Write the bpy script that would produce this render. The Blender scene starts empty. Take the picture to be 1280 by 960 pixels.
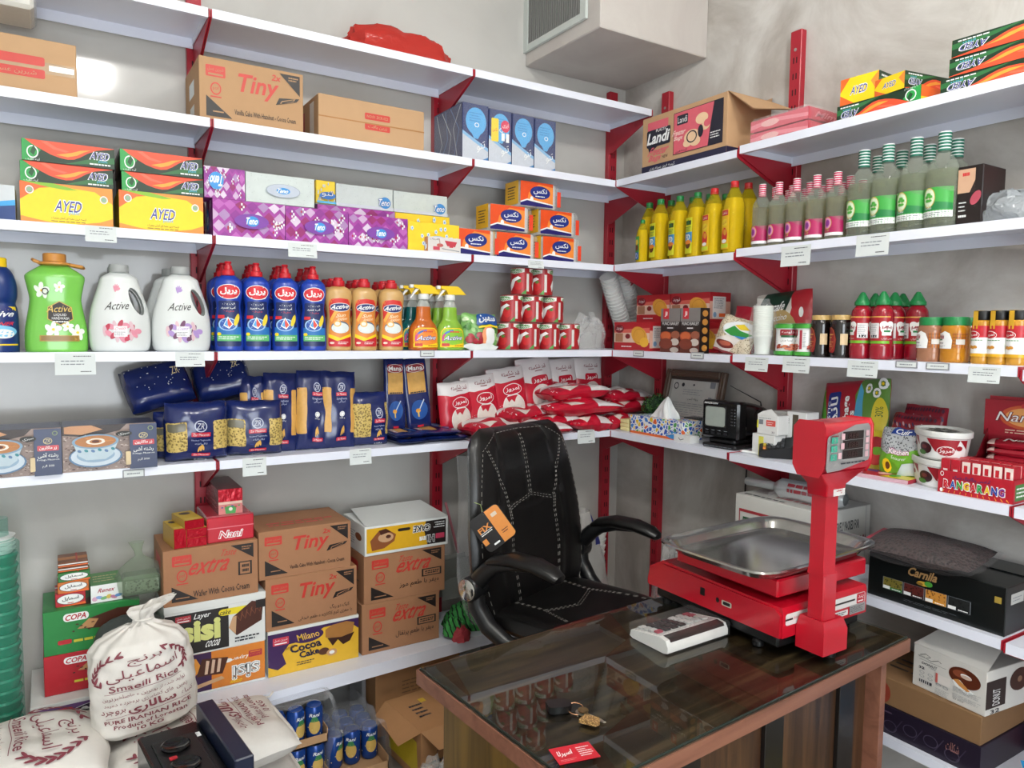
import bpy, math, random, re
from mathutils import Vector, Matrix, Euler, noise
from mathutils.geometry import tessellate_polygon
random.seed(7)
PI = math.pi
COL = bpy.context.scene.collection
# ------------------------------------------------------------------ camera model (measured from the photograph)
FPX = 919.17
CAM = Vector((-2.39561, -2.80001, 1.52684))
_yaw, _pit, _rol = 0.56288, 0.07192, 0.01213
_fw = Vector((math.sin(_yaw)*math.cos(_pit), math.cos(_yaw)*math.cos(_pit), -math.sin(_pit)))
_r0 = Vector((math.cos(_yaw), -math.sin(_yaw), 0)); _u0 = _r0.cross(_fw)
_rr = _r0*math.cos(_rol)+_u0*math.sin(_rol); _uu = _u0*math.cos(_rol)-_r0*math.sin(_rol)
def ray(u, v): return _fw+_rr*((u-640)/FPX)+_uu*((480-v)/FPX)
def hit(u, v, ax, val):
    d = ray(u, v); return CAM+d*((val-CAM[ax])/d[ax])
def xL(u, y, z):      # world x of the point at depth y, height z that stands in picture column u
    k = (u-640)/FPX; d0 = Vector((0, y, z))-Vector((CAM.x, CAM.y, CAM.z)); 
    # (d0+x e).rr = k (d0+x e).fw
    return (k*d0.dot(_fw)-d0.dot(_rr))/(_rr.x-k*_fw.x)
def yR(u, x, z):
    k = (u-640)/FPX; d0 = Vector((x, 0, z))-CAM
    return (k*d0.dot(_fw)-d0.dot(_rr))/(_rr.y-k*_fw.y)
# ------------------------------------------------------------------ materials
_mats = {}
def lin(h):
    h = h.lstrip('#'); o = []
    for i in (0, 2, 4):
        c = int(h[i:i+2], 16)/255; o.append(c/12.92 if c <= .04045 else ((c+.055)/1.055)**2.4)
    return (o[0], o[1], o[2], 1)
def _new(name):
    m = bpy.data.materials.new(name); m.use_nodes = True; nt = m.node_tree
    return m, nt, nt.nodes['Principled BSDF'], nt.nodes['Material Output']
def mat(hexc, rough=.45, metal=0., var=.06, scale=60., bump=0., spec=.5, coat=0.):
    """printed card, paint, plastic: base colour with a little procedural variation"""
    key = (hexc, rough, metal, var, scale, bump, spec, coat)
    if key in _mats: return _mats[key]
    m, nt, b, out = _new('surface_%s_%d' % (hexc.lstrip('#'), len(_mats)))
    c = lin(hexc); b.inputs['Roughness'].default_value = rough; b.inputs['Metallic'].default_value = metal
    b.inputs['Specular IOR Level'].default_value = spec; b.inputs['Coat Weight'].default_value = coat
    b.inputs['Coat Roughness'].default_value = .12
    b.inputs['Base Color'].default_value = c
    if var > 0 or bump > 0:
        tc = nt.nodes.new('ShaderNodeTexCoord'); n = nt.nodes.new('ShaderNodeTexNoise')
        n.inputs['Scale'].default_value = scale; n.inputs['Detail'].default_value = 3
        nt.links.new(tc.outputs['Object'], n.inputs['Vector'])
        if var > 0:
            mx = nt.nodes.new('ShaderNodeMix'); mx.data_type = 'RGBA'
            mx.inputs['A'].default_value = tuple(x*(1-var) for x in c[:3])+(1,)
            mx.inputs['B'].default_value = tuple(min(1, x*(1+var)) for x in c[:3])+(1,)
            nt.links.new(n.outputs['Fac'], mx.inputs['Factor']); nt.links.new(mx.outputs['Result'], b.inputs['Base Color'])
        if bump > 0:
            bp = nt.nodes.new('ShaderNodeBump'); bp.inputs['Strength'].default_value = bump; bp.inputs['Distance'].default_value = .004
            nt.links.new(n.outputs['Fac'], bp.inputs['Height']); nt.links.new(bp.outputs['Normal'], b.inputs['Normal'])
    _mats[key] = m
    return m
def speckle(base, spots, scale=90., thr=.5, rough=.5, bump=0., kind='VORONOI', spot2=None):
    """two- or three-colour cell pattern: pasta, beans, seeds, mosaic print, sprigged print"""
    key = ('speckle', base, spots, scale, thr, rough, bump, kind, spot2)
    if key in _mats: return _mats[key]
    m, nt, b, out = _new('speckle_%s_%d' % (base.lstrip('#'), len(_mats)))
    b.inputs['Roughness'].default_value = rough
    tc = nt.nodes.new('ShaderNodeTexCoord')
    if kind == 'VORONOI':
        v = nt.nodes.new('ShaderNodeTexVoronoi'); v.inputs['Scale'].default_value = scale
        nt.links.new(tc.outputs['Object'], v.inputs['Vector']); src = v.outputs['Distance']; rnd = v.outputs['Color']
    else:
        v = nt.nodes.new('ShaderNodeTexNoise'); v.inputs['Scale'].default_value = scale; v.inputs['Detail'].default_value = 4
        nt.links.new(tc.outputs['Object'], v.inputs['Vector']); src = v.outputs['Fac']; rnd = v.outputs['Color']
    cr = nt.nodes.new('ShaderNodeValToRGB'); cr.color_ramp.interpolation = 'LINEAR'
    cr.color_ramp.elements[0].position = max(0, thr-.06); cr.color_ramp.elements[0].color = lin(spots)
    cr.color_ramp.elements[1].position = min(1, thr+.06); cr.color_ramp.elements[1].color = lin(base)
    nt.links.new(src, cr.inputs['Fac']); col = cr.outputs['Color']
    if spot2:
        sp = nt.nodes.new('ShaderNodeSeparateColor'); nt.links.new(rnd, sp.inputs['Color'])
        mx = nt.nodes.new('ShaderNodeMix'); mx.data_type = 'RGBA'; th = nt.nodes.new('ShaderNodeMath'); th.operation = 'GREATER_THAN'
        th.inputs[1].default_value = .55; nt.links.new(sp.outputs[0], th.inputs[0]); nt.links.new(th.outputs[0], mx.inputs['Factor'])
        nt.links.new(col, mx.inputs['A']); mx.inputs['B'].default_value = lin(spot2); col = mx.outputs['Result']
    nt.links.new(col, b.inputs['Base Color'])
    if bump > 0:
        bp = nt.nodes.new('ShaderNodeBump'); bp.inputs['Strength'].default_value = bump; bp.inputs['Distance'].default_value = .004
        nt.links.new(src, bp.inputs['Height']); nt.links.new(bp.outputs['Normal'], b.inputs['Normal'])
    _mats[key] = m
    return m
def clear(hexc='#ffffff', alpha=.16, rough=.08, tint=None, bump=.0, scale=40., edge=.28):
    """thin clear film or tinted liquid: part transparent, part glossy surface"""
    key = ('clear', hexc, alpha, rough, tint, bump, scale, edge)
    if key in _mats: return _mats[key]
    m, nt, b, out = _new('clear_%s_%d' % (hexc.lstrip('#'), len(_mats)))
    b.inputs['Base Color'].default_value = lin(hexc); b.inputs['Roughness'].default_value = rough
    tr = nt.nodes.new('ShaderNodeBsdfTransparent'); tr.inputs['Color'].default_value = lin(tint or '#ffffff')
    mx = nt.nodes.new('ShaderNodeMixShader')
    lw = nt.nodes.new('ShaderNodeLayerWeight'); lw.inputs['Blend'].default_value = .25
    mr = nt.nodes.new('ShaderNodeMapRange'); mr.inputs['To Min'].default_value = alpha; mr.inputs['To Max'].default_value = min(1, alpha+edge)
    nt.links.new(lw.outputs['Facing'], mr.inputs['Value']); nt.links.new(mr.outputs['Result'], mx.inputs['Fac'])
    nt.links.new(tr.outputs[0], mx.inputs[1]); nt.links.new(b.outputs[0], mx.inputs[2]); nt.links.new(mx.outputs[0], out.inputs['Surface'])
    if bump > 0:
        tc = nt.nodes.new('ShaderNodeTexCoord'); n = nt.nodes.new('ShaderNodeTexNoise'); n.inputs['Scale'].default_value = scale
        n.inputs['Distortion'].default_value = 1.2
        nt.links.new(tc.outputs['Object'], n.inputs['Vector'])
        bp = nt.nodes.new('ShaderNodeBump'); bp.inputs['Strength'].default_value = bump; bp.inputs['Distance'].default_value = .01
        nt.links.new(n.outputs['Fac'], bp.inputs['Height']); nt.links.new(bp.outputs['Normal'], b.inputs['Normal']); nt.links.new(bp.outputs['Normal'], lw.inputs['Normal'])
    _mats[key] = m
    return m
def foil(hexc, rough=.22, bump=.6, scale=35., metal=.0):
    return mat(hexc, rough, metal, .08, scale, bump, .6)
def wall_mat(name, a, b_, rough, bump, scale, gloss=.5, detail=5):
    m, nt, b, out = _new(name)
    tc = nt.nodes.new('ShaderNodeTexCoord'); n = nt.nodes.new('ShaderNodeTexNoise'); n.inputs['Scale'].default_value = scale
    n.inputs['Detail'].default_value = detail; n.inputs['Roughness'].default_value = .6; n.inputs['Distortion'].default_value = .6
    nt.links.new(tc.outputs['Object'], n.inputs['Vector'])
    cr = nt.nodes.new('ShaderNodeValToRGB'); cr.color_ramp.elements[0].position = .38; cr.color_ramp.elements[1].position = .62
    cr.color_ramp.elements[0].color = lin(a); cr.color_ramp.elements[1].color = lin(b_)
    nt.links.new(n.outputs['Fac'], cr.inputs['Fac']); nt.links.new(cr.outputs['Color'], b.inputs['Base Color'])
    n2 = nt.nodes.new('ShaderNodeTexNoise'); n2.inputs['Scale'].default_value = scale*9; n2.inputs['Detail'].default_value = 6
    nt.links.new(tc.outputs['Object'], n2.inputs['Vector'])
    ad = nt.nodes.new('ShaderNodeMath'); ad.operation = 'ADD'; nt.links.new(n.outputs['Fac'], ad.inputs[0]); nt.links.new(n2.outputs['Fac'], ad.inputs[1])
    bp = nt.nodes.new('ShaderNodeBump'); bp.inputs['Strength'].default_value = bump; bp.inputs['Distance'].default_value = .006
    nt.links.new(ad.outputs[0], bp.inputs['Height']); nt.links.new(bp.outputs['Normal'], b.inputs['Normal'])
    b.inputs['Roughness'].default_value = rough; b.inputs['Specular IOR Level'].default_value = gloss
    return m
def wood_mat(name, a, b_, c_, rough=.35, scale=1.0, axis=0, coat=0):
    m, nt, b, out = _new(name)
    tc = nt.nodes.new('ShaderNodeTexCoord'); mp = nt.nodes.new('ShaderNodeMapping')
    s = [14*scale]*3; s[axis] = .9*scale; mp.inputs['Scale'].default_value = s
    nt.links.new(tc.outputs['Object'], mp.inputs['Vector'])
    n = nt.nodes.new('ShaderNodeTexNoise'); n.inputs['Scale'].default_value = 1.6; n.inputs['Detail'].default_value = 8; n.inputs['Roughness'].default_value = .62; n.inputs['Distortion'].default_value = 1.1
    nt.links.new(mp.outputs[0], n.inputs['Vector'])
    cr = nt.nodes.new('ShaderNodeValToRGB'); e = cr.color_ramp.elements
    e[0].position = .32; e[0].color = lin(a); e[1].position = .7; e[1].color = lin(c_); x = e.new(.5); x.color = lin(b_)
    nt.links.new(n.outputs['Fac'], cr.inputs['Fac']); nt.links.new(cr.outputs['Color'], b.inputs['Base Color'])
    b.inputs['Roughness'].default_value = rough; b.inputs['Coat Weight'].default_value = coat; b.inputs['Coat Roughness'].default_value = .03
    return m
# ------------------------------------------------------------------ mesh building
class MB:
    def __init__(s): s.v = []; s.f = []; s.m = []; s.mats = []
    def mi(s, m):
        if m not in s.mats: s.mats.append(m)
        return s.mats.index(m)
    def add(s, vs, fs, m, T=None):
        o = len(s.v); k = s.mi(m)
        for p in vs:
            p = Vector(p); s.v.append(T @ p if T is not None else p)
        for f in fs: s.f.append([i+o for i in f]); s.m.append(k)
        return s
    def box(s, x0, x1, y0, y1, z0, z1, m, c=0., T=None):
        if c <= 0:
            vs = [(x, y, z) for x in (x0, x1) for y in (y0, y1) for z in (z0, z1)]
            fs = [(0, 1, 3, 2), (4, 6, 7, 5), (0, 4, 5, 1), (2, 3, 7, 6), (0, 2, 6, 4), (1, 5, 7, 3)]
            return s.add(vs, fs, m, T)
        X, Y, Z = (x0, x1), (y0, y1), (z0, z1); vs = []; ix = {}
        for i in (0, 1):
            for j in (0, 1):
                for k in (0, 1):
                    a, b, d = X[i]+(c if i == 0 else -c), Y[j]+(c if j == 0 else -c), Z[k]+(c if k == 0 else -c)
                    for ax, p in ((0, (X[i], b, d)), (1, (a, Y[j], d)), (2, (a, b, Z[k]))):
                        ix[(i, j, k, ax)] = len(vs); vs.append(p)
        fs = []
        for i in (0, 1):
            q = [ix[(i, j, k, 0)] for j, k in ((0, 0), (1, 0), (1, 1), (0, 1))]; fs.append(q if i else q[::-1])
            q = [ix[(j, i, k, 1)] for j, k in ((0, 0), (1, 0), (1, 1), (0, 1))]; fs.append(q[::-1] if i else q)
            q = [ix[(j, k, i, 2)] for j, k in ((0, 0), (1, 0), (1, 1), (0, 1))]; fs.append(q if i else q[::-1])
        for j in (0, 1):
            for k in (0, 1):
                fs.append([ix[(0, j, k, 1)], ix[(1, j, k, 1)], ix[(1, j, k, 2)], ix[(0, j, k, 2)]])
                fs.append([ix[(j, 0, k, 0)], ix[(j, 1, k, 0)], ix[(j, 1, k, 2)], ix[(j, 0, k, 2)]])
                fs.append([ix[(j, k, 0, 0)], ix[(j, k, 1, 0)], ix[(j, k, 1, 1)], ix[(j, k, 0, 1)]])
                for l in (0, 1): fs.append([ix[(j, k, l, 0)], ix[(j, k, l, 1)], ix[(j, k, l, 2)]])
        return s.add(vs, fs, m, T)
    def lathe(s, prof, m, seg=24, sx=1., sy=1., ex=2., cx=0., cy=0., T=None, cen=None, cap=True):
        """prof [(r,z)..] bottom to top; superellipse cross-section; cen(z)->(dx,dy)"""
        vs = []; fs = []; n = len(prof)
        for r, z in prof:
            dx, dy = cen(z) if cen else (0, 0)
            for k in range(seg):
                a = 2*PI*k/seg; ca, sa = math.cos(a), math.sin(a)
                if ex != 2: 
                    q = (abs(ca)**ex+abs(sa)**ex)**(-1/ex); ca *= q; sa *= q
                vs.append((cx+dx+r*sx*ca, cy+dy+r*sy*sa, z))
        for i in range(n-1):
            for k in range(seg):
                l = (k+1) % seg; fs.append((i*seg+k, i*seg+l, (i+1)*seg+l, (i+1)*seg+k))
        if cap:
            if prof[0][0] > 1e-5: fs.append(tuple(range(seg))[::-1])
            if prof[-1][0] > 1e-5: fs.append(tuple((n-1)*seg+k for k in range(seg)))
        return s.add(vs, fs, m, T)
    def tube(s, pts, r, m, seg=8, closed=False, T=None, flat=1.):
        P = [Vector(p) for p in pts]; n = len(P); R = r if isinstance(r, (list, tuple)) else [r]*n
        vs = []; up = None
        for i in range(n):
            t = (P[(i+1) % n]-P[i-1]) if closed else (P[min(i+1, n-1)]-P[max(i-1, 0)])
            t.normalize()
            if up is None: up = Vector((0, 0, 1)) if abs(t.z) < .9 else Vector((1, 0, 0))
            a = t.cross(up).normalized(); up = a.cross(t).normalized()
            for k in range(seg):
                w = 2*PI*k/seg; vs.append(P[i]+a*(R[i]*math.cos(w))+up*(R[i]*flat*math.sin(w)))
        fs = []
        for i in range(n if closed else n-1):
            j = (i+1) % n
            for k in range(seg):
                l = (k+1) % seg; fs.append((i*seg+k, i*seg+l, j*seg+l, j*seg+k))
        if not closed: fs += [tuple(range(seg))[::-1], tuple((n-1)*seg+k for k in range(seg))]
        return s.add(vs, fs, m, T)
    def prism(s, poly, d0, d1, m, ax='y', T=None):
        """extrude a 2-D outline; ax 'y': poly=(x,z); 'x': poly=(y,z); 'z': poly=(x,y)"""
        mk = {'y': lambda p, d: (p[0], d, p[1]), 'x': lambda p, d: (d, p[0], p[1]), 'z': lambda p, d: (p[0], p[1], d)}[ax]
        n = len(poly); vs = [mk(p, d0) for p in poly]+[mk(p, d1) for p in poly]
        fs = [tuple(range(n)), tuple(range(2*n-1, n-1, -1))]+[(i, (i+1) % n+0, (i+1) % n+n, i+n) for i in range(n)]
        return s.add(vs, fs, m, T)
    def grid(s, fn, nu, nv, m, T=None, closeu=False):
        vs = [fn(i/(nu-(0 if closeu else 1)), j/(nv-1)) for j in range(nv) for i in range(nu)]
        fs = [(j*nu+i, j*nu+(i+1) % nu, (j+1)*nu+(i+1) % nu, (j+1)*nu+i) for j in range(nv-1) for i in range(nu if closeu else nu-1)]
        return s.add(vs, fs, m, T)
    def build(s, name, parent=None, loc=None, rot=None, sharp=38, fixn=True):
        me = bpy.data.meshes.new(name)
        me.from_pydata([tuple(p) for p in s.v], [], s.f)
        for m in s.mats: me.materials.append(m)
        me.polygons.foreach_set('material_index', s.m)
        me.polygons.foreach_set('use_smooth', [True]*len(s.f))
        me.update()
        me.set_sharp_from_angle(angle=math.radians(sharp))
        o = bpy.data.objects.new(name, me); COL.objects.link(o)
        if parent is not None: o.parent = parent
        if loc is not None: o.location = loc
        if rot is not None: o.rotation_euler = rot
        return o
def tag(o, label=None, cat=None, group=None, kind=None):
    if label: o['label'] = label
    if cat: o['category'] = cat
    if group: o['group'] = group
    if kind: o['kind'] = kind
    return o
def thing(name, label, cat, loc=(0, 0, 0), rot=(0, 0, 0), group=None):
    o = bpy.data.objects.new(name, None); COL.objects.link(o); o.location = loc; o.rotation_euler = rot
    o.empty_display_size = .05
    return tag(o, label, cat, group)
def one(mb, name, label, cat, loc=(0, 0, 0), rot=(0, 0, 0), group=None, sharp=38):
    return tag(mb.build(name, None, loc, rot, sharp), label, cat, group)
def struct(mb, name, loc=None): return tag(mb.build(name, None, loc), kind='structure')
KIDS = {}
def dup(o, loc=None, rot=None, label=None, group=None, parent=None):
    c = o.copy(); COL.objects.link(c)
    if parent is not None: c.parent = parent
    if loc is not None: c.location = loc
    if rot is not None: c.rotation_euler = rot
    if label: c['label'] = label
    if group: c['group'] = group
    for ch in [k for k in o.children]: dup(ch, parent=c)
    return c
def modded(mb, mods, name='tmp'):
    """mesh of mb after modifiers [(type, {attr: value})]; returns a new mesh datablock"""
    o = mb.build(name); 
    for t, kw in mods:
        md = o.modifiers.new(t, t)
        for k, v in kw.items(): setattr(md, k, v)
    dg = bpy.context.evaluated_depsgraph_get()
    me = bpy.data.meshes.new_from_object(o.evaluated_get(dg)); old = o.data
    bpy.data.objects.remove(o); bpy.data.meshes.remove(old)
    return me
def link_mesh(me, name, parent=None, loc=None, rot=None, sharp=60):
    me.name = name
    me.polygons.foreach_set('use_smooth', [True]*len(me.polygons)); me.set_sharp_from_angle(angle=math.radians(sharp))
    o = bpy.data.objects.new(name, me); COL.objects.link(o)
    if parent is not None: o.parent = parent
    if loc is not None: o.location = loc
    if rot is not None: o.rotation_euler = rot
    return o
# ------------------------------------------------------------------ lettering
_AR = {  # isolated, final, initial, medial presentation forms
 'ا': 'FE8D FE8E', 'آ': 'FE81 FE82', 'ب': 'FE8F FE90 FE91 FE92', 'پ': 'FB56 FB57 FB58 FB59', 'ت': 'FE95 FE96 FE97 FE98',
 'ث': 'FE99 FE9A FE9B FE9C', 'ج': 'FE9D FE9E FE9F FEA0', 'چ': 'FB7A FB7B FB7C FB7D', 'ح': 'FEA1 FEA2 FEA3 FEA4', 'خ': 'FEA5 FEA6 FEA7 FEA8',
 'د': 'FEA9 FEAA', 'ذ': 'FEAB FEAC', 'ر': 'FEAD FEAE', 'ز': 'FEAF FEB0', 'ژ': 'FB8A FB8B', 'س': 'FEB1 FEB2 FEB3 FEB4', 'ش': 'FEB5 FEB6 FEB7 FEB8',
 'ص': 'FEB9 FEBA FEBB FEBC', 'ض': 'FEBD FEBE FEBF FEC0', 'ط': 'FEC1 FEC2 FEC3 FEC4', 'ظ': 'FEC5 FEC6 FEC7 FEC8', 'ع': 'FEC9 FECA FECB FECC',
 'غ': 'FECD FECE FECF FED0', 'ف': 'FED1 FED2 FED3 FED4', 'ق': 'FED5 FED6 FED7 FED8', 'ک': 'FB8E FB8F FB90 FB91', 'گ': 'FB92 FB93 FB94 FB95',
 'ل': 'FEDD FEDE FEDF FEE0', 'م': 'FEE1 FEE2 FEE3 FEE4', 'ن': 'FEE5 FEE6 FEE7 FEE8', 'و': 'FEED FEEE', 'ه': 'FEE9 FEEA FEEB FEEC', 'ی': 'FBFC FBFD FBFE FBFF'}
_AR = {k: [chr(int(x, 16)) for x in v.split()] for k, v in _AR.items()}
def shape(t):
    if not any(c in _AR for c in t): return t
    out = []; n = len(t)
    for i, c in enumerate(t):
        if c not in _AR: out.append(c); continue
        f = _AR[c]; p = i > 0 and t[i-1] in _AR and len(_AR[t[i-1]]) == 4
        q = len(f) == 4 and i < n-1 and t[i+1] in _AR
        out.append(f[3] if p and q else f[2] if q else f[1] if p else c)
    return re.sub('[0-9]+', lambda k: k.group()[::-1], ''.join(out[::-1]))
_tx = {}
def text_mesh(t, bold=0.):
    """(verts in a unit box, faces, width/height ratio) of a lettering, triangulated"""
    key = (t, bold)
    if key in _tx: return _tx[key]
    cu = bpy.data.curves.new('lettering', 'FONT'); cu.body = shape(t); cu.resolution_u = 2 if len(t) < 14 else 1; cu.offset = bold; cu.align_x = 'CENTER'
    cu.fill_mode = 'FRONT' if hasattr(cu, 'fill_mode') and cu.dimensions == '2D' else cu.fill_mode
    o = bpy.data.objects.new('lettering', cu); me = o.to_mesh()
    vs = [(v.co.x, v.co.y) for v in me.vertices]; fs = [tuple(p.vertices) for p in me.polygons]
    o.to_mesh_clear(); bpy.data.objects.remove(o); bpy.data.curves.remove(cu)
    x0 = min(v[0] for v in vs); x1 = max(v[0] for v in vs); y0 = min(v[1] for v in vs); y1 = max(v[1] for v in vs)
    w, h = max(x1-x0, 1e-4), max(y1-y0, 1e-4)
    r = ([((x-x0)/w-.5, (y-y0)/h-.5) for x, y in vs], fs, w/h); _tx[key] = r
    return r
class Art:
    """flat print in unit coordinates (0..1 across, 0..1 up); later shapes lie over earlier ones"""
    def __init__(s): s.it = []
    def poly(s, pts, m, faces=None): s.it.append((list(pts), faces or [tuple(range(len(pts)))], m)); return s
    def rect(s, x, y, w, h, m): return s.poly([(x, y), (x+w, y), (x+w, y+h), (x, y+h)], m)
    def bg(s, m): return s.rect(0, 0, 1, 1, m)
    def ell(s, cx, cy, rx, ry, m, rot=0., n=22, a0=0., a1=2*PI):
        c, q = math.cos(rot), math.sin(rot); P = []
        for i in range(n):
            a = a0+(a1-a0)*i/(n if abs(a1-a0-2*PI) < 1e-3 else n-1); x, y = rx*math.cos(a), ry*math.sin(a); P.append((cx+x*c-y*q, cy+x*q+y*c))
        return s.poly(P, m)
    def ring(s, cx, cy, rx, ry, t, m, n=24, a0=0., a1=2*PI):
        P = []
        for i in range(n+1):
            a = a0+(a1-a0)*i/n; P.append((cx+rx*math.cos(a), cy+ry*math.sin(a))); P.append((cx+rx*(1-t)*math.cos(a), cy+ry*(1-t)*math.sin(a)))
        return s.poly(P, m, [(2*i, 2*i+2, 2*i+3, 2*i+1) for i in range(n)])
    def rrect(s, x, y, w, h, m, rx=.02, ry=.02, n=4):
        P = []
        for cx, cy, a in ((x+w-rx, y+h-ry, 0), (x+rx, y+h-ry, PI/2), (x+rx, y+ry, PI), (x+w-rx, y+ry, 1.5*PI)):
            for i in range(n+1): P.append((cx+rx*math.cos(a+PI/2*i/n), cy+ry*math.sin(a+PI/2*i/n)))
        return s.poly(P, m)
    def line(s, pts, t, m, ty=None):
        ty = ty or t; P = []; n = len(pts)
        for i in range(n):
            a = pts[max(i-1, 0)]; b = pts[min(i+1, n-1)]; dx, dy = (b[0]-a[0])/t, (b[1]-a[1])/ty; l = math.hypot(dx, dy) or 1
            P.append((pts[i][0]-dy/l*t/2, pts[i][1]+dx/l*ty/2)); P.append((pts[i][0]+dy/l*t/2, pts[i][1]-dx/l*ty/2))
        return s.poly(P, m, [(2*i, 2*i+1, 2*i+3, 2*i+2) for i in range(n-1)])
    def text(s, t, cx, cy, w, h, m, rot=0., slant=0., bold=.0, asp=1.):
        """lettering that fills the box w x h; asp = face width/height, used to rotate truly"""
        v, f, r = text_mesh(t, bold); c, q = math.cos(rot), math.sin(rot); P = []
        for x, y in v:
            X = (x*w+slant*y*w)*asp; Y = y*h; P.append((cx+(X*c-Y*q)/asp, cy+X*q+Y*c))
        return s.poly(P, m, f)
    def lines(s, x, y, w, h, n, m, k=.45, rag=.25, seed=1):
        """rows of small print too fine to read, drawn as broken strokes"""
        R = random.Random(seed); P = []; F = []
        for i in range(n):
            yy = y+h*(1-(i+.5)/n); e = x+w*(1-rag*R.random()); xx = x
            while xx < e-.002*w:
                l = min(w*(.05+.16*R.random()), e-xx); t = h/n*k; o = len(P)
                P += [(xx, yy-t/2), (xx+l, yy-t/2), (xx+l, yy+t/2), (xx, yy+t/2)]; F.append((o, o+1, o+2, o+3)); xx += l+w*.03
        return s.poly(P, m, F)
    def join(s, other, x, y, w, h, flip=False):
        for P, F, m in other.it:
            s.it.append(([(x+w*(1-a if flip else a), y+h*(1-b if flip else b)) for a, b in P], F, m))
        return s
    def flipped(s): return Art().join(s, 0, 0, 1, 1, True)
    def put(s, mb, fn, L=None, eps=.0005, step=.00012, T=None):
        """fn(u,v)->(point, normal); L = longest edge to keep (in unit coords) on a curved face"""
        for i, (P, F, m) in enumerate(s.it):
            if L:
                tri = []
                for f in F:
                    if len(f) == 3: tri.append([P[k] for k in f])
                    else:
                        pl = [Vector((P[k][0], P[k][1], 0)) for k in f]
                        for t in tessellate_polygon([pl]): tri.append([P[f[k]] for k in t])
                Q = []; G = []
                ix = {}
                def vid(p):
                    k = (round(p[0], 5), round(p[1], 5))
                    if k not in ix: ix[k] = len(Q); Q.append(p)
                    return ix[k]
                st = tri; guard = 0
                while st and guard < 60000:
                    guard += 1; t = st.pop(); e = [math.hypot(t[k][0]-t[(k+1) % 3][0], t[k][1]-t[(k+1) % 3][1]) for k in range(3)]
                    k = e.index(max(e))
                    if e[k] <= L: G.append(tuple(vid(p) for p in t))
                    else:
                        a, b, c = t[k], t[(k+1) % 3], t[(k+2) % 3]; h = ((a[0]+b[0])/2, (a[1]+b[1])/2); st.append([a, h, c]); st.append([h, b, c])
                G = [g for g in G if len(set(g)) == 3]
            else: Q, G = P, F
            vs = []
            for u, v in Q:
                p, n = fn(u, v); vs.append(p+n*(eps+step*i))
            mb.add(vs, G, m, T)
        return mb
def flat(o, ux, uy):
    o, ux, uy = Vector(o), Vector(ux), Vector(uy); n = ux.cross(uy).normalized()
    return lambda u, v: (o+ux*u+uy*v, n)
def face(w, d, h, side='front'):
    """print plane of a box w x d x h standing on the origin, front towards -Y"""
    return {'front': flat((-w/2, -d/2, 0), (w, 0, 0), (0, 0, h)), 'left': flat((-w/2, d/2, 0), (0, -d, 0), (0, 0, h)),
            'right': flat((w/2, -d/2, 0), (0, d, 0), (0, 0, h)), 'top': flat((-w/2, -d/2, h), (w, 0, 0), (0, d, 0)),
            'back': flat((w/2, d/2, 0), (-w, 0, 0), (0, 0, h))}[side]
def round_face(rad, z0, z1, span, sx=1., sy=1., ex=2., a0=0., cen=None):
    """print wrapped on a bottle: rad(z) radius; span in radians, centred on the front"""
    def fn(u, v):
        z = z0+(z1-z0)*v; a = (u-.5)*span+a0-PI/2; ca, sa = math.cos(a), math.sin(a)
        q = (abs(ca)**ex+abs(sa)**ex)**(-1/ex) if ex != 2 else 1; r = rad(z)
        dx, dy = cen(z) if cen else (0, 0)
        return Vector((dx+r*sx*ca*q, dy+r*sy*sa*q, z)), Vector((ca/sx, sa/sy, 0)).normalized()
    return fn
def interp(prof):
    P = sorted((z, r) for r, z in prof)
    def f(z):
        if z <= P[0][0]: return P[0][1]
        for (a, ra), (b, rb) in zip(P, P[1:]):
            if z <= b: return ra+(rb-ra)*(z-a)/max(b-a, 1e-6)
        return P[-1][1]
    return f
def smooth_prof(pts, n=5):
    """Catmull-Rom through (r,z) control points"""
    out = []; N = len(pts)
    for i in range(N-1):
        p0, p1, p2, p3 = pts[max(i-1, 0)], pts[i], pts[i+1], pts[min(i+2, N-1)]
        for k in range(n):
            t = k/n; out.append(tuple(.5*((2*p1[j])+(-p0[j]+p2[j])*t+(2*p0[j]-5*p1[j]+4*p2[j]-p3[j])*t*t+(-p0[j]+3*p1[j]-3*p2[j]+p3[j])*t**3) for j in (0, 1)))
    out.append(pts[-1])
    return [(max(r, 0), z) for r, z in out]
def boxed(name, label, cat, w, d, h, base, arts=None, loc=(0, 0, 0), rot=(0, 0, 0), group=None, c=.0015, extra=None):
    """one carton or packet: chamfered box with its print in the same mesh"""
    mb = MB(); mb.box(-w/2, w/2, -d/2, d/2, 0, h, base, min(c, h*.2, w*.2))
    for s, a in (arts or {}).items(): a.put(mb, face(w, d, h, s))
    if extra: extra(mb)
    return one(mb, name, label, cat, loc, rot, group)
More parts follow.
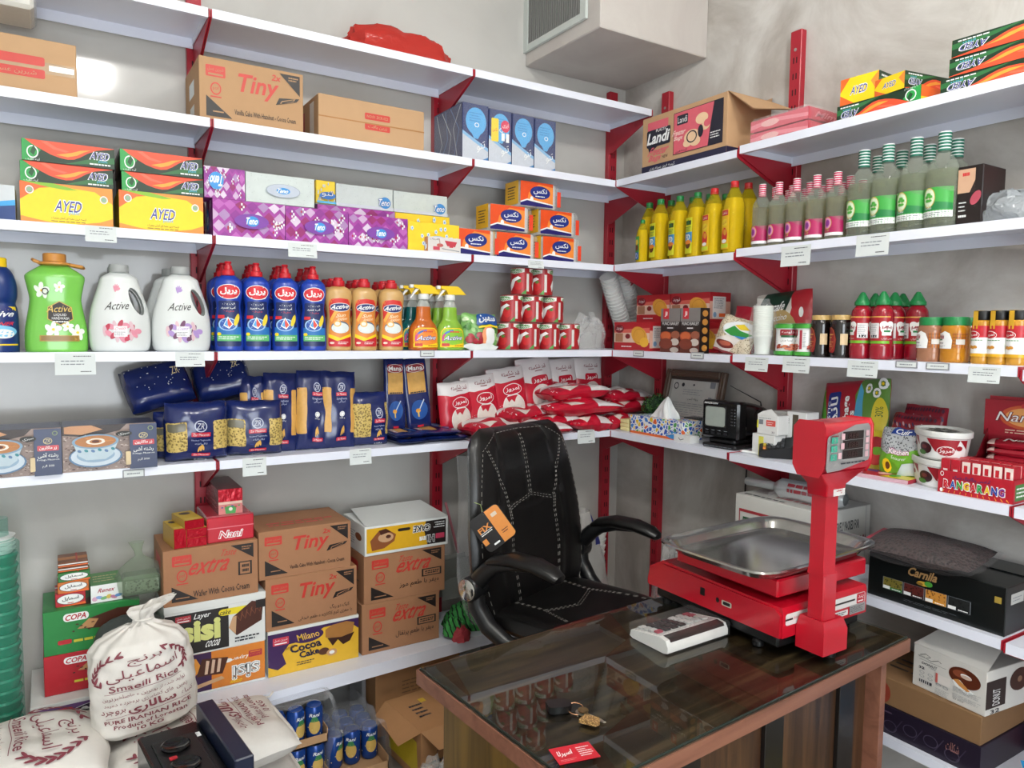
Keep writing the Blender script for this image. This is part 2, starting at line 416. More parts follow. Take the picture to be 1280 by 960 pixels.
# shelf levels (board tops) and shelf front plane
ZA, ZB, ZC, ZD, ZE, ZF, ZG = 2.506, 2.1756, 1.8169, 1.45, 1.0986, .742, .337
LIP = .32
def spanL(u0, u1, vt, z, fy):
    """left wall: centre x, width and height of a front face at depth fy between picture columns and below row vt"""
    zt = hit((u0+u1)/2, vt, 1, fy).z; zm = (z+zt)/2
    a, b = xL(u0, fy, zm), xL(u1, fy, zm)
    return (a+b)/2, b-a, zt-z
def spanR(u0, u1, vt, z, fx):
    zt = hit((u0+u1)/2, vt, 0, fx).z; zm = (z+zt)/2
    a, b = yR(u0, fx, zm), yR(u1, fx, zm)
    return (a+b)/2, a-b, zt-z
RW = (0, 0, -PI/2)
def boxL(name, label, cat, u0, u1, vt, z, fy, d, base, arts=None, group=None, c=.0015, rz=0., h=None, extra=None):
    x, w, hh = spanL(u0, u1, vt, z, fy); h = h or hh
    a = arts(w, d, h) if callable(arts) else arts
    boxed(name, label, cat, w, d, h, base, a, (x, fy+d/2, z), (0, 0, rz), group, c, extra and (lambda mb: extra(mb, w, d, h)))
    return x, w, h
def boxR(name, label, cat, u0, u1, vt, z, fx, d, base, arts=None, group=None, c=.0015, rz=0., h=None, extra=None):
    y, w, hh = spanR(u0, u1, vt, z, fx); h = h or hh
    a = arts(w, d, h) if callable(arts) else arts
    boxed(name, label, cat, w, d, h, base, a, (fx+d/2, y, z), (0, 0, rz-PI/2), group, c, extra and (lambda mb: extra(mb, w, d, h)))
    return y, w, h
# ------------------------------------------------------------------ room
W_PAINT = wall_mat('gloss_painted_plaster', '#bdbbb6', '#c7c6c1', .10, .012, 1.3, .5)
W_CEM = wall_mat('rough_skim_plaster', '#ada7a0', '#d2d0cb', .75, .3, 2.4, .3, 10)
W_SOF = wall_mat('soffit_plaster', '#c0b9b4', '#c9c4be', .7, .12, 3.0, .3, 6)
W_CEIL = mat('#dcdcd8', .8, 0, .03, 3)
WHITE = mat('#e6eaf6', .32, 0, .03, 8, 0, .5)
RED = mat('#a81e2f', .36, 0, .08, 10)
BLACK = mat('#0c0c0d', .4); DARK = mat('#1a1718', .5)
PAPER = mat('#d6dcdb', .7, 0, .03); INK = mat('#2a2c33', .6); GREYINK = mat('#7d838a', .6)
XW, YW, ZW = -3.9, -4.6, 3.20
m = MB(); m.box(XW-.1, .1, YW-.1, .1, -.1, 0, wall_mat('floor_tile', '#8d857c', '#9c948b', .35, .03, 3)); struct(m, 'floor')
m = MB(); m.box(XW-.1, .1, YW-.1, .1, ZW, ZW+.1, W_CEIL); struct(m, 'ceiling')
m = MB(); m.box(XW-.1, .1, 0, .1, 0, ZW, W_PAINT); struct(m, 'wall_left')
m = MB(); m.box(0, .1, YW-.1, 0, 0, ZW, W_CEM); struct(m, 'wall_right')
m = MB(); m.box(XW-.1, XW, YW-.1, 0, 0, ZW, W_CEIL); struct(m, 'wall_rear')
m = MB(); m.box(XW, 0, YW-.1, YW, 0, ZW, W_CEIL); struct(m, 'wall_front')
m = MB()
for a in ((-3.16, -3.10, 0, 2.2), (-1.50, -1.44, 0, 2.2), (-3.10, -1.50, 2.14, 2.2)): m.box(a[0], a[1], YW, YW+.06, a[2], a[3], WHITE, .003)
struct(m, 'added_door_frame')  # unseen frame, added only to dress the fill light at the front wall
# soffit box in the corner; the vent grille sits in its left face
m = MB(); m.box(-.578, 0, -.52, 0, 2.69, ZW, W_SOF, .004); struct(m, 'ceiling_soffit')
g = thing('air_vent', 'white framed air vent grille in the side of the ceiling soffit', 'vent', (-.578, -.22, 2.745))
m = MB(); fr = mat('#c9d0cb', .5)
for a in ((-.225, -.185, 0, .30), (.185, .225, 0, .30), (-.185, .185, 0, .03), (-.185, .185, .27, .30)):
    m.box(-.014, -.001, a[0], a[1], a[2], a[3], fr, .002)
m.build('frame', g)
m = MB(); m.box(-.003, -.001, -.185, .185, .03, .27, mat('#2c2c2e', .7))
sl = mat('#8b8b88', .55, .2)
for i in range(24):
    y = -.178+i*.0155; m.box(-.012, -.003, y, y+.006, .03, .27, sl)
m.build('slats', g)
# ------------------------------------------------------------------ slotted uprights
def upright(label, loc, rz, ztop):
    m = MB(); m.box(-.024, .024, -.03, -.0012, .002, ztop, RED, .002)
    a = mat('#2a0409', .7); z = .09; P = []; F = []
    while z < ztop-.1:
        for x in (-.009, .004):
            o = len(P); P += [(x, -.0304, z), (x+.005, -.0304, z), (x+.005, -.0304, z+.022), (x, -.0304, z+.022)]; F.append((o, o+1, o+2, o+3))
        z += .058
    m.add(P, F, a)
    t = thing('slotted_upright', label, 'shelf upright', loc, (0, 0, rz), 'red slotted shelf uprights')
    m.build('post', t)
    s = MB(); s.lathe([(.006, 0), (.006, .002), (.0001, .003)], mat('#b9b9b4', .3, .8), 10, T=Matrix.Translation((0, -.0302, ztop-.07)) @ Matrix.Rotation(PI/2, 4, 'X'))
    s.build('screw', t)
JL = [-.115, -1.0153, -1.945, -2.875]; JR = [-.318, -.985, -1.915, -2.845]
upright('red slotted upright on the left wall, tight in the room corner', (JL[0]+.02, 0, 0), 0, 2.66)
upright('red slotted upright on the left wall behind the black chair', (JL[1], 0, 0), 0, 2.52)
upright('red slotted upright on the left wall above the brown cartons and red biscuit boxes', (JL[2], 0, 0), 0, 2.9)
upright('red slotted upright on the right wall nearest the room corner', (0, JR[0]+.012, 0), -PI/2, 2.60)
upright('tall red slotted upright on the right wall beside the red napkin packs', (0, JR[1], 0), -PI/2, 2.645)
upright('red slotted upright on the right wall at the right edge of the view', (0, JR[2], 0), -PI/2, 2.6)
# ------------------------------------------------------------------ shelves: board > two brackets
def shelf(label, a, b, z, wall, depth=LIP, grp='white metal wall shelves', bracket=True):
    """board between wall coordinates a<b"""
    L = b-a-.012
    t = thing('wall_shelf', label, 'shelf', ((a+b)/2, 0, z) if wall == 'L' else (0, (a+b)/2, z), (0, 0, 0 if wall == 'L' else -PI/2), grp)
    m = MB(); h = .028; y0 = -depth; y1 = -.034
    m.box(-L/2, L/2, y0, y1, -.003, 0, WHITE)
    m.box(-L/2, L/2, y0, y0+.003, -h, -.003, WHITE); m.box(-L/2, L/2, y0+.003, y0+.014, -h, -h+.002, WHITE)
    m.box(-L/2, L/2, y1-.003, y1, -.036, -.003, WHITE)
    for s in (-1, 1): m.box(min(s*L/2, s*(L/2-.003)), max(s*L/2, s*(L/2-.003)), y0+.003, y1-.003, -.026, -.003, WHITE)
    m.build('board', t)
    if bracket:
        for s in (-1, 1):
            m = MB(); x = s*(L/2+.003)
            m.prism([(-.031, -.004), (-.031, -.135), (-.055, -.135), (-depth+.012, -.034), (-depth-.001, -.027), (-depth-.001, -.002)], x-.0018, x+.0018, RED, 'x')
            m.build('bracket', t)
    return t
for z, nm in ((ZA, 'topmost'), (ZB, 'second from top'), (ZC, 'third from top'), (ZD, 'fourth from top'), (ZE, 'fifth from top')):
    for k, bay in enumerate(('bay nearest the corner', 'middle bay', 'bay at the left edge')):
        shelf('white metal shelf on the left wall, %s, %s' % (nm, bay), JL[k+1], JL[k], z, 'L', bracket=True)
for z, nm, dz in ((ZB, 'topmost', .010), (ZC, 'second from top', .010), (ZD, 'third from top', .004), (ZE, 'fourth from top', -.003), (ZF, 'fifth from top', 0), (ZG, 'lowest', 0)):
    for k, bay in enumerate(('short bay nearest the corner', 'long middle bay', 'bay cut by right edge')):
        if k == 0 and nm in ('fifth from top', 'lowest'): continue
        if k == 2 and nm in ('topmost', 'second from top'): continue
        shelf('white metal shelf on the right wall, %s, %s' % (nm, bay), JR[k+1], JR[k]-(.004 if k == 0 else 0), z+(dz if k == 1 else (-.005 if k == 2 else 0)), 'R')
# low deep shelf on the left, standing on floor brackets
t = thing('low_shelf', 'deep white shelf board low on the left wall carrying the stacked cartons', 'shelf', (-1.44, 0, ZG), (0, 0, math.radians(3.2)))
m = MB(); m.box(-1.0, .66, -.395, -.10, -.004, 0, WHITE); m.box(-1.0, .66, -.398, -.395, -.045, 0, WHITE); m.box(-1.0, .66, -.395, -.38, -.045, -.042, WHITE)
m.build('board', t)
for x in (-.95, .003, .61):
    m = MB(); m.box(x-.008, x+.008, -.24, -.12, -ZG+.002, -.005, mat('#9a9a9c', .4), .002); m.build('leg', t)
# ------------------------------------------------------------------ camera, light
cd = bpy.data.cameras.new('camera'); cam = bpy.data.objects.new('camera', cd); COL.objects.link(cam)
cd.sensor_width = 36; cd.lens = 36*FPX/1280; cd.clip_start = .02
cam.matrix_world = Matrix.Translation(CAM) @ Matrix((_rr, _uu, -_fw)).transposed().to_4x4()
bpy.context.scene.camera = cam
def lamp(name, loc, power, r=.06, col=(1, .975, .94)):
    l = bpy.data.lights.new(name, 'POINT'); l.energy = power; l.shadow_soft_size = r; l.color = col
    o = bpy.data.objects.new(name, l); COL.objects.link(o); o.location = loc
lamp('bulb', (-2.13, -2.50, 3.08), 35, .09)
lamp('bulb', (-1.05, -2.45, 3.08), 32, .09)
lamp('bulb', (-2.2, -4.1, 3.08), 22, .09)
l = bpy.data.lights.new('added_front_fill', 'AREA'); l.energy = 56; l.shape = 'RECTANGLE'; l.size = 1.6; l.size_y = 1.9; l.color = (.86, .93, 1)  # added cool fill from behind the camera to lift the lower shelves
o = bpy.data.objects.new('added_front_fill', l); COL.objects.link(o); o.location = (-2.3, -4.5, 1.2); o.rotation_euler = (PI/2, 0, 0)
w = bpy.data.worlds.new('world'); bpy.context.scene.world = w; w.use_nodes = True
w.node_tree.nodes['Background'].inputs[0].default_value = (.9, .95, 1, 1); w.node_tree.nodes['Background'].inputs[1].default_value = .3
sc = bpy.context.scene
sc.view_settings.view_transform = 'Standard'; sc.view_settings.look = 'None'; sc.view_settings.gamma = 1; sc.view_settings.use_curve_mapping = False
sc.view_settings.exposure = 0.32
# ================================================================== goods on the left wall
c = lambda h, r=.45, **k: mat(h, r, **k)
KRAFT = mat('#b58f68', .75, 0, .06, 25, .05); KRAFT2 = mat('#bd9871', .75, 0, .05, 20, .05); TAPE = clear('#e8d9bd', .35, .12, '#f3e6cf')
BROWN = mat('#a27452', .75, 0, .06, 25, .05)
PRED = c('#c4392f'); PBLK = c('#231c1a'); PWHT = c('#eef0ee'); NAVY = c('#16205a'); FILM = clear('#ffffff', .06, .06, None, .35, 55)
FILMSOFT = clear('#f4f6f4', .16, .12, None, .45, 30)
def rim(mb, w, d, h, m, t=.0012):
    mb.box(-w/2, w/2, -d/2-t, -d/2, h-.004, h, m)
# ---- print designs (unit square unless said otherwise)
def art_logo_red(a, x, y, w, h, m=PRED, k=KRAFT):
    a.rrect(x, y, w, h, m, w*.06, h*.12); a.text('شیرین عسل', x+w/2, y+h*.66, w*.82, h*.38, k); a.rect(x+w*.12, y+h*.14, w*.76, h*.16, k); return a
def art_tiny(fa=False, bk=KRAFT):
    a = Art(); art_logo_red(a, .06, .70, .18, .18, PRED, bk)
    a.ring(.15, .52, .05, .10, .22, PRED); a.text('pof', .15, .52, .055, .07, PRED); a.rect(.10, .38, .10, .02, PRED)
    a.text('Tiny', .54, .64, .40, .38, PRED, .02, .15, .02); a.text('2x', .73, .86, .09, .10, PRED, 0, .15, .02)
    a.poly([(.06, .08), (.06, .40), (.30, .08)], PBLK); a.poly([(.76, .95), (.965, .95), (.965, .62)], PBLK)
    a.rect(.12, .15, .10, .02, bk); a.lines(.85, .84, .10, .08, 2, bk, .5)
    a.poly([(.72, .42), (.93, .52), (.96, .70-.12), (.755, .50-.12+.16)], PBLK); a.poly([(.76, .45), (.90, .52), (.92, .57), (.78, .50)], bk); a.line([(.78, .47), (.90, .54)], .02, PBLK)
    if fa: a.text('کیک دو رنگ', .80, .26, .22, .10, PBLK); a.text('با مغزی کرم کاکائو و طعم فندقی', .64, .13, .60, .10, PBLK)
    else: a.text('Vanilla Cake With Hazelnut - Cocoa Cream', .62, .20, .60, .085, PBLK, 0, 0, .01)
    return a
def art_extra(t, bk=BROWN, fa=True):
    a = Art(); art_logo_red(a, .09, .70, .20, .19, PRED, bk)
    a.ring(.19, .52, .055, .11, .22, PRED); a.text('pof', .19, .52, .06, .08, PRED); a.rect(.13, .37, .12, .02, PRED)
    a.text('Taste', .50 if fa else .68, .84, .17, .12, PRED, 0, .2, .0); a.text('extra', .61 if fa else .48, .68 if fa else .64, .42, .26, PRED, 0, .2, .012)
    a.poly([(.08, .07), (.08, .35), (.35, .07)], PBLK); a.poly([(.70, .95), (.95, .95), (.95, .68)], PBLK); a.rect(.12, .12, .14, .02, bk); a.lines(.82, .84, .11, .08, 2, bk, .5)
    bx, by, bw_, bh = (.70, .38, .25, .16) if fa else (.78, .38, .15, .25); a.rect(bx, by, bw_, bh, PBLK); a.rect(bx+.02, by+.02, bw_-.04, bh-.04, bk); a.lines(bx+.04, by+.04, bw_-.07, bh-.08, 2, PBLK, .6, .1)
    if fa: a.text(t, .67, .27, .50, .15, PBLK)
    else: a.text(t, .60, .17, .60, .12, PBLK, 0, 0, .01)
    return a
def art_side_kraft(m=KRAFT):
    a = Art(); a.rrect(.25, .62, .5, .2, PRED, .03, .03); a.lines(.2, .2, .6, .25, 4, PBLK, .35); return a
# ---- shelf B : cartons and towels
def far_left(w, d, h):
    a = Art(); a.rect(0, .40, .985, .20, TAPE); a.rrect(.35, .52, .42, .16, PRED, .02, .03); a.rrect(.35, .30, .42, .16, PRED, .02, .03)
    a.text('شیرین عسل', .56, .38, .3, .1, KRAFT2); a.rect(.80, .46, .18, .10, c('#e9ece8', .25)); return {'front': a}
boxL('carton', 'plain brown carton with a band of clear tape at the left edge of the picture', 'carton', -90, 96, 40, ZB, -.275, .22, KRAFT2, far_left)
x, w, h = spanL(-90, 42, -30, ZB+.242, -.27)
t = thing('plastic_wrapped_packet', 'white packet in crinkled clear plastic on top of the taped carton', 'packet', (x, -.165, ZB+.2415))
m = MB(); m.box(-w/2, w/2, -.09, .09, 0, .13, mat('#e4e2d8', .5), .01); m.build('packet', t)
m = MB(); m.box(-w/2-.006, w/2+.006, -.097, .097, .001, .138, FILMSOFT, .012); m.build('wrapper', t)
def tiny_side(w, d, h):
    s = Art(); s.rect(.3, .5, .35, .25, c('#c9d3d4', .3)); s.rect(.35, .05, .3, .3, c('#b9bdb8', .3))
    return {'front': art_tiny(bk=KRAFT), 'left': s}
boxL('carton', 'brown carton with large red lettering on the second shelf from the top', 'carton', 249, 379, 81, ZB, -.285, .26, KRAFT, tiny_side, rz=0)
def plain(w, d, h):
    a = Art(); a.rrect(.42, .60, .24, .15, PRED, .01, .03); a.rrect(.42, .37, .24, .15, PRED, .01, .03); a.text('NO:01 ZCR-022', .54, .675, .2, .06, KRAFT2); a.text('زرین بافت', .54, .445, .18, .09, KRAFT2)
    a.rect(0, .50, 1, .03, mat('#a9763f', .5)); s = Art().rect(.1, 0, .25, .8, c('#b5352e')).rect(.6, .1, .2, .8, c('#e6e2da', .3))
    return {'front': a, 'left': s}
boxL('carton', 'plain brown carton with two small red marks beside the blue towel packs', 'carton', 398, 530, 128, ZB, -.27, .24, KRAFT2, plain)
TB = c('#4fa6dc', .3); TN = c('#1d2f66', .3); TG = c('#c3c9d2', .35)
def towel(w, d, h, first=False):
    a = Art().bg(TN); a.poly([(0, 0), (1, 0), (1, .22), (.6, .32), (0, .48)], TG); a.poly([(0, .46), (.6, .30), (1, .2), (1, .26), (.6, .36), (0, .52)], c('#7fb2d8', .3))
    a.ell(.52, .70, .40, .24, TB); a.poly([(.14, .66), (.9, .66), (.6, .40), (.45, .40)], TB); a.lines(.25, .68, .5, .18, 4, c('#3488c4', .3), .4)
    a.ring(.55, .64, .09, .04, .3, PWHT); a.text('تنو', .72, .27, .34, .16, PWHT, .2); a.poly([(.6, 0), (1, 0), (1, .1)], c('#2677b8', .3))
    if first == 2: a.rrect(.1, .42, .32, .42, c('#f2d21f', .3), .04, .03); a.text('تکس', .26, .63, .22, .08, c('#c8202a')); a.ell(.72, .72, .2, .11, c('#d8214f', .3)); a.text('ایزی', .72, .73, .26, .09, PWHT); a.rect(.55, .45, .14, .14, PWHT); a.rect(.75, .43, .14, .16, PWHT)
    s = Art().bg(TN)
    for i, (p, q, r) in enumerate(((.05, .3, .1), (.2, .5, .42), (.5, .62, .3), (.7, .9, .6), (.85, .7, .95))): s.line([(p, .03), (q, .4+.05*i), (r, .97)], .02, (TG, c('#5f82bd', .3))[i % 2])
    return {'front': a, 'left': s}
for i, (u0, u1, vt, d, lb) in enumerate(((578, 610, 130, .24, 'deep blue paper towel pack in clear wrap, first from the left'), (611, 639, 138, .13, 'blue paper towel pack with a yellow sticker'),
        (640, 667, 144, .13, 'blue paper towel pack between the stickered one and the last'), (668, 694, 150, .13, 'blue paper towel pack at the right end of its row'))):
    x, w, h = spanL(u0, u1, vt, ZB, -.28)
    t = thing('paper_towel_pack', lb, 'paper towels', (x, -.28+d/2, ZB), (0, 0, 0), 'blue paper towel packs')
    mb = MB(); mb.box(-w/2, w/2, -d/2, d/2, .001, h, TN, .006)
    for s, a in towel(w, d, h, i+1).items(): a.put(mb, face(w, d, h, s), eps=.0008)
    mb.build('roll_pack', t)
    m = MB(); e = .003; m.box(-w/2-e+.0015, w/2+e-.0015, -d/2-e, d/2+e, 0, h+e, clear('#ffffff', .05, .06, None, .6, 45), .006); m.build('wrapper', t)
# red bag lying on shelf A
def pillow(w, h, t, m, seed=0, p=2.6, q=.75, wr=.004, nu=22, nv=26, crimp=0., back=1., neck=0.):
    """soft filled bag standing in the xz plane, bottom edge at z=0, front -Y; returns (MB, front surface)"""
    def side(u, v, s, base=False):
        a = 2*u-1; b = 2*v-1
        k = max(0, (1-abs(a)**p))**q*max(0, (1-abs(b)**p))**q
        n = noise.noise(Vector((u*2.6+seed*7.3, v*3.0+s, seed*1.7)))*wr*2+noise.noise(Vector((u*5+seed*3.1, v*5.5+s*2, seed)))*wr*.6
        wd = 1-neck*max(0, b)**3
        x = a*w/2*wd*(1-.05*(1-abs(b)**4)*0-.035*(1-b*b)*-1)+noise.noise(Vector((v*5, seed, 3)))*wr*.8
        y = -s*(t/2*k*(1 if s > 0 else back))+n*k**.3+(min(.0025, t*.1) if base and s > 0 else 0)*k**.2
        z = h*v+noise.noise(Vector((u*4, seed, 9)))*wr
        return Vector((x, y, z))
    mb = MB()
    N = nu*2-2
    def loop(i, j):
        v = j/(nv-1)
        return side(i/(nu-1), v, 1, True) if i < nu else side((N-i)/(nu-1), v, -1)
    vs = [loop(i, j) for j in range(nv) for i in range(N)]
    fs = [(j*N+i, j*N+(i+1) % N, (j+1)*N+(i+1) % N, (j+1)*N+i) for j in range(nv-1) for i in range(N)]
    fs += [tuple(range(N))[::-1], tuple((nv-1)*N+i for i in range(N))]
    mb.add(vs, fs, m)
    def fn(u, v):
        e = .004; u = min(max(u, e), 1-e); v = min(max(v, e), 1-e)
        pt = side(u, v, 1); n = (side(u+e, v, 1)-side(u-e, v, 1)).cross(side(u, v+e, 1)-side(u, v-e, 1))
        return pt, n.normalized()
    return mb, fn
def crumple(w, d, h, m, seed, amp=.25, nu=26, nv=14, ex=2.4, freq=3., mb=None):
    """crumpled plastic or cloth lump resting on z=0"""
    mb = mb or MB()
    def fn(u, v):
        a = 2*PI*u; t = v*PI/2; ca, sa = math.cos(a), math.sin(a); q = (abs(ca)**ex+abs(sa)**ex)**(-1/ex)
        r = math.cos(t)**.55; k = 1+amp*noise.noise(Vector((ca*freq+seed, sa*freq, v*freq*1.2)))+amp*.7*noise.noise(Vector((ca*freq*2.7, sa*freq*2.7+seed, v*freq*3)))
        return Vector((w/2*ca*q*r*k, d/2*sa*q*r*k, h*math.sin(t)*(k if v > .05 else 1)))
    mb.grid(fn, nu, nv, m, closeu=True); return mb
RBAG = clear('#d8453c', .5, .2, '#e88078', .4, 30)
x, w, h = spanL(424, 560, 41, ZA, -.20)
m = crumple(w*1.02, .20, .105, RBAG, 3.3, .16, 34, 14, 3.2, 2.2)
one(m, 'plastic_bag', 'crumpled translucent red plastic bag lying on the topmost shelf', 'bag', (x+.01, -.20, ZA), (0, 0, .1))
# ---- shelf C
YEL = c('#f6d21c'); ORG = c('#ea6a2c'); GRN = c('#2e8b3e'); DGRN = c('#17331f'); OR2 = c('#f0913a'); PURP = c('#3b3f8f'); LBL = c('#57b4d8')
def art_ared(fl=False):
    """long green bag-on-roll box with a red-orange swoosh"""
    a = Art().bg(DGRN)
    a.poly([(0, 0), (.0, 1), (.05, 1), (.2, .55), (.12, .1), (.10, 0)], c('#2a9a48')); a.poly([(.45, .0), (1, .25), (1, .55), (.7, .34)], c('#2d6d3b'))
    top = [(x/20, 1-.80*math.sin(PI*(x/20-.04)/.92)**1.3*(.62 if x < 20 else 0) if .04 < x/20 < .96 else 1) for x in range(1, 20)]
    a.poly([(.03, 1)]+[(x, y) for x, y in [(.1, .80), (.2, .58), (.3, .38), (.4, .26), (.48, .22), (.55, .26), (.62, .40), (.70, .62), (.80, .82), (1, .98)]]+[(1, 1)], c('#e4502f'))
    a.poly([(.36, .40), (.48, .34), (.58, .46), (.66, .66), (.74, .80), (.62, .72), (.52, .56)], c('#f2a03a')); a.poly([(.2, .95), (.33, .64), (.46, .55), (.5, .62), (.36, .74), (.26, .98)], c('#f26a4e'))
    a.ring(.11, .42, .062, .30, .2, PWHT); a.poly([(.085, .40), (.12, .74), (.15, .55), (.12, .26)], c('#164d26')); a.text('آینه نظیف', .11, .07, .15, .13, PWHT)
    a.text('AYED', .835, .56, .22, .40, PWHT, 0, .1, .05); a.text('AYED', .835, .56, .20, .34, PURP, 0, .1, .01); a.text('plast', .87, .30, .10, .16, LBL); a.lines(.72, .08, .24, .14, 1, PWHT, .5)
    return a
def art_yellow():
    a = Art().bg(YEL); a.poly([(0, 1), (0, .55), (.2, .86), (.5, .96), (.5, 1)], ORG); a.poly([(1, 1), (1, .60), (.8, .88), (.5, .93), (.4, 1)], OR2)
    a.poly([(.02, 1), (.3, .90), (.5, .86), (.62, .88), (.5, .94), (.35, 1)], c('#86b82e')); a.poly([(0, 0), (.45, 0), (.2, .08), (0, .16)], OR2); a.poly([(1, 0), (.5, 0), (.85, .12), (1, .24)], OR2)
    a.text('AYED', .51, .46, .30, .32, PWHT, 0, .1, .05); a.text('AYED', .51, .46, .28, .27, PURP, 0, .1, .01); a.text('plast', .57, .29, .12, .11, LBL)
    a.text('کیسه فریزر جعبه ای آسان مصرف', .51, .16, .38, .08, PBLK); a.lines(.32, .06, .38, .04, 1, c('#8a6a28'), .5)
    for x, y in ((.10, .80), (.90, .70)): a.ring(x, y, .045, .10, .25, PWHT); a.ell(x, y, .03, .065, c('#8fae8d')); 
    return a
ends = Art().bg(c('#2a1710')).poly([(0, 0), (.6, 0), (.3, 1), (0, 1)], c('#5a1a12')).rect(.3, .2, .4, .5, c('#8a6a28'))
GY = {'front': art_yellow(), 'right': ends}; GG = {'front': art_ared(), 'right': ends, 'left': ends}
stk = 'freezer bag boxes on the third shelf'
def bagbox(lbl, u0, u1, vt, z, arts, base, dx=0): return boxL('freezer_bag_box', lbl, 'box', u0, u1, vt, z, -.29+dx, .20, base, arts, stk)
x, w, h = bagbox('yellow freezer bag box at the bottom of the left stack', 25, 141, 231, ZC, GY, YEL)
x, w, h2 = bagbox('green and red freezer bag box, middle of the left stack', 25, 141, 206, ZC+h+.0005, GG, DGRN, .005)
bagbox('green and red freezer bag box, topmost of the left stack', 27, 143, 179.5, ZC+h+h2+.001, GG, DGRN)
x, w, h = bagbox('yellow freezer bag box at the bottom of the right stack', 149, 254, 242, ZC, GY, YEL)
x, w, h2 = bagbox('green and red freezer bag box, middle of the right stack', 152, 254, 219, ZC+h+.0005, GG, DGRN, .005)
bagbox('green and red freezer bag box, topmost of the right stack', 150, 253, 192, ZC+h+h2+.001, GG, DGRN)
def blu(w, d, h):
    a = Art().bg(c('#c7cdd0', .3)); a.poly([(0, 0), (1, 0), (1, .45), (0, .2)], c('#173a78')); a.poly([(0, .2), (1, .45), (1, .6), (0, .3)], c('#3aa0dc')); return {'front': a}
boxL('tissue_box', 'grey box with blue stripes at the left end of the third shelf', 'box', -70, 19, 228, ZC, -.29, .15, c('#c7cdd0'), blu)
# tissue boxes
def art_purple(flip=False, oval=True, seed=1):
    R = random.Random(seed); a = Art().bg(c('#a23c9c', .4))
    cols = [c('#c9a9cb', .4), c('#8d2f8f', .4), c('#b85fb2', .4), c('#d9c9dc', .4), c('#93256a', .4), c('#a984b4', .4)]
    for i in range(7):
        for j in range(4):
            x, y = (i+.5*(j % 2))/6.5, j/3.4; s = .085; k = R.choice(cols); P = [(x-s, y), (x, y-s*1.9), (x+s, y), (x, y+s*1.9)]
            P = [(min(max(p, 0), 1), min(max(q, 0), 1)) for p, q in P]; a.poly(P, k)
    for i in range(13):
        x, y = R.uniform(.03, .92), R.uniform(.05, .86)
        for dx, dy in ((0, 0), (.025, .07), (.05, 0), (.025, -.07)):
            if 0 < x+dx < .97 and .03 < y+dy < .93: a.rect(x+dx, y+dy, .022, .06, PWHT if (dx+dy) else c('#b03048'))
    if oval: a.ell(.52, .46, .24, .20, c('#7c3fa0', .35)); a.ell(.53, .46, .09, .14, c('#3a92d6', .35)); a.text('Teno', .52, .47, .17, .19, PWHT, .05, .2, .03)
    else: a.ell(.72, .45, .18, .28, c('#3a92d6', .35)); a.text('Teno', .72, .46, .32, .34, PWHT, .05, .2, .03)
    return a.flipped() if flip else a
def art_white(oval=True):
    R = random.Random(5); a = Art()
    for i in range(46):
        x, y = R.uniform(.02, .96), R.uniform(.04, .95); t = R.uniform(-1, 1); a.line([(x, y), (x+.02*math.cos(t), y+.035*math.sin(t))], .004, c('#a9b3ad'), .010)
    if oval: a.ell(.53, .46, .24, .22, c('#b9c2cf', .4)); a.ring(.53, .46, .25, .23, .05, c('#9aa4b2', .4)); a.ell(.53, .46, .10, .11, c('#3a92d6', .4)); a.text('Teno', .52, .46, .17, .15, PWHT, 0, .2, .03)
    else: a.rect(0, 0, 1, .14, c('#c9ced6')); a.ell(.85, .34, .10, .26, c('#3a86c8', .4)); a.text('Teno', .83, .35, .22, .34, c('#2a5fa6'), .03, .2, .06); a.text('Teno', .83, .35, .21, .30, PWHT, .03, .2, .01)
    return a
def art_floral(seed, oval):
    R = random.Random(seed); a = Art()
    for i in range(15):
        x, y = R.uniform(.06, .94), R.uniform(.1, .9)
        for k in range(5): a.ell(x+.02*math.cos(k*1.257), y+.05*math.sin(k*1.257), .012, .032, c('#cfe0ee'), 0, 8)
        a.ell(x, y, .012, .03, c('#5f93d0'), 0, 8)
    if oval: a.ell(.55, .22, .26, .34, c('#9fbbe0')); a.ell(.55, .20, .20, .27, c('#c9d8ee'))
    return a
PUR = c('#a23c9c', .4); WT = c('#c8d1ce', .4); FLO = c('#f2cf2e', .4)
tg = 'tissue boxes on the third shelf'
TBX = lambda lbl, u0, u1, vt, z, fy, d, base, arts: boxL('tissue_box', lbl, 'tissue box', u0, u1, vt, z, fy, d, base, arts, tg)
x, w, hp = TBX('purple patterned tissue box, bottom left beside the yellow freezer bag box', 266, 356, 252, ZC, -.285, .11, PUR, {'front': art_purple(seed=2), 'left': art_purple(oval=False, seed=4)})
TBX('purple patterned tissue box below the small yellow box', 357, 435, 261, ZC, -.285, .11, PUR, {'front': art_purple(seed=3)})
TBX('purple patterned tissue box in front, touching the yellow flowered box', 436, 509, 270.5, ZC, -.285, .11, PUR, {'front': art_purple(seed=4)})
x, w, hb = TBX('purple patterned tissue box lying behind under the white box', 397, 493, 260, ZC, -.165, .11, PUR, {'front': art_purple(oval=False, seed=6)})
x, w, hy = TBX('yellow flowered tissue box standing behind the other yellow one', 494, 562, 268.5, ZC, -.165, .11, FLO, {'front': art_floral(2, False)})
TBX('yellow flowered tissue box behind the small box with a red cup', 510, 574, 279, ZC, -.285, .11, FLO, {'front': art_floral(3, True)})
TBX('purple tissue box with its logo upside down on top of the pile', 255, 306, 210, ZC+hp+.001, -.284, .10, PUR, {'front': art_purple(True, False, 8)})
TBX('large white tissue box standing with a grey oval facing out', 307, 393, 219, ZC+hp+.001, -.282, .08, WT, {'front': art_white(True)})
x, w, h5 = TBX('low white box under the small yellow box with blue logo', 395, 419, 255, ZC+hb+.0005, -.160, .10, WT, {'front': Art()})
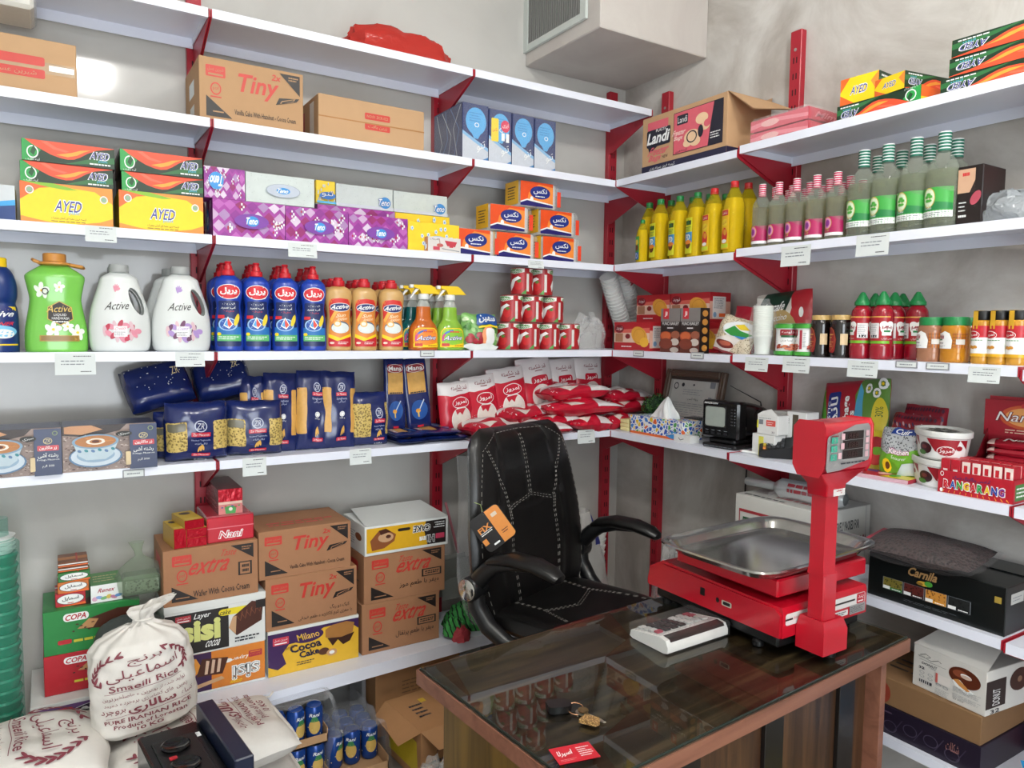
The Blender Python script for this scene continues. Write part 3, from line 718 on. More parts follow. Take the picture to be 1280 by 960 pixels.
aa = art_floral(7, False); aa.rect(0, 0, 1, .10, LBL); aa.ell(.55, .34, .42, .16, c('#2a6fb8')); aa.text('تنو', .55, .40, .62, .30, c('#1d3f86'), 0, 0, .05); aa.text('تنو', .55, .40, .60, .27, PWHT)
TBX('small yellow tissue box with a blue logo between white boxes', 395, 419, 226, ZC+hb+h5+.001, -.160, .10, FLO, {'front': aa})
TBX('white tissue box on top, left of the two with logos at the right', 420, 491, 233, ZC+max(hb, hy)+.001, -.160, .11, WT, {'front': art_white(False)})
TBX('white tissue box on top at the right end of the pile', 492, 559, 242, ZC+max(hb, hy)+.001, -.162, .11, WT, {'front': art_white(False)})
def cup(w, d, h):
    a = Art(); a.poly([(.50, .80), (.88, .74), (.82, .40), (.58, .44)], c('#c23a48')); a.rect(.64, .34, .12, .08, c('#c23a48')); a.ell(.36, .46, .1, .12, c('#c2605a')); a.line([(.34, .9), (.36, .5)], .02, c('#b98a80')); a.line([(.42, .24), (.95, .12)], .02, GREYINK, .05); a.text('گلرنگ', .20, .84, .28, .14, INK)
    a.rect(.15, .12, .2, .24, c('#c9455a')); return {'front': a, 'left': Art().bg(c('#c98a6a')).rect(.3, .2, .4, .3, PWHT)}
boxL('small_box', 'small white box with a red cup picture in front of yellow tissue box', 'box', 535, 576, 297, ZC, -.315, .03, c('#dbd6d2'), cup)
# toilet paper packs
TOR = c('#e8642a', .35); ROLL = mat('#dcdcd8', .8, 0, .04, 40)
def rollpack(w, h, d):
    t = thing('toilet_paper_pack', '', 'toilet paper')
    m = MB(); r = w/4
    for s in (-1, 1):
        m.lathe([(r*.55, h*.995), (r*.80, h), (r*.97, h*.96), (r, h*.9), (r, h*.08), (r*.95, .002), (r*.4, .001)][::-1], ROLL, 20, 1, d/2/r*.98, 2.6, s*w/4, 0)
    m.build('rolls', t)
    m = MB(); e = .003
    m.box(-w/2-e*.5, w/2+e*.5, -d/2-e, d/2+e, 0.0005, h+e*.3, clear('#ffffff', .08, .08, None, .7, 60), .012); m.build('wrapper', t)
    m = MB(); a = Art(); a.bg(c('#e4501f', .35)); a.poly([(0, 0), (1, 0), (1, .85), (.55, .92), (.25, .55), (.2, .2)], c('#f08c3a', .35)); a.poly([(0, 0), (1, .0), (1, .10), (.55, .16), (.2, .22), (0, .1)], c('#241f6a', .35)); a.poly([(0, .1), (.2, .22), (.55, .16), (1, .1), (1, .14), (.5, .24), (.2, .28), (0, .16)], PWHT)
    a.ell(.60, .58, .31, .27, c('#1d2f80', .35)); a.text('نکس', .60, .63, .42, .26, PWHT, 0, 0, .02); a.lines(.45, .38, .3, .08, 1, PWHT, .5); a.ell(.34, .3, .05, .1, PWHT)
    a.put(m, flat((-w/2, -d/2-.0045, .004), (w*.80, 0, 0), (0, 0, h*.93)))
    Art().bg(c('#e6452a', .35)).put(m, flat((w/2-w*.09, -d/2-.0045, h*.1), (w*.09, 0, 0), (0, 0, h*.6)))
    Art().bg(c('#f0b92a', .35)).lines(.2, .2, .6, .6, 5, INK, .4).put(m, flat((-w/2-.003, d/2*.8, .01), (0, -d*.85, 0), (0, 0, h*.9)))
    m.build('printed_band', t); return t
x, w, h = spanL(677, 727, 296, ZC, -.285); TW, TH = w*.96, h
tp0 = rollpack(TW, TH, .12); first = True
for u0, u1, zl, lb in ((576, 622, 0, 'orange toilet paper pack, bottom row, left'), (622, 675, 0, 'orange toilet paper pack, bottom row, middle'), (675, 728, 0, 'orange toilet paper pack, bottom row, right'),
        (613, 671, 1, 'orange toilet paper pack, second row, left'), (671, 728, 1, 'orange toilet paper pack, second row, right'), (648, 707, 2, 'orange toilet paper pack on top of the pyramid')):
    z = ZC+zl*(TH+.003); x = (xL(u0, -.285, z+TH/2)+xL(u1, -.285, z+TH/2))/2
    o = tp0 if first else dup(tp0); first = False
    o.location = (x+.006*(zl<2)*(u0-640)/40, -.218+.004*zl, z); o.rotation_euler = (0, 0, random.uniform(-.03, .03)); tag(o, lb, None, 'orange toilet paper packs in a pyramid')
# ---- shelf D : bottles
NB = c('#12306e', .3); CAPY = c('#f0c818', .4)
def bottle(name, label, cat, prof, col, cap_prof, capm, arts=(), sx=1., sy=1., ex=2., group=None, seg=28, capex=2., extra=None, wrapm=None):
    """body, cap and label(s): arts = [(Art, z0, z1, span, label material or None)]"""
    t = thing(name, label, cat, (0, 0, 0), (0, 0, 0), group)
    m = MB(); m.lathe(prof, col, seg, sx, sy, ex); m.build('bottle_body', t)
    m = MB(); m.lathe(cap_prof, capm, 18, 1, 1, capex); m.build('cap', t)
    R = interp(prof)
    for a, z0, z1, span in arts:
        m = MB(); a.put(m, round_face(R, z0, z1, span, sx, sy, ex), .12, .0008); m.build('label', t)
    if extra: extra(t, R)
    return t
# navy bleach bottle at the left edge
pr = smooth_prof([(.050, .0), (.052, .01), (.052, .10), (.049, .13), (.045, .145), (.050, .165), (.050, .20), (.040, .235), (.024, .255)], 4)
a = Art().bg(c('#e9c81e')).rect(0, .04, 1, .86, NB); a.ell(.5, .78, .5, .26, c('#1a2a6e')); a.text('Active', .5, .80, .8, .16, PWHT, .06, .15, .02); a.text('CLEANER', .5, .55, .75, .09, c('#d3273a'), .05, .1, .02); a.ell(.5, .36, .45, .16, c('#7fc6ea')); a.ell(.62, .30, .25, .12, PWHT); a.poly([(0, .2), (.4, .12), (.5, .26), (0, .3)], c('#69b43a'))
x, w, h = spanL(-30, 23, 322, ZD, -.25)
t = bottle('bleach_bottle', 'navy bottle with yellow screw cap at the left edge of the picture', 'bottle', pr, NB, [(.026, .25), (.027, .252), (.027, .277), (.024, .28)], CAPY, [(a, .02, .135, 2.3)])
t.location = (x, -.25, ZD); t.scale = (w/.104, w/.104, h/.28)
# green hand wash
x, w, h = spanL(29, 109, 317, ZD, -.245)
pr = smooth_prof([(.090, .0), (.097, .006), (.097, .06), (.090, .10), (.082, .14), (.080, .165), (.087, .20), (.092, .225), (.085, .238), (.045, .262), (.034, .268)], 4)
LIQ = mat('#78c450', .18, 0, .05, 8, 0, .5, .3)
t = thing('hand_wash_bottle', 'big green hand wash bottle with an orange ring cap and white blossoms', 'bottle', (x, -.235, ZD)); t.scale = (w/.194, .9, h/.30)
CAR = c('#c98a3e', .45)
m = MB(); m.lathe([(.035, .266), (.036, .268), (.036, .298), (.033, .300)], CAR, 28)
m.build('cap', t)
m = MB(); m.lathe([(.034, .262), (.05, .266), (.05, .272), (.034, .276)], CAR, 28); m.tube([(.045, -.01, .268), (.085, -.02, .262), (.09, 0, .26), (.085, .02, .262), (.045, .01, .268)], .005, CAR); m.tube([(-.045, -.01, .27), (-.062, -.012, .276), (-.066, .004, .28), (-.06, .02, .278), (-.045, .01, .272)], .005, CAR); m.build('carry_ring', t)
a = Art(); FL = c('#e8f0e4')
for fx, fy, s in ((.27, .78, .14), (.56, .83, .10), (.45, .26, .14), (.80, .22, .14), (.66, .30, .10)):
    for k in range(5): a.ell(fx+s*.55*math.cos(k*1.257+.3), fy+s*.42*math.sin(k*1.257+.3), s*.42, s*.27, FL, k*1.2, 10)
    a.ell(fx, fy, s*.16, s*.13, YEL, 0, 8)
a.ring(.33, .77, .055, .045, .3, PBLK); a.rect(.26, .10, .56, .08, c('#b08a3c', .3)); a.rect(.28, .11, .52, .06, c('#8a6a2a', .3))
a.poly([(.56+.23*math.cos(PI/3*k+PI/6), .48+.165*math.sin(PI/3*k+PI/6)) for k in range(6)], c('#c9a54a', .3)); a.poly([(.56+.215*math.cos(PI/3*k+PI/6), .48+.152*math.sin(PI/3*k+PI/6)) for k in range(6)], PBLK)
a.text('Active', .56, .54, .40, .09, c('#d9b95a', .3), .03, .1); a.text('LIQUID', .56, .455, .2, .04, PWHT); a.text('HANDWASH', .56, .41, .26, .035, PWHT); a.lines(.44, .35, .24, .03, 1, PWHT, .5)
m = MB(); m.lathe(pr, LIQ, 32, 1, .52, 2.8); a.put(m, round_face(interp(pr), .01, .235, 2.1, 1, .52, 2.8), .08, .0008); m.build('bottle_body', t)
# white detergent jugs with a handle hole
JUG = mat('#d8dcda', .32, 0, .02, 8, 0, .5, .2)
def jug(lbl, tint, lbl2):
    t = thing('detergent_jug', lbl, 'jug', group='white detergent jugs')
    pr = [(.070, 0), (.079, .008), (.084, .04), (.083, .09), (.076, .13), (.064, .17), (.054, .20), (.048, .218), (.026, .232), (.025, .236)]
    cen = interp([(0, 0), (.002, .09), (.004, .15), (.009, .20), (.010, .236)])
    cf = lambda z: (-cen(z)*.0, 0)
    mb = MB(); mb.lathe(smooth_prof(pr, 5), JUG, 36, 1, .62, 2.5, cen=cf)
    cut = MB(); n = 20; E = []
    for k in range(n):
        a = 2*PI*k/n; lx, lz = .0155*math.cos(a), .043*math.sin(a); an = .38
        E.append((.043+lx*math.cos(an)-lz*math.sin(an)+.0, .148+lx*math.sin(an)+lz*math.cos(an)))
    cut.prism(E, -.1, .1, JUG, 'y'); co = cut.build('cutter')
    o = mb.build('jug'); md = o.modifiers.new('b', 'BOOLEAN'); md.object = co; md.operation = 'DIFFERENCE'; md.solver = 'EXACT'
    dg = bpy.context.evaluated_depsgraph_get(); me = bpy.data.meshes.new_from_object(o.evaluated_get(dg))
    bpy.data.objects.remove(o); bpy.data.objects.remove(co)
    m = MB(); g = c('#a2a5a4', .45); m.lathe([(.0265, .233), (.0275, .235), (.0275, .252), (.025, .256)], g, 26); 
    for k in range(26):
        pass
    m.build('cap', t)
    a = Art(); dark = PBLK
    for k in range(5): a.ell(.40+.05*math.cos(k*.6+.3), .80+.028*math.sin(k*.6+.3), .055, .02, tint, k*.5+.2, 10)
    a.text('Active', .44, .59, .46, .105, dark, .03, .15)
    R = random.Random(2)
    for k in range(16): a.ell(.50+.30*math.cos(k*.39+.1)*R.uniform(.7, 1), .25+.105*math.sin(k*.39)*R.uniform(.7, 1), .075, .038, (tint, lbl2, c('#d8b7bf'))[k % 3], k, 10)
    a.rect(.36, .18, .24, .14, c('#f1eeee')); a.text('Creasy', .48, .285, .21, .05, tint, .08, .2, .01); a.lines(.37, .19, .2, .06, 3, GREYINK, .4)
    m = MB(); m.add([v.co.copy() for v in me.vertices], [tuple(p.vertices) for p in me.polygons], JUG); bpy.data.meshes.remove(me)
    a.put(m, round_face(interp(pr), .005, .225, 1.75, 1, .62, 2.5), .07, .0008); m.build('jug_body', t)
    return t
PK, PK2, VI, VI2 = c('#d98a9c'), c('#b8324a'), c('#a98bc6'), c('#6b3a5e')
for u0, u1, vt, y, lb, tn, t2 in ((111, 190, 329.5, -.25, 'white detergent jug with pink flowers on its front', PK, PK2), (107, 186, 331, -.135, 'white detergent jug standing behind the pink flowered one', PK, PK2),
        (191, 266, 332.5, -.25, 'white detergent jug with violet flowers on its front', VI, VI2), (178, 250, 334, -.135, 'white detergent jug standing behind the violet flowered one', VI, VI2)):
    x, w, h = spanL(u0, u1, vt, ZD, y-.05 if y < -.2 else y); t = jug(lb, tn, t2); t.location = (x, y, ZD); k = w/.168 if y < -.2 else jugk
    jugk = k; t.scale = (k, k*1.0, (h/.256) if y < -.2 else jugh); jugh = t.scale[2]
# blue dish soap
BLUE = mat('#1b3fa6', .3, 0, .05, 8, 0, .5, .2); RCAP = c('#c31f2b', .35); DRC = c('#8e1420', .35)
a = Art(); a.ell(.5, .86, .44, .115, PWHT); a.ell(.5, .86, .41, .105, c('#d3232f')); a.text('پریل', .5, .865, .60, .12, PWHT, 0, 0, .04); a.poly([(.6, .745), (.86, .79), (.8, .765)], PWHT)
a.rrect(.06, .02, .88, .70, c('#14255c', .35), .1, .03); a.text('قدرت', .50, .67, .5, .045, PWHT); a.text('آب سرد', .48, .615, .6, .05, PWHT, 0, 0, .02); a.text('ويژه', .5, .56, .4, .035, c('#c9303c'))
a.rect(.06, .12, .88, .20, c('#1f6fb6')); a.ell(.46, .36, .34, .10, c('#9fc4e8')); a.ell(.46, .36, .28, .085, c('#2a55a8')); a.poly([(.46, .48), (.64, .36), (.5, .29), (.30, .34)], PWHT); a.poly([(.46, .46), (.60, .36), (.5, .31), (.44, .36)], c('#d8402e')); a.poly([(.44, .44), (.34, .35), (.46, .32)], c('#4fa3dc'))
a.ell(.78, .43, .14, .06, c('#e8cf3a'), .6); a.rect(.08, .45, .26, .05, c('#d3232f')); a.rect(.08, .10, .84, .10, c('#58b06a')); a.lines(.14, .12, .7, .06, 2, PWHT, .4); a.ell(.16, .21, .08, .025, YEL)
PRP = smooth_prof([(.034, 0), (.0395, .006), (.040, .05), (.038, .10), (.034, .135), (.0335, .15), (.038, .18), (.0395, .205), (.036, .228), (.022, .243), (.0165, .247)], 4)
CPP = [(.017, .245), (.0185, .247), (.0175, .262), (.013, .264), (.0125, .266), (.0105, .278), (.008, .279), (.008, .284), (.0105, .286), (.0085, .291)]
p0 = bottle('dish_soap_bottle', '', 'dish soap', PRP, BLUE, CPP, RCAP, [(a, .012, .222, 2.0)], 1, .68, 2.2, 'blue dish soap bottles')
def row(proto, spots, H, W):
    first = True
    for u0, u1, vt, y, lb in spots:
        z = ZD; x, w, h = spanL(u0, u1, vt, z, y)
        o = proto if first else dup(proto); first = False
        s = W; o.location = (x, y, z); o.scale = (s, s, H); tag(o, lb); o.rotation_euler = (0, 0, random.uniform(-.05, .05)-.12)
x, w, h = spanL(303, 338, 328, ZD, -.285); kx, kz = w/.080, h/.291
pos = [('first', 268, 303, 325), ('second', 303, 338, 328), ('third', 338.5, 374, 331), ('fourth', 374, 408, 333)]
spots = [(u0, u1, vt, -.285+.028, 'blue dish soap bottle with red cap, %s from left in front row' % n) for n, u0, u1, vt in pos]
xs = [spanL(u0, u1, vt, ZD, -.257)[0] for n, u0, u1, vt in pos]
row(p0, spots, kz, kx)
for r in (1, 2):
    for i, (n, *_) in enumerate(pos):
        o = dup(p0, (xs[i]+.004*random.uniform(-1, 1), -.257+.068*r, ZD), (0, 0, random.uniform(-.2, .2)-.1), 'blue dish soap bottle %s the %s front one of its row' % (('right behind', 'two places behind')[r-1], n))
# gold dish soap
GOLD = mat('#c9a063', .34, .0, .06, 10, 0, .5, .2)
a = Art(); a.rrect(.05, .02, .90, .93, c('#e08a3c', .4), .16, .09); a.poly([(.05, .55), (.05, .83), (.2, .95), (.5, .97), (.8, .95), (.95, .84), (.95, .80), (.6, .78), (.3, .68)], c('#d3302a')); a.poly([(.07, .56), (.3, .73), (.55, .80), (.62, .78), (.35, .66), (.16, .5)], c('#f2b04a'))
a.ell(.52, .79, .42, .085, PWHT); a.ell(.52, .79, .40, .075, c('#24306e')); a.text('Active', .52, .80, .74, .085, PWHT, .04, .15, .03); a.text('Sun', .56, .635, .4, .07, c('#f6d9b0'), .05, .2, .02); a.text('lotion', .62, .565, .42, .06, c('#f6d9b0'), .05, .2, .02)
a.ell(.52, .40, .37, .12, c('#5a6f80')); a.ell(.52, .385, .35, .105, c('#dde4e2')); a.ell(.40, .47, .15, .06, c('#f0b24a')); a.ell(.40, .47, .10, .04, c('#e9e2d2')); a.poly([(.05, .27), (.05, .20), (.4, .13), (.95, .22), (.95, .28), (.5, .19)], YEL); a.poly([(.05, .20), (.4, .13), (.95, .22), (.95, .05), (.9, .02), (.1, .02), (.05, .05)], c('#c3202c')); a.ell(.2, .09, .09, .022, c('#f0d8c8')); a.lines(.42, .06, .4, .06, 2, PWHT, .4)
GP = smooth_prof([(.030, 0), (.0345, .006), (.035, .04), (.0335, .085), (.031, .115), (.0325, .15), (.036, .185), (.0355, .205), (.030, .222), (.017, .232), (.0155, .234)], 4)
GC = [(.0165, .232), (.0175, .234), (.0165, .252), (.0125, .254), (.012, .262), (.010, .264)]
g0 = bottle('dish_soap_bottle', '', 'dish soap', GP, GOLD, GC, RCAP, [(a, .012, .195, 2.0)], 1, .66, 2.2, 'gold dish soap bottles')
pos = [('first', 407, 438.5, 347), ('second', 439, 470.5, 348), ('third', 472, 505, 349)]
x, w, h = spanL(439, 470.5, 348, ZD, -.285); kx2, kz2 = w/.072, h/.264
xs = [spanL(u0, u1, vt, ZD, -.26)[0] for n, u0, u1, vt in pos]
row(g0, [(u0, u1, vt, -.26, 'gold dish soap bottle with red cap, %s from left in front row' % n) for n, u0, u1, vt in pos], kz2, kx2)
for r in (1, 2):
    for i, (n, *_) in enumerate(pos):
        dup(g0, (xs[i]+.003*random.uniform(-1, 1), -.26+.066*r, ZD), (0, 0, random.uniform(-.2, .2)-.1), 'gold dish soap bottle %s the %s front one of its row' % (('right behind', 'two places behind')[r-1], n))
# trigger sprays
def spray(lbl, liq, labm):
    t = thing('spray_bottle', lbl, 'spray bottle', group='trigger spray bottles')
    pr = smooth_prof([(.040, 0), (.0475, .006), (.048, .03), (.047, .07), (.040, .095), (.027, .115), (.024, .135), (.022, .165), (.015, .185), (.0135, .195)], 4)
    m = MB(); m.lathe([(r, z) for r, z in pr if z <= .168], liq, 28, 1, .6, 2.3); m.lathe([(r, z) for r, z in pr if z >= .165], clear('#e8efe8', .3, .08), 28, 1, .6, 2.3); m.build('bottle_body', t)
    m = MB(); m.lathe([(.0165, .192), (.0175, .194), (.0165, .212), (.012, .214)], PWHT, 20); m.build('neck_collar', t)
    m = MB(); m.prism([(.052, .214), (.030, .240), (.022, .246), (-.034, .246), (-.034, .236), (-.016, .230), (-.010, .214)], -.012, .012, CAPY, 'y'); m.box(-.046, -.034, -.009, .009, .234, .247, PWHT, .002)
    m.build('spray_head', t)
    m = MB(); m.prism([(-.016, .230), (-.030, .214), (-.042, .196), (-.046, .197), (-.034, .218), (-.026, .232)], -.006, .006, PWHT, 'y'); m.build('trigger', t)
    a = Art(); a.rrect(.06, .05, .9, .92, YEL, .2, .28); a.rrect(.10, .09, .82, .84, labm, .18, .26); a.ring(.52, .46, .40, .42, .2, c('#3a6fc0'), 20, PI*.5, PI*.8); a.ring(.52, .46, .40, .42, .2, c('#d04a8a'), 20, PI*.8, PI*1.1); a.text('Active', .54, .50, .66, .24, PURP, .04, .15, .07); a.text('Active', .54, .50, .64, .20, PWHT, .04, .15, .01); a.lines(.4, .74, .34, .10, 1, c('#d8502e'), .7); a.poly([(.06, .05), (.96, .05), (.96, .26), (.5, .16), (.06, .24)], YEL); a.rrect(.12, .10, .26, .14, c('#c8382e'), .02, .02); a.lines(.56, .08, .34, .1, 1, c('#c07a20'), .5)
    m = MB(); a.put(m, round_face(interp(pr), .008, .088, 2.0, 1, .6, 2.3), .1, .0008); m.build('label', t)
    return t
x, w, h = spanL(511, 546, 355.5, ZD, -.285); ks, kh = w/.096, h/.247
for i, (u, y, lb, lq, lm) in enumerate(((529, -.262, 'trigger spray bottle with orange liquid and yellow head', mat('#c0601c', .15, 0, .1, 8, 0, .5, .3), c('#ef8a2e')),
        (516, -.185, 'trigger spray bottle with teal liquid right behind the orange one', mat('#0f5a5c', .15, 0, .1, 8, 0, .5, .3), c('#2f8f9a')), (507, -.115, 'trigger spray bottle with teal liquid, farthest back', mat('#0f5a5c', .15, 0, .1, 8, 0, .5, .3), c('#2f8f9a')),
        (562, -.262, 'trigger spray bottle with green liquid in front', mat('#86b53a', .15, 0, .1, 8, 0, .5, .3), c('#8cc63a')), (550, -.185, 'trigger spray bottle with green liquid right behind the front green one', mat('#86b53a', .15, 0, .1, 8, 0, .5, .3), c('#8cc63a')), (541, -.115, 'trigger spray bottle with green liquid, farthest back', mat('#86b53a', .15, 0, .1, 8, 0, .5, .3), c('#8cc63a')))):
    t = spray(lb, lq, lm); t.location = (xL(u, y, ZD+.05), y, ZD); t.scale = (ks, ks, kh); t.rotation_euler = (0, 0, -.1)
# salad bags
def salad(seed, lab):
    mb, fn = pillow(.16, .135, .06, c('#5f9a45', .3), seed, 3, .8, .006)
    a = Art().bg(c('#7fb565', .3)); R = random.Random(seed)
    for k in range(26): a.ell(R.uniform(.06, .94), R.uniform(.1, .92), R.uniform(.04, .1), R.uniform(.03, .08), R.choice([c('#a6cf8a', .3), c('#4f8a3a', .3), c('#3c7030', .3), c('#c9e0b2', .3)]), R.uniform(0, 3), 7)
    if lab:
        for k in range(7): a.ell(R.uniform(.05, .5), R.uniform(.2, .45), .08, .07, c('#a32630', .3), 0, 9)
        a.ell(.62, .36, .16, .26, c('#f0a070', .3)); a.rrect(.56, .18, .24, .36, PWHT, .05, .06); a.rrect(.36, .66, .56, .26, c('#1f4f96', .3), .06, .06); a.text('سمین', .64, .80, .46, .19, PWHT, 0, 0, .03); a.rect(.4, .58, .5, .06, YEL); a.ell(.5, .10, .48, .10, c('#e6eae6', .3))
    a.put(mb, fn, .06, .001, .0003); return mb
x, w, h = spanL(580, 621, 392, ZD, -.27)
one(salad(3, True), 'salad_mix_bag', 'green printed bag of salad mix beside the green spray bottle', 'bag', (x, -.265, ZD), (-.12, 0, -.05)).scale = (w/.16, 1, h/.135)
one(salad(8, False), 'salad_mix_bag', 'bag of green leaves half hidden behind the printed salad bag', 'bag', (x-.045, -.20, ZD), (-.1, 0, .1)).scale = (w/.17, 1, h/.14)
# tomato paste cans
TRED = c('#a81f26', .35)
def can(r, h, art, side=None, rimm=c('#b9b5ae', .25, metal=.9), body=TRED, lid=None, name='food_can', lbl='', grp=None, n=3):
    t = thing(name, lbl, 'can', group=grp)
    m = MB(); m.lathe([(r*.97, 0), (r, .002), (r, h-.002), (r*.97, h)], body, 26)
    for z in (.001, h-.003): m.lathe([(r*1.015, z), (r*1.03, z+.001), (r*1.015, z+.002)], rimm, 26)
    m.lathe([(r*.9, h-.002), (r*.9, h-.0035), (0.0001, h-.0035)], rimm, 26); m.build('can_body', t)
    m = MB(); art.put(m, round_face(lambda z: r, .004, h-.005, 4.7), .05, .0006, .0001); m.build('label', t)
    return t
a = Art().bg(TRED); 
for x0 in (.0, .5):
    a.poly([(x0+.06, 1), (x0+.46, 1), (x0+.46, .86), (x0+.26, .78), (x0+.06, .88)], c('#e7e6e0')); a.ell(x0+.26, .90, .16, .09, c('#4a8f3c')); a.text('روژین', x0+.28, .89, .2, .12, PWHT)
    a.poly([(x0+.18, .12), (x0+.14, .34), (x0+.20, .56), (x0+.34, .70), (x0+.40, .62), (x0+.28, .50), (x0+.24, .30)], PWHT); a.ell(x0+.35, .34, .085, .19, c('#c3272b')); a.ell(x0+.36, .50, .04, .06, c('#3f7d34')); a.rect(x0+.0, .1, .05, .7, c('#d9d6d0')); a.poly([(x0+.4, 0), (x0+.5, 0), (x0+.5, .2)], c('#4a8f3c'))
x, w, h = spanL(649, 672.5, 403.5, ZD, -.285); CR, CH = w/2*.99, h
c0 = can(CR, CH, a, grp='red tomato paste cans'); first = True
for u, lev, lb in ((635, 0, 'red tomato paste can, bottom row, first from left'), (661, 0, 'red tomato paste can, bottom row, second from left'), (686, 0, 'red tomato paste can, bottom row, third from left'), (711, 0, 'red tomato paste can, bottom row, fourth from left'),
        (639, 1, 'red tomato paste can, middle row, left'), (665, 1, 'red tomato paste can, middle row, centre'), (690.5, 1, 'red tomato paste can, middle row, right'), (652, 2, 'red tomato paste can, top row, left'), (677, 2, 'red tomato paste can, top row, right')):
    z = ZD+lev*(CH+.0008); y = -.285+CR
    o = c0 if first else dup(c0); first = False; o.location = (xL(u, y, z+CH/2), y, z); o.rotation_euler = (0, 0, random.uniform(-.25, .25)-.25); tag(o, lb)
dup(c0, (xL(617, -.19, ZD+.04), -.17, ZD), (0, 0, 1), 'red tomato paste can standing behind, just right of the salad bag')
# plastic cup sleeves, crumpled bag, flat red box
CUPW = mat('#eceeeb', .4, 0, .05, 30)
for i, (ub, vb, ut, vt, y, lb) in enumerate(((778, 405, 760, 345, -.15, 'wrapped sleeve of clear cups leaning in the corner, left of two'), (796, 404, 777, 340, -.13, 'wrapped sleeve of clear cups leaning in the corner, right of two'))):
    p, q = hit(ub, vb, 1, y), hit(ut, vt, 1, y-.05); L = (q-p).length; d = (q-p).normalized()
    base = hit(ub, vb, 1, y); t = thing('cup_sleeve', lb, 'plastic cups', (0, 0, 0), group='cup sleeves in the corner')
    dx = d*1.0; zb = ZD+.012; p0_ = p+d*((zb-p.z)/d.z); L = (q-p0_).length
    M = Matrix.Translation(p0_) @ d.to_track_quat('Z', 'Y').to_matrix().to_4x4()
    m = MB(); k = 0
    n = 22
    for j in range(n): m.lathe([(.032, L*j/n), (.038, L*(j+.8)/n), (.041, L*(j+.85)/n), (.041, L*(j+.98)/n)], CUPW, 16)
    o = m.build('cups', t); 
    m2 = MB(); m2.lathe([(.034, -.006), (.044, 0), (.0445, L*.5), (.043, L), (.024, L+.012), (.004, L+.02)], FILM, 18); m2.build('wrapper', t)
    t.matrix_world = M
m = crumple(.17, .12, .13, clear('#eef0f0', .16, .10, None, .6, 40), 5.1, .35, 30, 14, 2.0, 2.6)
x = xL(738, -.24, ZD+.03); one(m, 'plastic_bag', 'crumpled clear plastic bag between the cans and the red biscuit boxes', 'bag', (x-.005, -.23, ZD+.0005))
# ---- shelf E : noodles, pasta, sugar
zb = ZE
NAV = c('#1b2a52', .3); PASTA = speckle('#cdb366', '#86703a', 130, .42, .5, .6); SPAG = mat('#cf9f52', .4, 0, .15, 90)
def noodle(w, d, h):
    a = Art().bg(c('#a38f86')); a.poly([(0, 1), (0, .80), (.3, .74), (.6, .86), (.68, 1)], c('#3a302e')); a.poly([(.02, .98), (.02, .84), (.2, .80), (.42, .90), (.3, 1), (.1, 1)], c('#c9946a')); R = random.Random(4)
    for k in range(150): a.ell(R.uniform(.01, .68), R.uniform(.02, .78), .009, .018, R.choice([c('#d6c9c0'), c('#5d4442'), c('#c3aea4')]), R.uniform(0, 3), 6)
    a.ell(.34, .33, .28, .24, c('#5f7fa0')); a.ell(.34, .34, .26, .22, c('#c3d0da')); a.ell(.34, .36, .20, .16, c('#8fa9c0'))
    a.poly([(.10, .66), (.58, .66), (.52, .36), (.44, .26), (.24, .26), (.16, .36)], c('#b7c9d2')); 
    for k in range(6): a.ell(.17+.07*k, .46+.03*math.sin(k*3), .02, .035, c('#3f8a96') if k % 2 else c('#5f7fa8'), .3, 8)
    a.ell(.34, .66, .245, .16, c('#7f9fb8')); a.ell(.34, .66, .215, .13, c('#b57a48')); a.ring(.34, .66, .10, .07, .35, c('#e8e2d6')); a.ell(.34, .66, .04, .03, c('#5d2f1c'))
    for k in range(20): a.ell(.34+.19*math.cos(k*2.1)*R.uniform(.55, .95), .66+.11*math.sin(k*2.1)*R.uniform(.6, .95), .02, .01, c('#c98a4e'), R.uniform(0, 3), 6)
    a.rect(.70, 0, .30, 1, NAV); a.ell(.64, .80, .09, .06, c('#24221f')); a.text('سبزی', .64, .80, .12, .06, PWHT, .2); a.rrect(.655, .1, .055, .3, c('#d8c39a'), .01, .02)
    a.ring(.85, .74, .05, .07, .2, c('#c9b98a')); a.text('ZR', .85, .74, .06, .07, c('#d9c99a'), 0, .2); a.rrect(.735, .53, .235, .115, c('#c3303a', .3), .01, .02); a.text('زر ماکارون', .852, .59, .19, .085, PWHT, 0, 0, .02)
    a.text('رشته آشی', .85, .43, .22, .12, PWHT, 0, 0, .01); a.text('Pottage Macaroni', .85, .335, .24, .05, PWHT); a.text('500 گرم', .85, .20, .13, .07, PWHT); a.ring(.93, .90, .03, .05, .3, c('#8a9a6a')); return {'front': a}
for u0, u1, vt, lb in ((78, 195, 530.5, 'box of soup noodles with a bowl picture, right of the two'), (-42, 77, 537, 'box of soup noodles with a bowl picture, cut off by the picture edge')):
    x, w, h = spanL(u0, u1, vt, ZE, -.312)
    t = thing('noodle_box', lb, 'noodle box', (x, -.312+.075, ZE), group='soup noodle boxes')
    m = MB(); m.box(-w/2, w/2, -.075, .075, .001, h, NAV, .002); noodle(w, .15, h)['front'].put(m, face(w, .15, h), eps=.0006); m.build('box', t)
    m = MB(); m.box(-w/2-.002, w/2+.002, -.0785, .078, 0, h+.004, clear('#ffffff', .02, .06, None, .3, 70, .08), .004); m.build('wrapper', t)
PNV = mat('#14225a', .22, 0, .1, 12, .25, .6, .2)
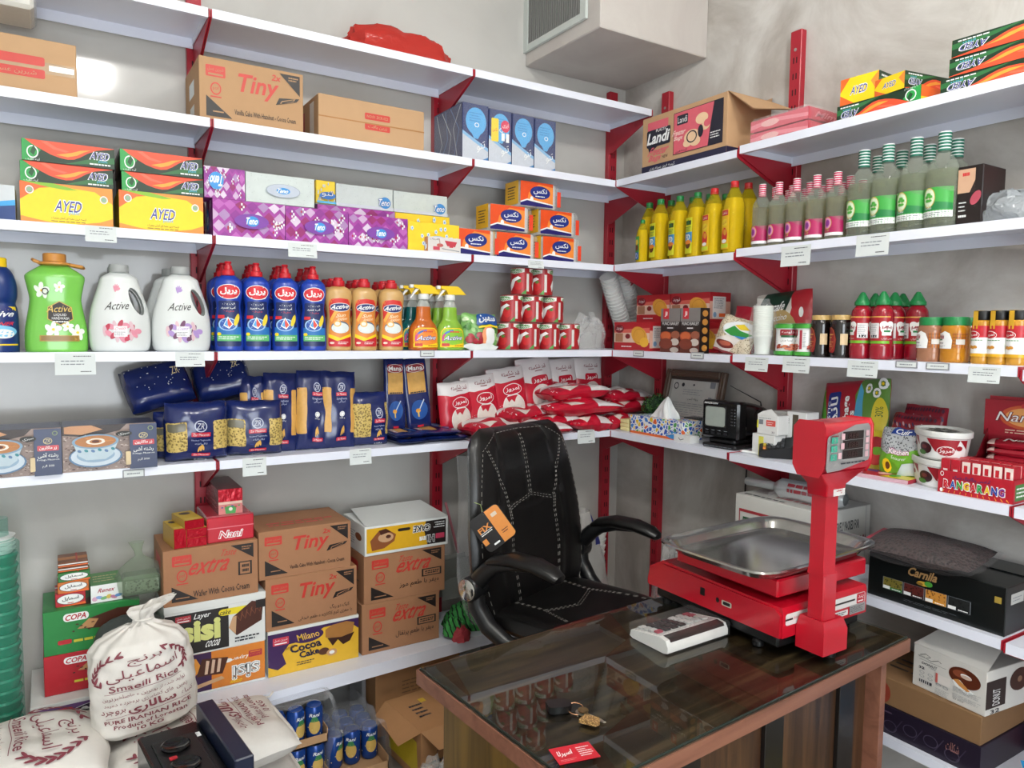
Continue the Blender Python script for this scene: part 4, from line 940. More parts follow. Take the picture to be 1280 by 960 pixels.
def art_pasta(win='#d2b45c', spag=False, short=False):
    a = Art().bg(PNV); W = PASTA if not spag else SPAG
    if spag: a.rrect(.02, .20, .24, .58, SPAG, .03, .02); a.rrect(.80, .20, .18, .58, SPAG, .03, .02); cx, s = .55, 1
    elif short: a.rrect(.03, .16, .46, .62, W, .03, .03); a.rrect(.88, .2, .1, .6, W, .02, .02); cx, s = .70, .9
    else: a.rrect(.03, .18, .30, .50, W, .03, .03); a.rrect(.74, .18, .24, .50, W, .03, .03); a.rrect(.05, .52, .26, .14, c('#6e6a58', .3), .03, .03); cx, s = .54, 1
    y0 = .86 if spag else .72
    hh = .62 if spag else 1
    a.ring(cx, y0-.12*hh, .10*s, .10*hh, .18, c('#b9bfd2')); a.text('ZR', cx, y0-.12*hh, .12*s, .10*hh, c('#d3d7e4'), 0, .2); a.rrect(cx-.15*s, y0-.30*hh, .30*s, .075*hh, c('#c3203a', .3), .02, .01); a.text('Zar Macaron', cx, y0-.262*hh, .25*s, .045*hh, PWHT)
    a.text('Spaghetti' if spag else 'Nested Tagliatelle', cx, y0-.36*hh, .30*s, .035, c('#b9c3e0')); a.text('اسپاگتی' if spag else 'تالیاتله', cx, y0-.42*hh, .2*s, .04, c('#b9c3e0'))
    if spag: a.ring(cx, .44, .07, .035, .3, PWHT); a.ell(cx, .44, .045, .022, PWHT); a.text('500 g', cx, .385, .14, .022, PWHT)
    for k in range(3): a.ell(cx-.03+.03*k, .21+.015*k, .018, .055, c('#d9a94e'), -.3+.3*k, 9)
    a.rrect(cx-.15*s, .10, .30*s, .045, c('#c3203a', .3), .02, .01); a.text('Zar Macaron', cx, .122, .24*s, .026, PWHT)
    if not spag: a.text('E 500 g', cx, .045, .2, .03, PWHT)
    return a
def bag(name, lbl, cat, w, h, t, m, art, loc, rot, seed, grp=None, L=.045, film=None, **kw):
    mb, fn = pillow(w, h, t, m, seed, **kw); 
    if art: art.put(mb, fn, L, .0008, .00035)
    return one(mb, name, lbl, cat, loc, rot, grp)
ap, asg, ash = art_pasta(), art_pasta(spag=True), art_pasta(short=True)
def bagL(name, lbl, cat, u0, u1, vt, z, fy, t, m, art, seed, lean=.0, roll=0., yaw=0., grp=None, h=None, **kw):
    x, w, hh = spanL(u0, u1, vt, z, fy); h = h or hh
    return bag(name, lbl, cat, w, h, t, m, art, (x, fy+t/2, z+.001), (-lean, roll, yaw), seed, grp, **kw)
bagL('pasta_bag', 'dark blue bag of pasta nests with two windows, beside the noodle box', 'pasta', 208, 286, 504, ZE, -.30, .09, PNV, ap, 1, grp='bags of pasta nests', p=5, q=.6)
bagL('pasta_bag', 'dark blue bag of pasta nests behind and left of the front one', 'pasta', 194, 262, 515, ZE, -.215, .07, PNV, ap, 2, grp='bags of pasta nests', p=5, q=.6)
bagL('pasta_bag', 'dark blue bag of pasta nests in front of the spaghetti', 'pasta', 286, 355, 502, ZE, -.28, .09, PNV, ap, 3, yaw=-.1, grp='bags of pasta nests', p=5, q=.6)
dots = Art()
R_ = random.Random(3)
for k in range(40): dots.ell(R_.uniform(.05, .95), R_.uniform(.3, .95), .007, .010, PWHT, 0, 6)
dots.text('ZR', .75, .6, .1, .14, c('#d9c99a'))
x, w, h = spanL(166, 250, 475, ZE+.155, -.22)
bag('pasta_bag', 'dark blue pasta bag lying on its side on top of the pile, left', 'pasta', w, .15, .10, PNV, dots, (x, -.18, ZE+.170), (-.55, -.22, .1), 5, 'bags of pasta nests', p=6, q=.45)
x, w, h = spanL(252, 322, 460, ZE+.17, -.22)
bag('pasta_bag', 'dark blue pasta bag lying tilted on top of the pile, right', 'pasta', w, .14, .10, PNV, dots, (x, -.17, ZE+.192), (-.6, -.22, -.1), 6, 'bags of pasta nests', p=6, q=.45)
for i, (u0, u1, vt, lb, y) in enumerate(((300, 331, 471, 'spaghetti packet, first from left, half hidden', -.235), (330, 372, 467, 'spaghetti packet, second from left', -.25), (372, 415, 464, 'spaghetti packet, third from left', -.255), (403, 446, 465, 'spaghetti packet, fourth from left beside the short pasta', -.26))):
    bagL('spaghetti_packet', lb, 'spaghetti', u0, u1, vt, ZE, y, .05, PNV, asg, 10+i, lean=.10, roll=.04, grp='spaghetti packets', p=4, q=.6, L=.06)
bagL('pasta_bag', 'dark blue bag of short pasta between the spaghetti and the flat packets', 'pasta', 442, 488, 491, ZE, -.26, .07, PNV, ash, 20, lean=.05, p=4, q=.6)
am = Art().bg(PNV); am.rect(.14, .50, .72, .34, SPAG); am.rrect(.12, .80, .76, .12, c('#8e1f2c', .3), .06, .03); am.ring(.5, .86, .38, .06, .08, PWHT); am.text('Mana', .5, .86, .6, .065, PWHT, 0, 0, .02); am.ell(.5, .26, .34, .14, c('#1f4f96', .3)); am.line([(.46, .24), (.72, .40)], .03, c('#c9d3e0'), .02); am.ell(.44, .25, .1, .03, c('#d9932e')); am.line([(.44, .24), (.45, .16)], .06, c('#d9b25e'), .02); am.rect(.36, .02, .26, .025, c('#c3203a')); am.lines(.2, .505, .6, .02, 1, INK, .8)
bagL('spaghetti_packet', 'blue spaghetti packet with red name oval standing on flat packets, left', 'spaghetti', 483, 508, 449, ZE+.046, -.20, .03, PNV, am, 31, lean=.06, grp='upright packets with a red oval', p=8, q=.35, wr=.0015)
bagL('spaghetti_packet', 'blue spaghetti packet with red name oval standing on flat packets, right', 'spaghetti', 512, 541, 448, ZE+.046, -.20, .03, PNV, am, 32, lean=.06, roll=-.09, grp='upright packets with a red oval', p=8, q=.35, wr=.0015)
for i, (u0, u1, z, yw, lb) in enumerate(((488, 535, 0, .05, 'blue spaghetti packet lying flat, lower left'), (524, 590, .0, -.08, 'blue spaghetti packet lying flat, lower right'), (486, 533, .022, .0, 'blue spaghetti packet lying flat, upper left'), (517, 582, .022, -.1, 'blue spaghetti packet lying flat, upper right'))):
    x, w, h = spanL(u0, u1, 540, ZE, -.27)
    mb, fn = pillow(.26, w*.8, .022, PNV, 40+i, 6, .4, .002, 16, 16); am.put(mb, fn, .08, .0008, .00025)
    one(mb, 'spaghetti_packet', lb, 'spaghetti', (x+w*.4, -.175, ZE+.0125+z), (-PI/2, 0, PI/2+yw), 'spaghetti packets lying flat')
# sugar bags
SR = mat('#bd1630', .3, 0, .06, 12, .2, .5, .2); SW = mat('#dcd9d8', .35, 0, .04, 20, .2)
asug = Art().bg(SR); asug.poly([(0, 1), (0, .78), (.3, .74), (.7, .76), (1, .80), (1, 1)], SW); asug.text('قند شکسته', .6, .89, .5, .08, c('#7a1626'), 0, 0, .01); asug.rect(.5, .815, .2, .015, c('#7a1626'))
asug.ell(.57, .30, .30, .24, PWHT); asug.ell(.57, .30, .285, .228, mat('#ddd5cc', .8, 0, .12, 60)); asug.poly([(.4, .5), (.44, .40), (.52, .44), (.58, .38), (.64, .45), (.7, .5)], SR); asug.ell(.57, .61, .25, .10, PWHT); asug.ell(.57, .61, .235, .088, SR); asug.text('امروز', .57, .615, .36, .09, PWHT, 0, 0, .02)
asug2 = Art().bg(SR); asug2.poly([(0, 1), (0, .62), (.4, .56), (1, .60), (1, 1)], SW); asug2.text('قند شکسته', .55, .84, .5, .07, c('#7a1626'), 0, 0, .01); asug2.rect(.45, .765, .2, .012, c('#7a1626')); asug2.rrect(.32, .54, .46, .15, SR, .06, .05); asug2.text('امروز', .55, .615, .36, .09, PWHT, 0, 0, .02); asug2.ell(.55, .34, .28, .20, mat('#cfc6c0', .8, 0, .15, 50))
sg = 'red and white sugar bags'
for i, (u0, u1, vt, z, y, rl, art, lb) in enumerate(((557, 597, 478, .0, -.22, .06, asug, 'standing red sugar bag, first from left'), (590, 632, 470, .0, -.215, .12, asug, 'standing red sugar bag, second from left'), (621, 666, 460, .03, -.20, .10, asug, 'standing red sugar bag, third from left'),
        (659, 701, 447, .055, -.17, .12, asug2, 'tall red and white sugar bag, left of the back three'), (691, 728, 449, .06, -.15, .05, asug2, 'tall red and white sugar bag, middle of the back three'), (724, 758, 447, .065, -.14, .0, asug2, 'tall red and white sugar bag, right of the back three'))):
    bagL('sugar_bag', lb, 'sugar bag', u0, u1, vt, ZE+z, y, .055, SR, art, 50+i, lean=.12, roll=-rl, grp=sg, p=2.8, q=.6, wr=.003)
asug3 = Art().bg(SR); R_ = random.Random(9)
asug3.poly([(0, .72), (1, .64), (1, 1), (0, 1)], SW); asug3.poly([(.2, .1), (.45, .0), (.62, .5), (.5, .56)], SW); asug3.poly([(.7, .2), (.95, .3), (.8, .52)], mat('#ddd5cc', .8, 0, .12, 60)); asug3.rect(.1, .78, .5, .06, SR); asug3.ell(.3, .42, .16, .10, SW); asug3.text('امروز', .3, .42, .2, .07, SR)
for k in range(50): asug3.ell(R_.uniform(.02, .98), R_.uniform(.02, .35), .012, .010, SW, 0, 5)
def lying(lb, u0, u1, vc, y, yaw, seed, t=.05, tilt=0., art=asug3, d=.15):
    p0_ = hit(u0, vc, 1, y); p1_ = hit(u1, vc, 1, y); w = p1_.x-p0_.x
    mb, fn = pillow(d, w, t, SR, seed, 3.2, .5, .009, 18, 22); art.put(mb, fn, .06, .0008, .0003)
    one(mb, 'sugar_bag', lb, 'sugar bag', (p0_.x, y+.0, p0_.z), (-PI/2+tilt, 0, -PI/2+yaw), sg)
for i, (u0, u1, vc, y, yaw, tl, lb) in enumerate(((676, 752, 493, -.205, .05, .03, 'red sugar bag lying topmost in the heap, left'), (750, 803, 496, -.20, -.05, 0, 'red sugar bag lying topmost in the heap, right by the plant'),
        (672, 764, 511, -.235, -.06, 0, 'red sugar bag lying with white back up in the heap middle'), (751, 806, 509, -.22, .05, 0, 'red sugar bag lying in the heap middle near the tissue box'),
        (660, 716, 528, -.25, .15, 0, 'red sugar bag lying at the heap bottom, left of the price note'), (706, 752, 530, -.255, .0, 0, 'red sugar bag lying at the heap bottom above the price note'), (750, 790, 527, -.25, -.1, 0, 'red sugar bag lying at the heap bottom, right end'),
        (624, 690, 522, -.225, .22, .05, 'red sugar bag lying slanted behind the chair top'), (580, 645, 537, -.27, .12, 0, 'red sugar bag lying flat in front of the standing ones'), (640, 700, 538, -.28, -.1, 0, 'red sugar bag lying flat just above the chair top'))):
    lying(lb, u0, u1, vc, y, yaw, 70+i, .062, tl, d=.16)
# ================================================================== goods on the right wall
# ---- shelf B (z + .010 on the long bay)
ZB2, ZC2, ZD2, ZE2 = ZB+.010, ZC+.010, ZD+.004, ZE-.003
def landi(w, d, h):
    a = Art(); K = c('#20202e'); P = c('#d8606e'); a.rect(0, .02, 1, .13, c('#26243f')); a.text('کیسه فریزر بسته بندی', .26, .085, .32, .07, PWHT)
    a.rect(.07, .72, .26, .18, P); a.rrect(.06, .46, .30, .30, K, .02, .03); a.poly([(.08, .46), (.2, .46), (.1, .36)], K); a.text('Landi', .21, .61, .27, .20, PWHT, 0, .1, .03); a.text('PLASTIC', .25, .73, .14, .05, PWHT); a.text('Freezer', .22, .38, .24, .14, P, 0, .25, .02); a.text('Bags', .17, .25, .15, .13, P, 0, .25, .02); a.text('NEW', .30, .25, .07, .05, K)
    a.rect(.40, .22, .56, .70, K); a.rect(.405, .23, .55, .68, P); a.poly([(.80, .23), (.955, .23), (.955, .91), (.86, .91), (.83, .6)], K); a.rrect(.44, .70, .13, .16, K, .01, .02); a.text('Landi', .505, .78, .11, .10, PWHT)
    a.text('Freezer', .47, .58, .15, .09, c('#f0d2c8'), 0, .2, .02); a.text('Bags', .46, .48, .10, .09, c('#f0d2c8'), 0, .2, .02)
    for q, e, s in ((.62, .45, .09), (.57, .36, .05), (.73, .70, .07), (.77, .56, .05), (.66, .36, .06)): a.ell(q, e, s, s*1.3, c('#e9c7a0'))
    a.ring(.62, .45, .06, .10, .2, K); a.ell(.72, .5, .03, .10, K); a.ell(.79, .60, .035, .06, P); a.lines(.83, .32, .11, .12, 3, PWHT, .4); a.text('کیسه فریزر', .5, .26, .14, .05, K)
    s = Art().rect(0, .02, 1, .13, c('#26243f')); return {'front': a, 'right': s}
def flap(mb, w, d, h):
    k = KRAFT2
    mb.add([(w/2, -d/2, h), (w/2, d/2, h), (w/2+.10, d/2-.01, h-.055), (w/2+.105, -d/2+.01, h-.09)], [(0, 1, 2, 3)], k)
    mb.add([(w/2-.0, -d/2, h+.001), (w/2+.001, d/2, h+.001), (w/2+.103, d/2-.01, h-.052), (w/2+.108, -d/2+.01, h-.087)], [(3, 2, 1, 0)], k)
    mb.add([(-w/2, d/2, h), (w/2, d/2, h), (w/2-.03, d/2+.04, h+.03), (-w/2, d/2+.05, h+.012)], [(0, 1, 2, 3)], k)
boxR('carton', 'open brown carton printed with freezer bag pictures on the upper right shelf', 'carton', 803, 909, 132, ZB, -.285, .24, KRAFT2, landi, extra=flap)
# pink napkin packs in film
x = -.285; y, w, h = spanR(936, 1008, 141, ZB2, -.285)
PNK = c('#d25566', .35); PNK2 = c('#e58a94', .35)
t = thing('napkin_pack', 'wrapped bundle of red and pink napkin packs beside the brown carton', 'napkins', (-.175, y, ZB2), RW)
d = .20
for lev in range(2):
    m = MB(); hh = h/2; m.box(-w/2, w/2, -d/2, d/2, lev*hh+.002, (lev+1)*hh-.001, PNK, .006)
    a = Art().bg(PNK); a.poly([(0, .2), (.4, .5), (1, .2), (1, .5), (.4, .85), (0, .6)], PNK2); a.ell(.35, .5, .16, .3, c('#e9b6b4', .35)); a.put(m, flat((-w/2, -d/2, lev*hh+.003), (w, 0, 0), (0, 0, hh-.006)), eps=.0008)
    b = Art(); b.rect(0, 0, 1, 1, c('#c23548', .35)); b.text('Mimi', .5, .5, .6, .5, PNK2, 0, .15, .02); b.put(m, flat((w/2, -d/2, lev*hh+.003), (0, d, 0), (0, 0, hh-.006)), eps=.0008); m.build('pack', t)
m = MB(); m.box(-w/2-.008, w/2+.006, -d/2-.008, d/2+.006, .0006, h+.006, FILM, .014); m.build('wrapper', t)
# freezer bag boxes, right shelf: prints run upside down here
GF = {'front': art_ared().flipped(), 'right': Art().bg(ORG).poly([(0, 0), (1, 0), (.6, .6), (0, .4)], YEL).ell(.5, .5, .2, .2, PURP), 'left': Art().bg(YEL).poly([(0, 0), (1, 0), (.2, .5)], ORG)}
sy = {'front': Art().bg(YEL).poly([(0, 1), (0, .5), (.25, 1)], ORG).poly([(1, 1), (.8, .7), (1, .2)], OR2).poly([(0, 0), (.4, 0), (0, .4)], ORG).text('AYED', .5, .5, .44, .34, PWHT, 0, .1, .05).text('AYED', .5, .5, .42, .28, PURP, 0, .1, .01), 'right': art_ared().flipped()}
fg = 'freezer bag boxes on the upper right shelf'
y1, w1, h1 = spanR(1045, 1150, 119.5, ZB2, -.285)
boxed('freezer_bag_box', 'freezer bag box lying under two small yellow ended boxes', 'box', w1, .20, h1, DGRN, GF, (-.18, y1, ZB2), RW, fg)
z2 = ZB2+h1+.001
y, w, h = spanR(1048, 1094, 92, z2, -.275); boxed('freezer_bag_box', 'small box end in yellow and orange, left of two on top', 'box', w, .24, h*.93, DGRN, sy, (-.15, y, z2), (0, 0, -PI/2+.05), fg)
y, w, h = spanR(1096, 1139, 91, z2, -.285); boxed('freezer_bag_box', 'small box end in yellow and orange, right of two on top, turned', 'box', w, .24, h*.95, DGRN, sy, (-.16, y-.005, z2), (0, 0, -PI/2-.18), fg)
y0_ = yR(1176, -.285, ZB2+.04); w3, hh3 = .33, .047
z = ZB2
for i, (u, lb) in enumerate(((1176, 'green and red freezer bag box at the bottom of the tall right stack'), (1187, 'green and red freezer bag box in the middle of the tall right stack'), (1190, 'green and red freezer bag box on top of the tall right stack'))):
    yy = yR(u, -.285, z+.04)
    boxed('freezer_bag_box', lb, 'box', w3, .20, hh3, DGRN, GF, (-.185, yy-w3/2, z), (0, 0, -PI/2+.02*i), fg); z += hh3+.0008
# ---- shelf C : oils and waters
def ribbed(r0, z0, z1, n, dr):
    return [p for k in range(n) for p in ((r0, z0+(z1-z0)*k/n), (r0-dr, z0+(z1-z0)*(k+.5)/n))]
OILP = [(.030, 0), (.0375, .006)]+ribbed(.038, .012, .165, 9, .0016)+smooth_prof([(.038, .17), (.037, .19), (.030, .22), (.018, .25), (.0135, .262), (.013, .27)], 3)
OIL = clear('#e6d838', .20, .05, '#f4e650', .3, 45); OILB = mat('#d9c41c', .12, 0, .06, 10, 0, .5, .3)
def oil(capc, lab, lbl):
    t = thing('oil_bottle', lbl, 'oil bottle', group='yellow cooking oil bottles')
    m = MB(); m.lathe(OILP, OIL, 24, 1, 1, 3.0); m.lathe([(r*.93, z*.985+.003) for r, z in OILP if z < .225], OILB, 20, 1, 1, 3.0); m.build('bottle_body', t)
    m = MB(); m.lathe([(.0145, .268), (.0155, .27), (.0155, .285), (.0135, .287)], capc, 18); m.lathe([(.0165, .262), (.0165, .266)], capc, 18); m.build('cap', t)
    m = MB(); lab.put(m, round_face(interp([(.0395, 0), (.0395, .3)]), .02, .175, 1.15, 1, 1, 3.0), .1, .0012); m.build('label', t); return t
GC_, RC_ = c('#1c7d3f', .35), c('#c8262c', .35)
la = Art().bg(c('#d5d92c')); la.rect(.12, .80, .76, .12, c('#2d3a20')); la.poly([(.2, .82), (.5, .95), (.8, .82)], c('#1d6a34')); la.rect(0, .30, 1, .30, c('#3d8fc4')); la.text('FD', .5, .46, .6, .16, PWHT, 0, 0, .03); la.ell(.5, .26, .36, .12, c('#5a2a16')); la.ell(.5, .32, .44, .06, c('#e2862a')); la.rect(0, 0, 1, .14, c('#d5d92c')); la.lines(.1, .62, .8, .14, 3, c('#2e7d46'), .4)
lb_ = Art().bg(c('#e2b61c')); lb_.rect(.1, .84, .8, .14, c('#c3272d')); lb_.text('زیتون', .5, .91, .6, .08, PWHT); lb_.ell(.5, .66, .34, .10, c('#e8d23a')); lb_.text('لادن', .5, .67, .5, .09, c('#b3202a')); lb_.ell(.5, .34, .36, .20, c('#c8262c')); lb_.ell(.38, .45, .14, .08, c('#e07a2a')); lb_.ell(.6, .42, .16, .08, c('#e0a23a')); lb_.rect(.05, .03, .9, .10, c('#c3d838')); lb_.ell(.5, .20, .3, .05, PWHT)
lc = Art().bg(c('#3f9a44')); lc.rect(.05, .02, .9, .3, c('#1f5fae')); lc.text('D', .5, .17, .5, .22, PWHT); lc.ell(.5, .52, .36, .14, c('#6a3418')); lc.ell(.5, .75, .34, .12, c('#e2c43a'))
k = 0
for u, vt, x, cp, la_, lb in ((803, 275, -.285, GC_, lc, 'small oil bottle with green label at the left end of the row'), (811, 254, -.20, GC_, la, 'oil bottle with green cap standing behind the left end bottle'), (825, 249.5, -.255, GC_, la, 'oil bottle with green cap, first tall one in front'),
        (838, 251, -.165, GC_, la, 'oil bottle with green cap behind, between the first two tall ones'), (849, 245.5, -.255, GC_, la, 'oil bottle with green cap, second tall one in front'), (865, 247, -.165, GC_, la, 'oil bottle with green cap behind, between second and third tall ones'),
        (871, 241, -.25, GC_, la, 'oil bottle with green cap, third tall one in front'), (886, 243, -.16, GC_, la, 'oil bottle with green cap at the back before the red capped ones'), (892, 236, -.255, RC_, lb_, 'oil bottle with red cap, left of the two in front'),
        (917, 227, -.255, RC_, lb_, 'oil bottle with red cap, right of the two in front'), (934, 229, -.165, RC_, lb_, 'oil bottle with red cap behind the pink capped bottles'), (906, 243, -.14, GC_, la, 'oil bottle with green cap hidden behind the red capped pair')):
    z = ZC if u < 922 else ZC2; y = yR(u, x, z+.1); h = hit(u, vt, 0, x).z-z
    t = oil(cp, la_, lb); t.location = (x, y, z); s = .0 if k else .8; t.scale = (.95, .95, h/.287) if k else (.62, .62, h/.287); t.rotation_euler = (0, 0, -PI/2-.25); k += 1
GLS = clear('#dfe6dc', .10, .05, '#eef2ea')
def water(prof, capw, capc, label, h0, span, zl, lbl, grp, liq=None):
    t = thing('flower_water_bottle', lbl, 'bottle', group=grp)
    m = MB(); m.lathe(prof, GLS, 26); m.lathe([(max(r*.94, .0001), z*.98+.004) for r, z in prof if z < h0*.62], liq, 22); m.build('bottle_body', t)
    m = MB(); z0 = h0*.80; n = 6; st = (h0-z0)/n
    for k in range(n):
        m.lathe([(capw, z0+st*k), (capw*1.03, z0+st*(k+.1)), (capw*1.03, z0+st*(k+.62)), (capw, z0+st*(k+.66))], capc, 16); m.lathe([(capw*.97, z0+st*(k+.6)), (capw*.97, z0+st*(k+1))], PWHT, 16)
    m.build('cap', t)
    m = MB(); label.put(m, round_face(interp(prof), zl[0], zl[1], span), .08, .0010); m.build('label', t); return t
RSP = smooth_prof([(.026, 0), (.031, .005), (.0315, .06), (.0315, .13), (.029, .155), (.016, .178), (.0115, .19), (.0115, .225)], 4)
GRP_ = smooth_prof([(.036, 0), (.042, .006), (.0425, .06), (.043, .15), (.041, .175), (.030, .205), (.0165, .225), (.0155, .235), (.0155, .29)], 4)
MAG = c('#a81f58', .35); TEALC = c('#1f6f5a', .35)
rl = Art().bg(MAG); rl.rect(0, 0, 1, .16, PWHT); rl.ell(.5, .66, .15, .32, c('#d9b25a')); rl.ell(.5, .66, .13, .28, c('#d98ac0')); rl.ell(.5, .66, .08, .18, c('#8a2f8f')); rl.poly([(0, 1), (0, .75), (.3, .92), (.36, 1)], GLS); rl.poly([(1, 1), (1, .75), (.7, .92), (.64, 1)], GLS); rl.text('گلاب', .5, .26, .16, .12, c('#e9c86a'))
gl = Art().bg(c('#3fa043', .35)); gl.rect(0, 0, 1, .22, PWHT); gl.poly([(0, .25), (1, .25), (1, .45), (.5, .55), (0, .45)], c('#1d7a3e', .35)); gl.ell(.5, .66, .15, .34, c('#c9b04a')); gl.ell(.5, .66, .135, .31, c('#e2efd4'))
for k in range(5): gl.ell(.5+.05*math.cos(k*1.257+.3), .66+.12*math.sin(k*1.257+.3), .05, .06, c('#4fb33f'), k*1.257, 8)
gl.text('نعنا', .5, .33, .16, .10, PWHT); gl.lines(.1, .04, .8, .14, 2, GREYINK, .3); gl.poly([(0, 1), (0, .80), (.25, .93), (.33, 1)], GLS); gl.poly([(1, 1), (1, .8), (.75, .93), (.67, 1)], GLS)
LQ1, LQ2 = clear('#d9cfae', .10, .05, '#e6dcc0'), clear('#c9cdb0', .12, .05, '#dadcc0')
i = 0
for u, vt, x, n in ((952, 231, -.28, 'first'), (973, 228.5, -.28, 'second'), (995, 224, -.28, 'third'), (1020, 219.5, -.28, 'fourth'), (1046, 215.5, -.28, 'fifth')):
    z = ZC2; y = yR(u, x, z+.1); h = hit(u, vt, 0, x).z-z
    t = water(RSP, .0125, c('#c22a55', .35), rl, .225, 3.2, (.012, .075), 'slim clear bottle with pink banded cap, %s from left in front' % n, 'pink capped water bottles', LQ1); t.location = (x, y, z); t.scale = (1.0, 1.0, h/.225); t.rotation_euler = (0, 0, -PI/2-.3)
    w = t
    for r in (1, 2):
        dup(t, (x+.085*r, y+.012*r, z), None, 'slim clear bottle with pink banded cap, %s behind the %s front one' % (('standing right', 'farthest')[r-1], n))
for u, vt, x, n in ((1078, 189, -.275, 'first'), (1108, 181.5, -.275, 'second'), (1143, 173.5, -.275, 'third'), (1178, 166, -.275, 'fourth')):
    z = ZC2; y = yR(u, x, z+.1); h = hit(u, vt, 0, x).z-z
    t = water(GRP_, .0165, TEALC, gl, .29, 3.0, (.03, .12), 'large clear bottle with green banded cap, %s from left in front' % n, 'green capped water bottles', LQ2); t.location = (x, y, z); t.scale = (1.0, 1.0, h/.29); t.rotation_euler = (0, 0, -PI/2-.35)
    dup(t, (x+.105, y+.02, z), None, 'large clear bottle with green banded cap right behind the %s front one' % n)
def cho(w, d, h):
    a = Art(); a.rect(.02, .55, .68, .40, c('#c9a184')); a.poly([(.02, .55), (.5, .55), (.7, .75), (.7, .55)], c('#2a1c1a')); a.lines(.2, .82, .28, .08, 1, c('#c3202c'), .7); a.ell(.75, .45, .22, .10, c('#b04a5a'), .3); a.lines(.1, .13, .32, .06, 1, PWHT, .6); a.lines(.1, .22, .3, .2, 3, PWHT, .3)
    s = Art().poly([(0, 0), (1, 0), (1, .6), (0, .3)], c('#2e2220')); return {'front': a, 'right': s}
boxR('chocolate_box', 'tall dark brown box beside the green capped water bottles', 'box', 1196, 1228, 207, ZC2, -.285, .12, c('#1e1413', .35), cho, rz=.0)
m = crumple(.26, .18, .085, clear('#aeb4b8', .55, .15, '#c9ced2', .9, 30), 8.1, .22, 36, 14, 2.4, 2.4)
one(m, 'plastic_bag', 'crumpled grey plastic bag at the right end of the bottle shelf', 'bag', (-.19, yR(1262, -.2, ZC2), ZC2+.001), RW)
# ---- shelf D : biscuits, soup, jars
BR = c('#b3202a', .35)
def biscuit(w, d, h):
    a = Art().bg(BR); a.poly([(0, .28), (1, .28), (1, .62), (0, .62)], c('#e4c6b4', .35)); a.poly([(0, .62), (1, .62), (1, .80), (0, .72)], c('#d9685a', .35)); a.ell(.15, .76, .13, .15, c('#7d1420', .35)); a.text('نوید', .15, .77, .18, .14, PWHT); a.ell(.72, .52, .21, .33, c('#e0a43e', .4), .3); a.ring(.72, .52, .16, .25, .08, c('#c98a2a', .4)); a.ell(.86, .30, .12, .17, c('#ecb83a', .4)); a.rect(.04, .3, .22, .3, c('#a9785a', .4)); a.ell(.40, .50, .07, .09, c('#7a1d22', .35)); a.lines(.22, .11, .3, .06, 1, PWHT, .6)
    s = Art().bg(BR).rect(0, .1, 1, .6, c('#d9a894', .35)); s.rect(.14, .12, .62, .74, c('#e6e0dc')); s.lines(.2, .45, .5, .36, 7, GREYINK, .4); s.rect(.45, .18, .3, .12, ORG); s.ell(.25, .25, .08, .09, c('#7fa6c8')); return {'front': a, 'right': s}
gb = 'red biscuit boxes'
y, w, h = spanR(768, 812, 402.5, ZD, -.29); HB = h
boxR('biscuit_box', 'red biscuit box in front at the corner end of the shelf', 'biscuits', 768, 812, 402.5, ZD, -.29, .12, BR, biscuit, gb)
bx, wx = xL(1, 1, 1), 0
y, w, h = spanR(838, 887, 400, ZD, -.18); 
boxed('biscuit_box', 'red biscuit box in the lower back row behind the soup boxes', 'biscuits', w*1.35, .12, HB, BR, biscuit(w*1.35, .12, HB), (-.105, y, ZD), RW, gb)
y2, w2, _ = spanR(796, 837, 368, ZD+HB, -.165)
boxed('biscuit_box', 'red biscuit box in the lower back row near the cup sleeves', 'biscuits', w2, .12, HB, BR, biscuit(w2, .12, HB), (-.105, y2, ZD), RW, gb)
boxR('biscuit_box', 'red biscuit box, left of the two stacked on top at the back', 'biscuits', 796, 837, 368.5, ZD+HB+.001, -.165, .12, BR, biscuit, gb)
boxR('biscuit_box', 'red biscuit box with white table on its side, right of two on top', 'biscuits', 838.5, 887, 366, ZD+HB+.001, -.165, .12, BR, biscuit, gb)
def soup(w, d, h):
    a = Art().bg(c('#26201f', .35)); a.rect(0, .70, 1, .30, c('#7d7a78', .35)); a.rect(.12, .76, .30, .24, c('#c8303a', .35)); a.text('Ji', .27, .87, .14, .12, PWHT, 0, .1, .03); a.text('FUNCI BARLEY', .52, .655, .86, .07, PWHT); a.rect(.3, .53, .42, .05, c('#4a4442', .35)); a.lines(.36, .54, .3, .03, 1, PWHT, .8); a.rect(0, 0, 1, .47, c('#5d2a20', .35)); a.ell(.28, .37, .30, .11, c('#a8482f', .35)); a.ell(.28, .38, .25, .085, c('#c8653a', .35)); a.ell(.78, .40, .22, .09, c('#9a5a44', .35)); a.ell(.75, .24, .22, .08, c('#c9c1b8', .35)); a.ell(.74, .06, .22, .06, c('#b9b0a8', .35)); a.ell(.3, .2, .34, .12, c('#7d3a2a', .35))
    s = Art().bg(c('#1f1a19', .35))
    for k in range(5): s.ell(.5, .12+.19*k, .3, .07, c('#b9803a', .35))
    return {'front': a, 'right': s}
boxR('soup_box', 'tall dark soup box, left of the two before the biscuits', 'soup box', 826, 850, 385.5, ZD, -.305, .05, c('#26201f'), soup, 'dark soup boxes')
boxR('soup_box', 'tall dark soup box, right of the two, next to the bean bag', 'soup box', 850.6, 875, 385, ZD, -.305, .05, c('#26201f'), soup, 'dark soup boxes')
def bagR(name, lbl, cat, u0, u1, vt, z, fx, t, m, art, seed, lean=0., roll=0., yaw=0., grp=None, h=None, **kw):
    y, w, hh = spanR(u0, u1, vt, z, fx); h = h or hh
    return bag(name, lbl, cat, w, h, t, m, art, (fx+t/2, y, z+.001), (-lean, roll, yaw-PI/2), seed, grp, **kw)
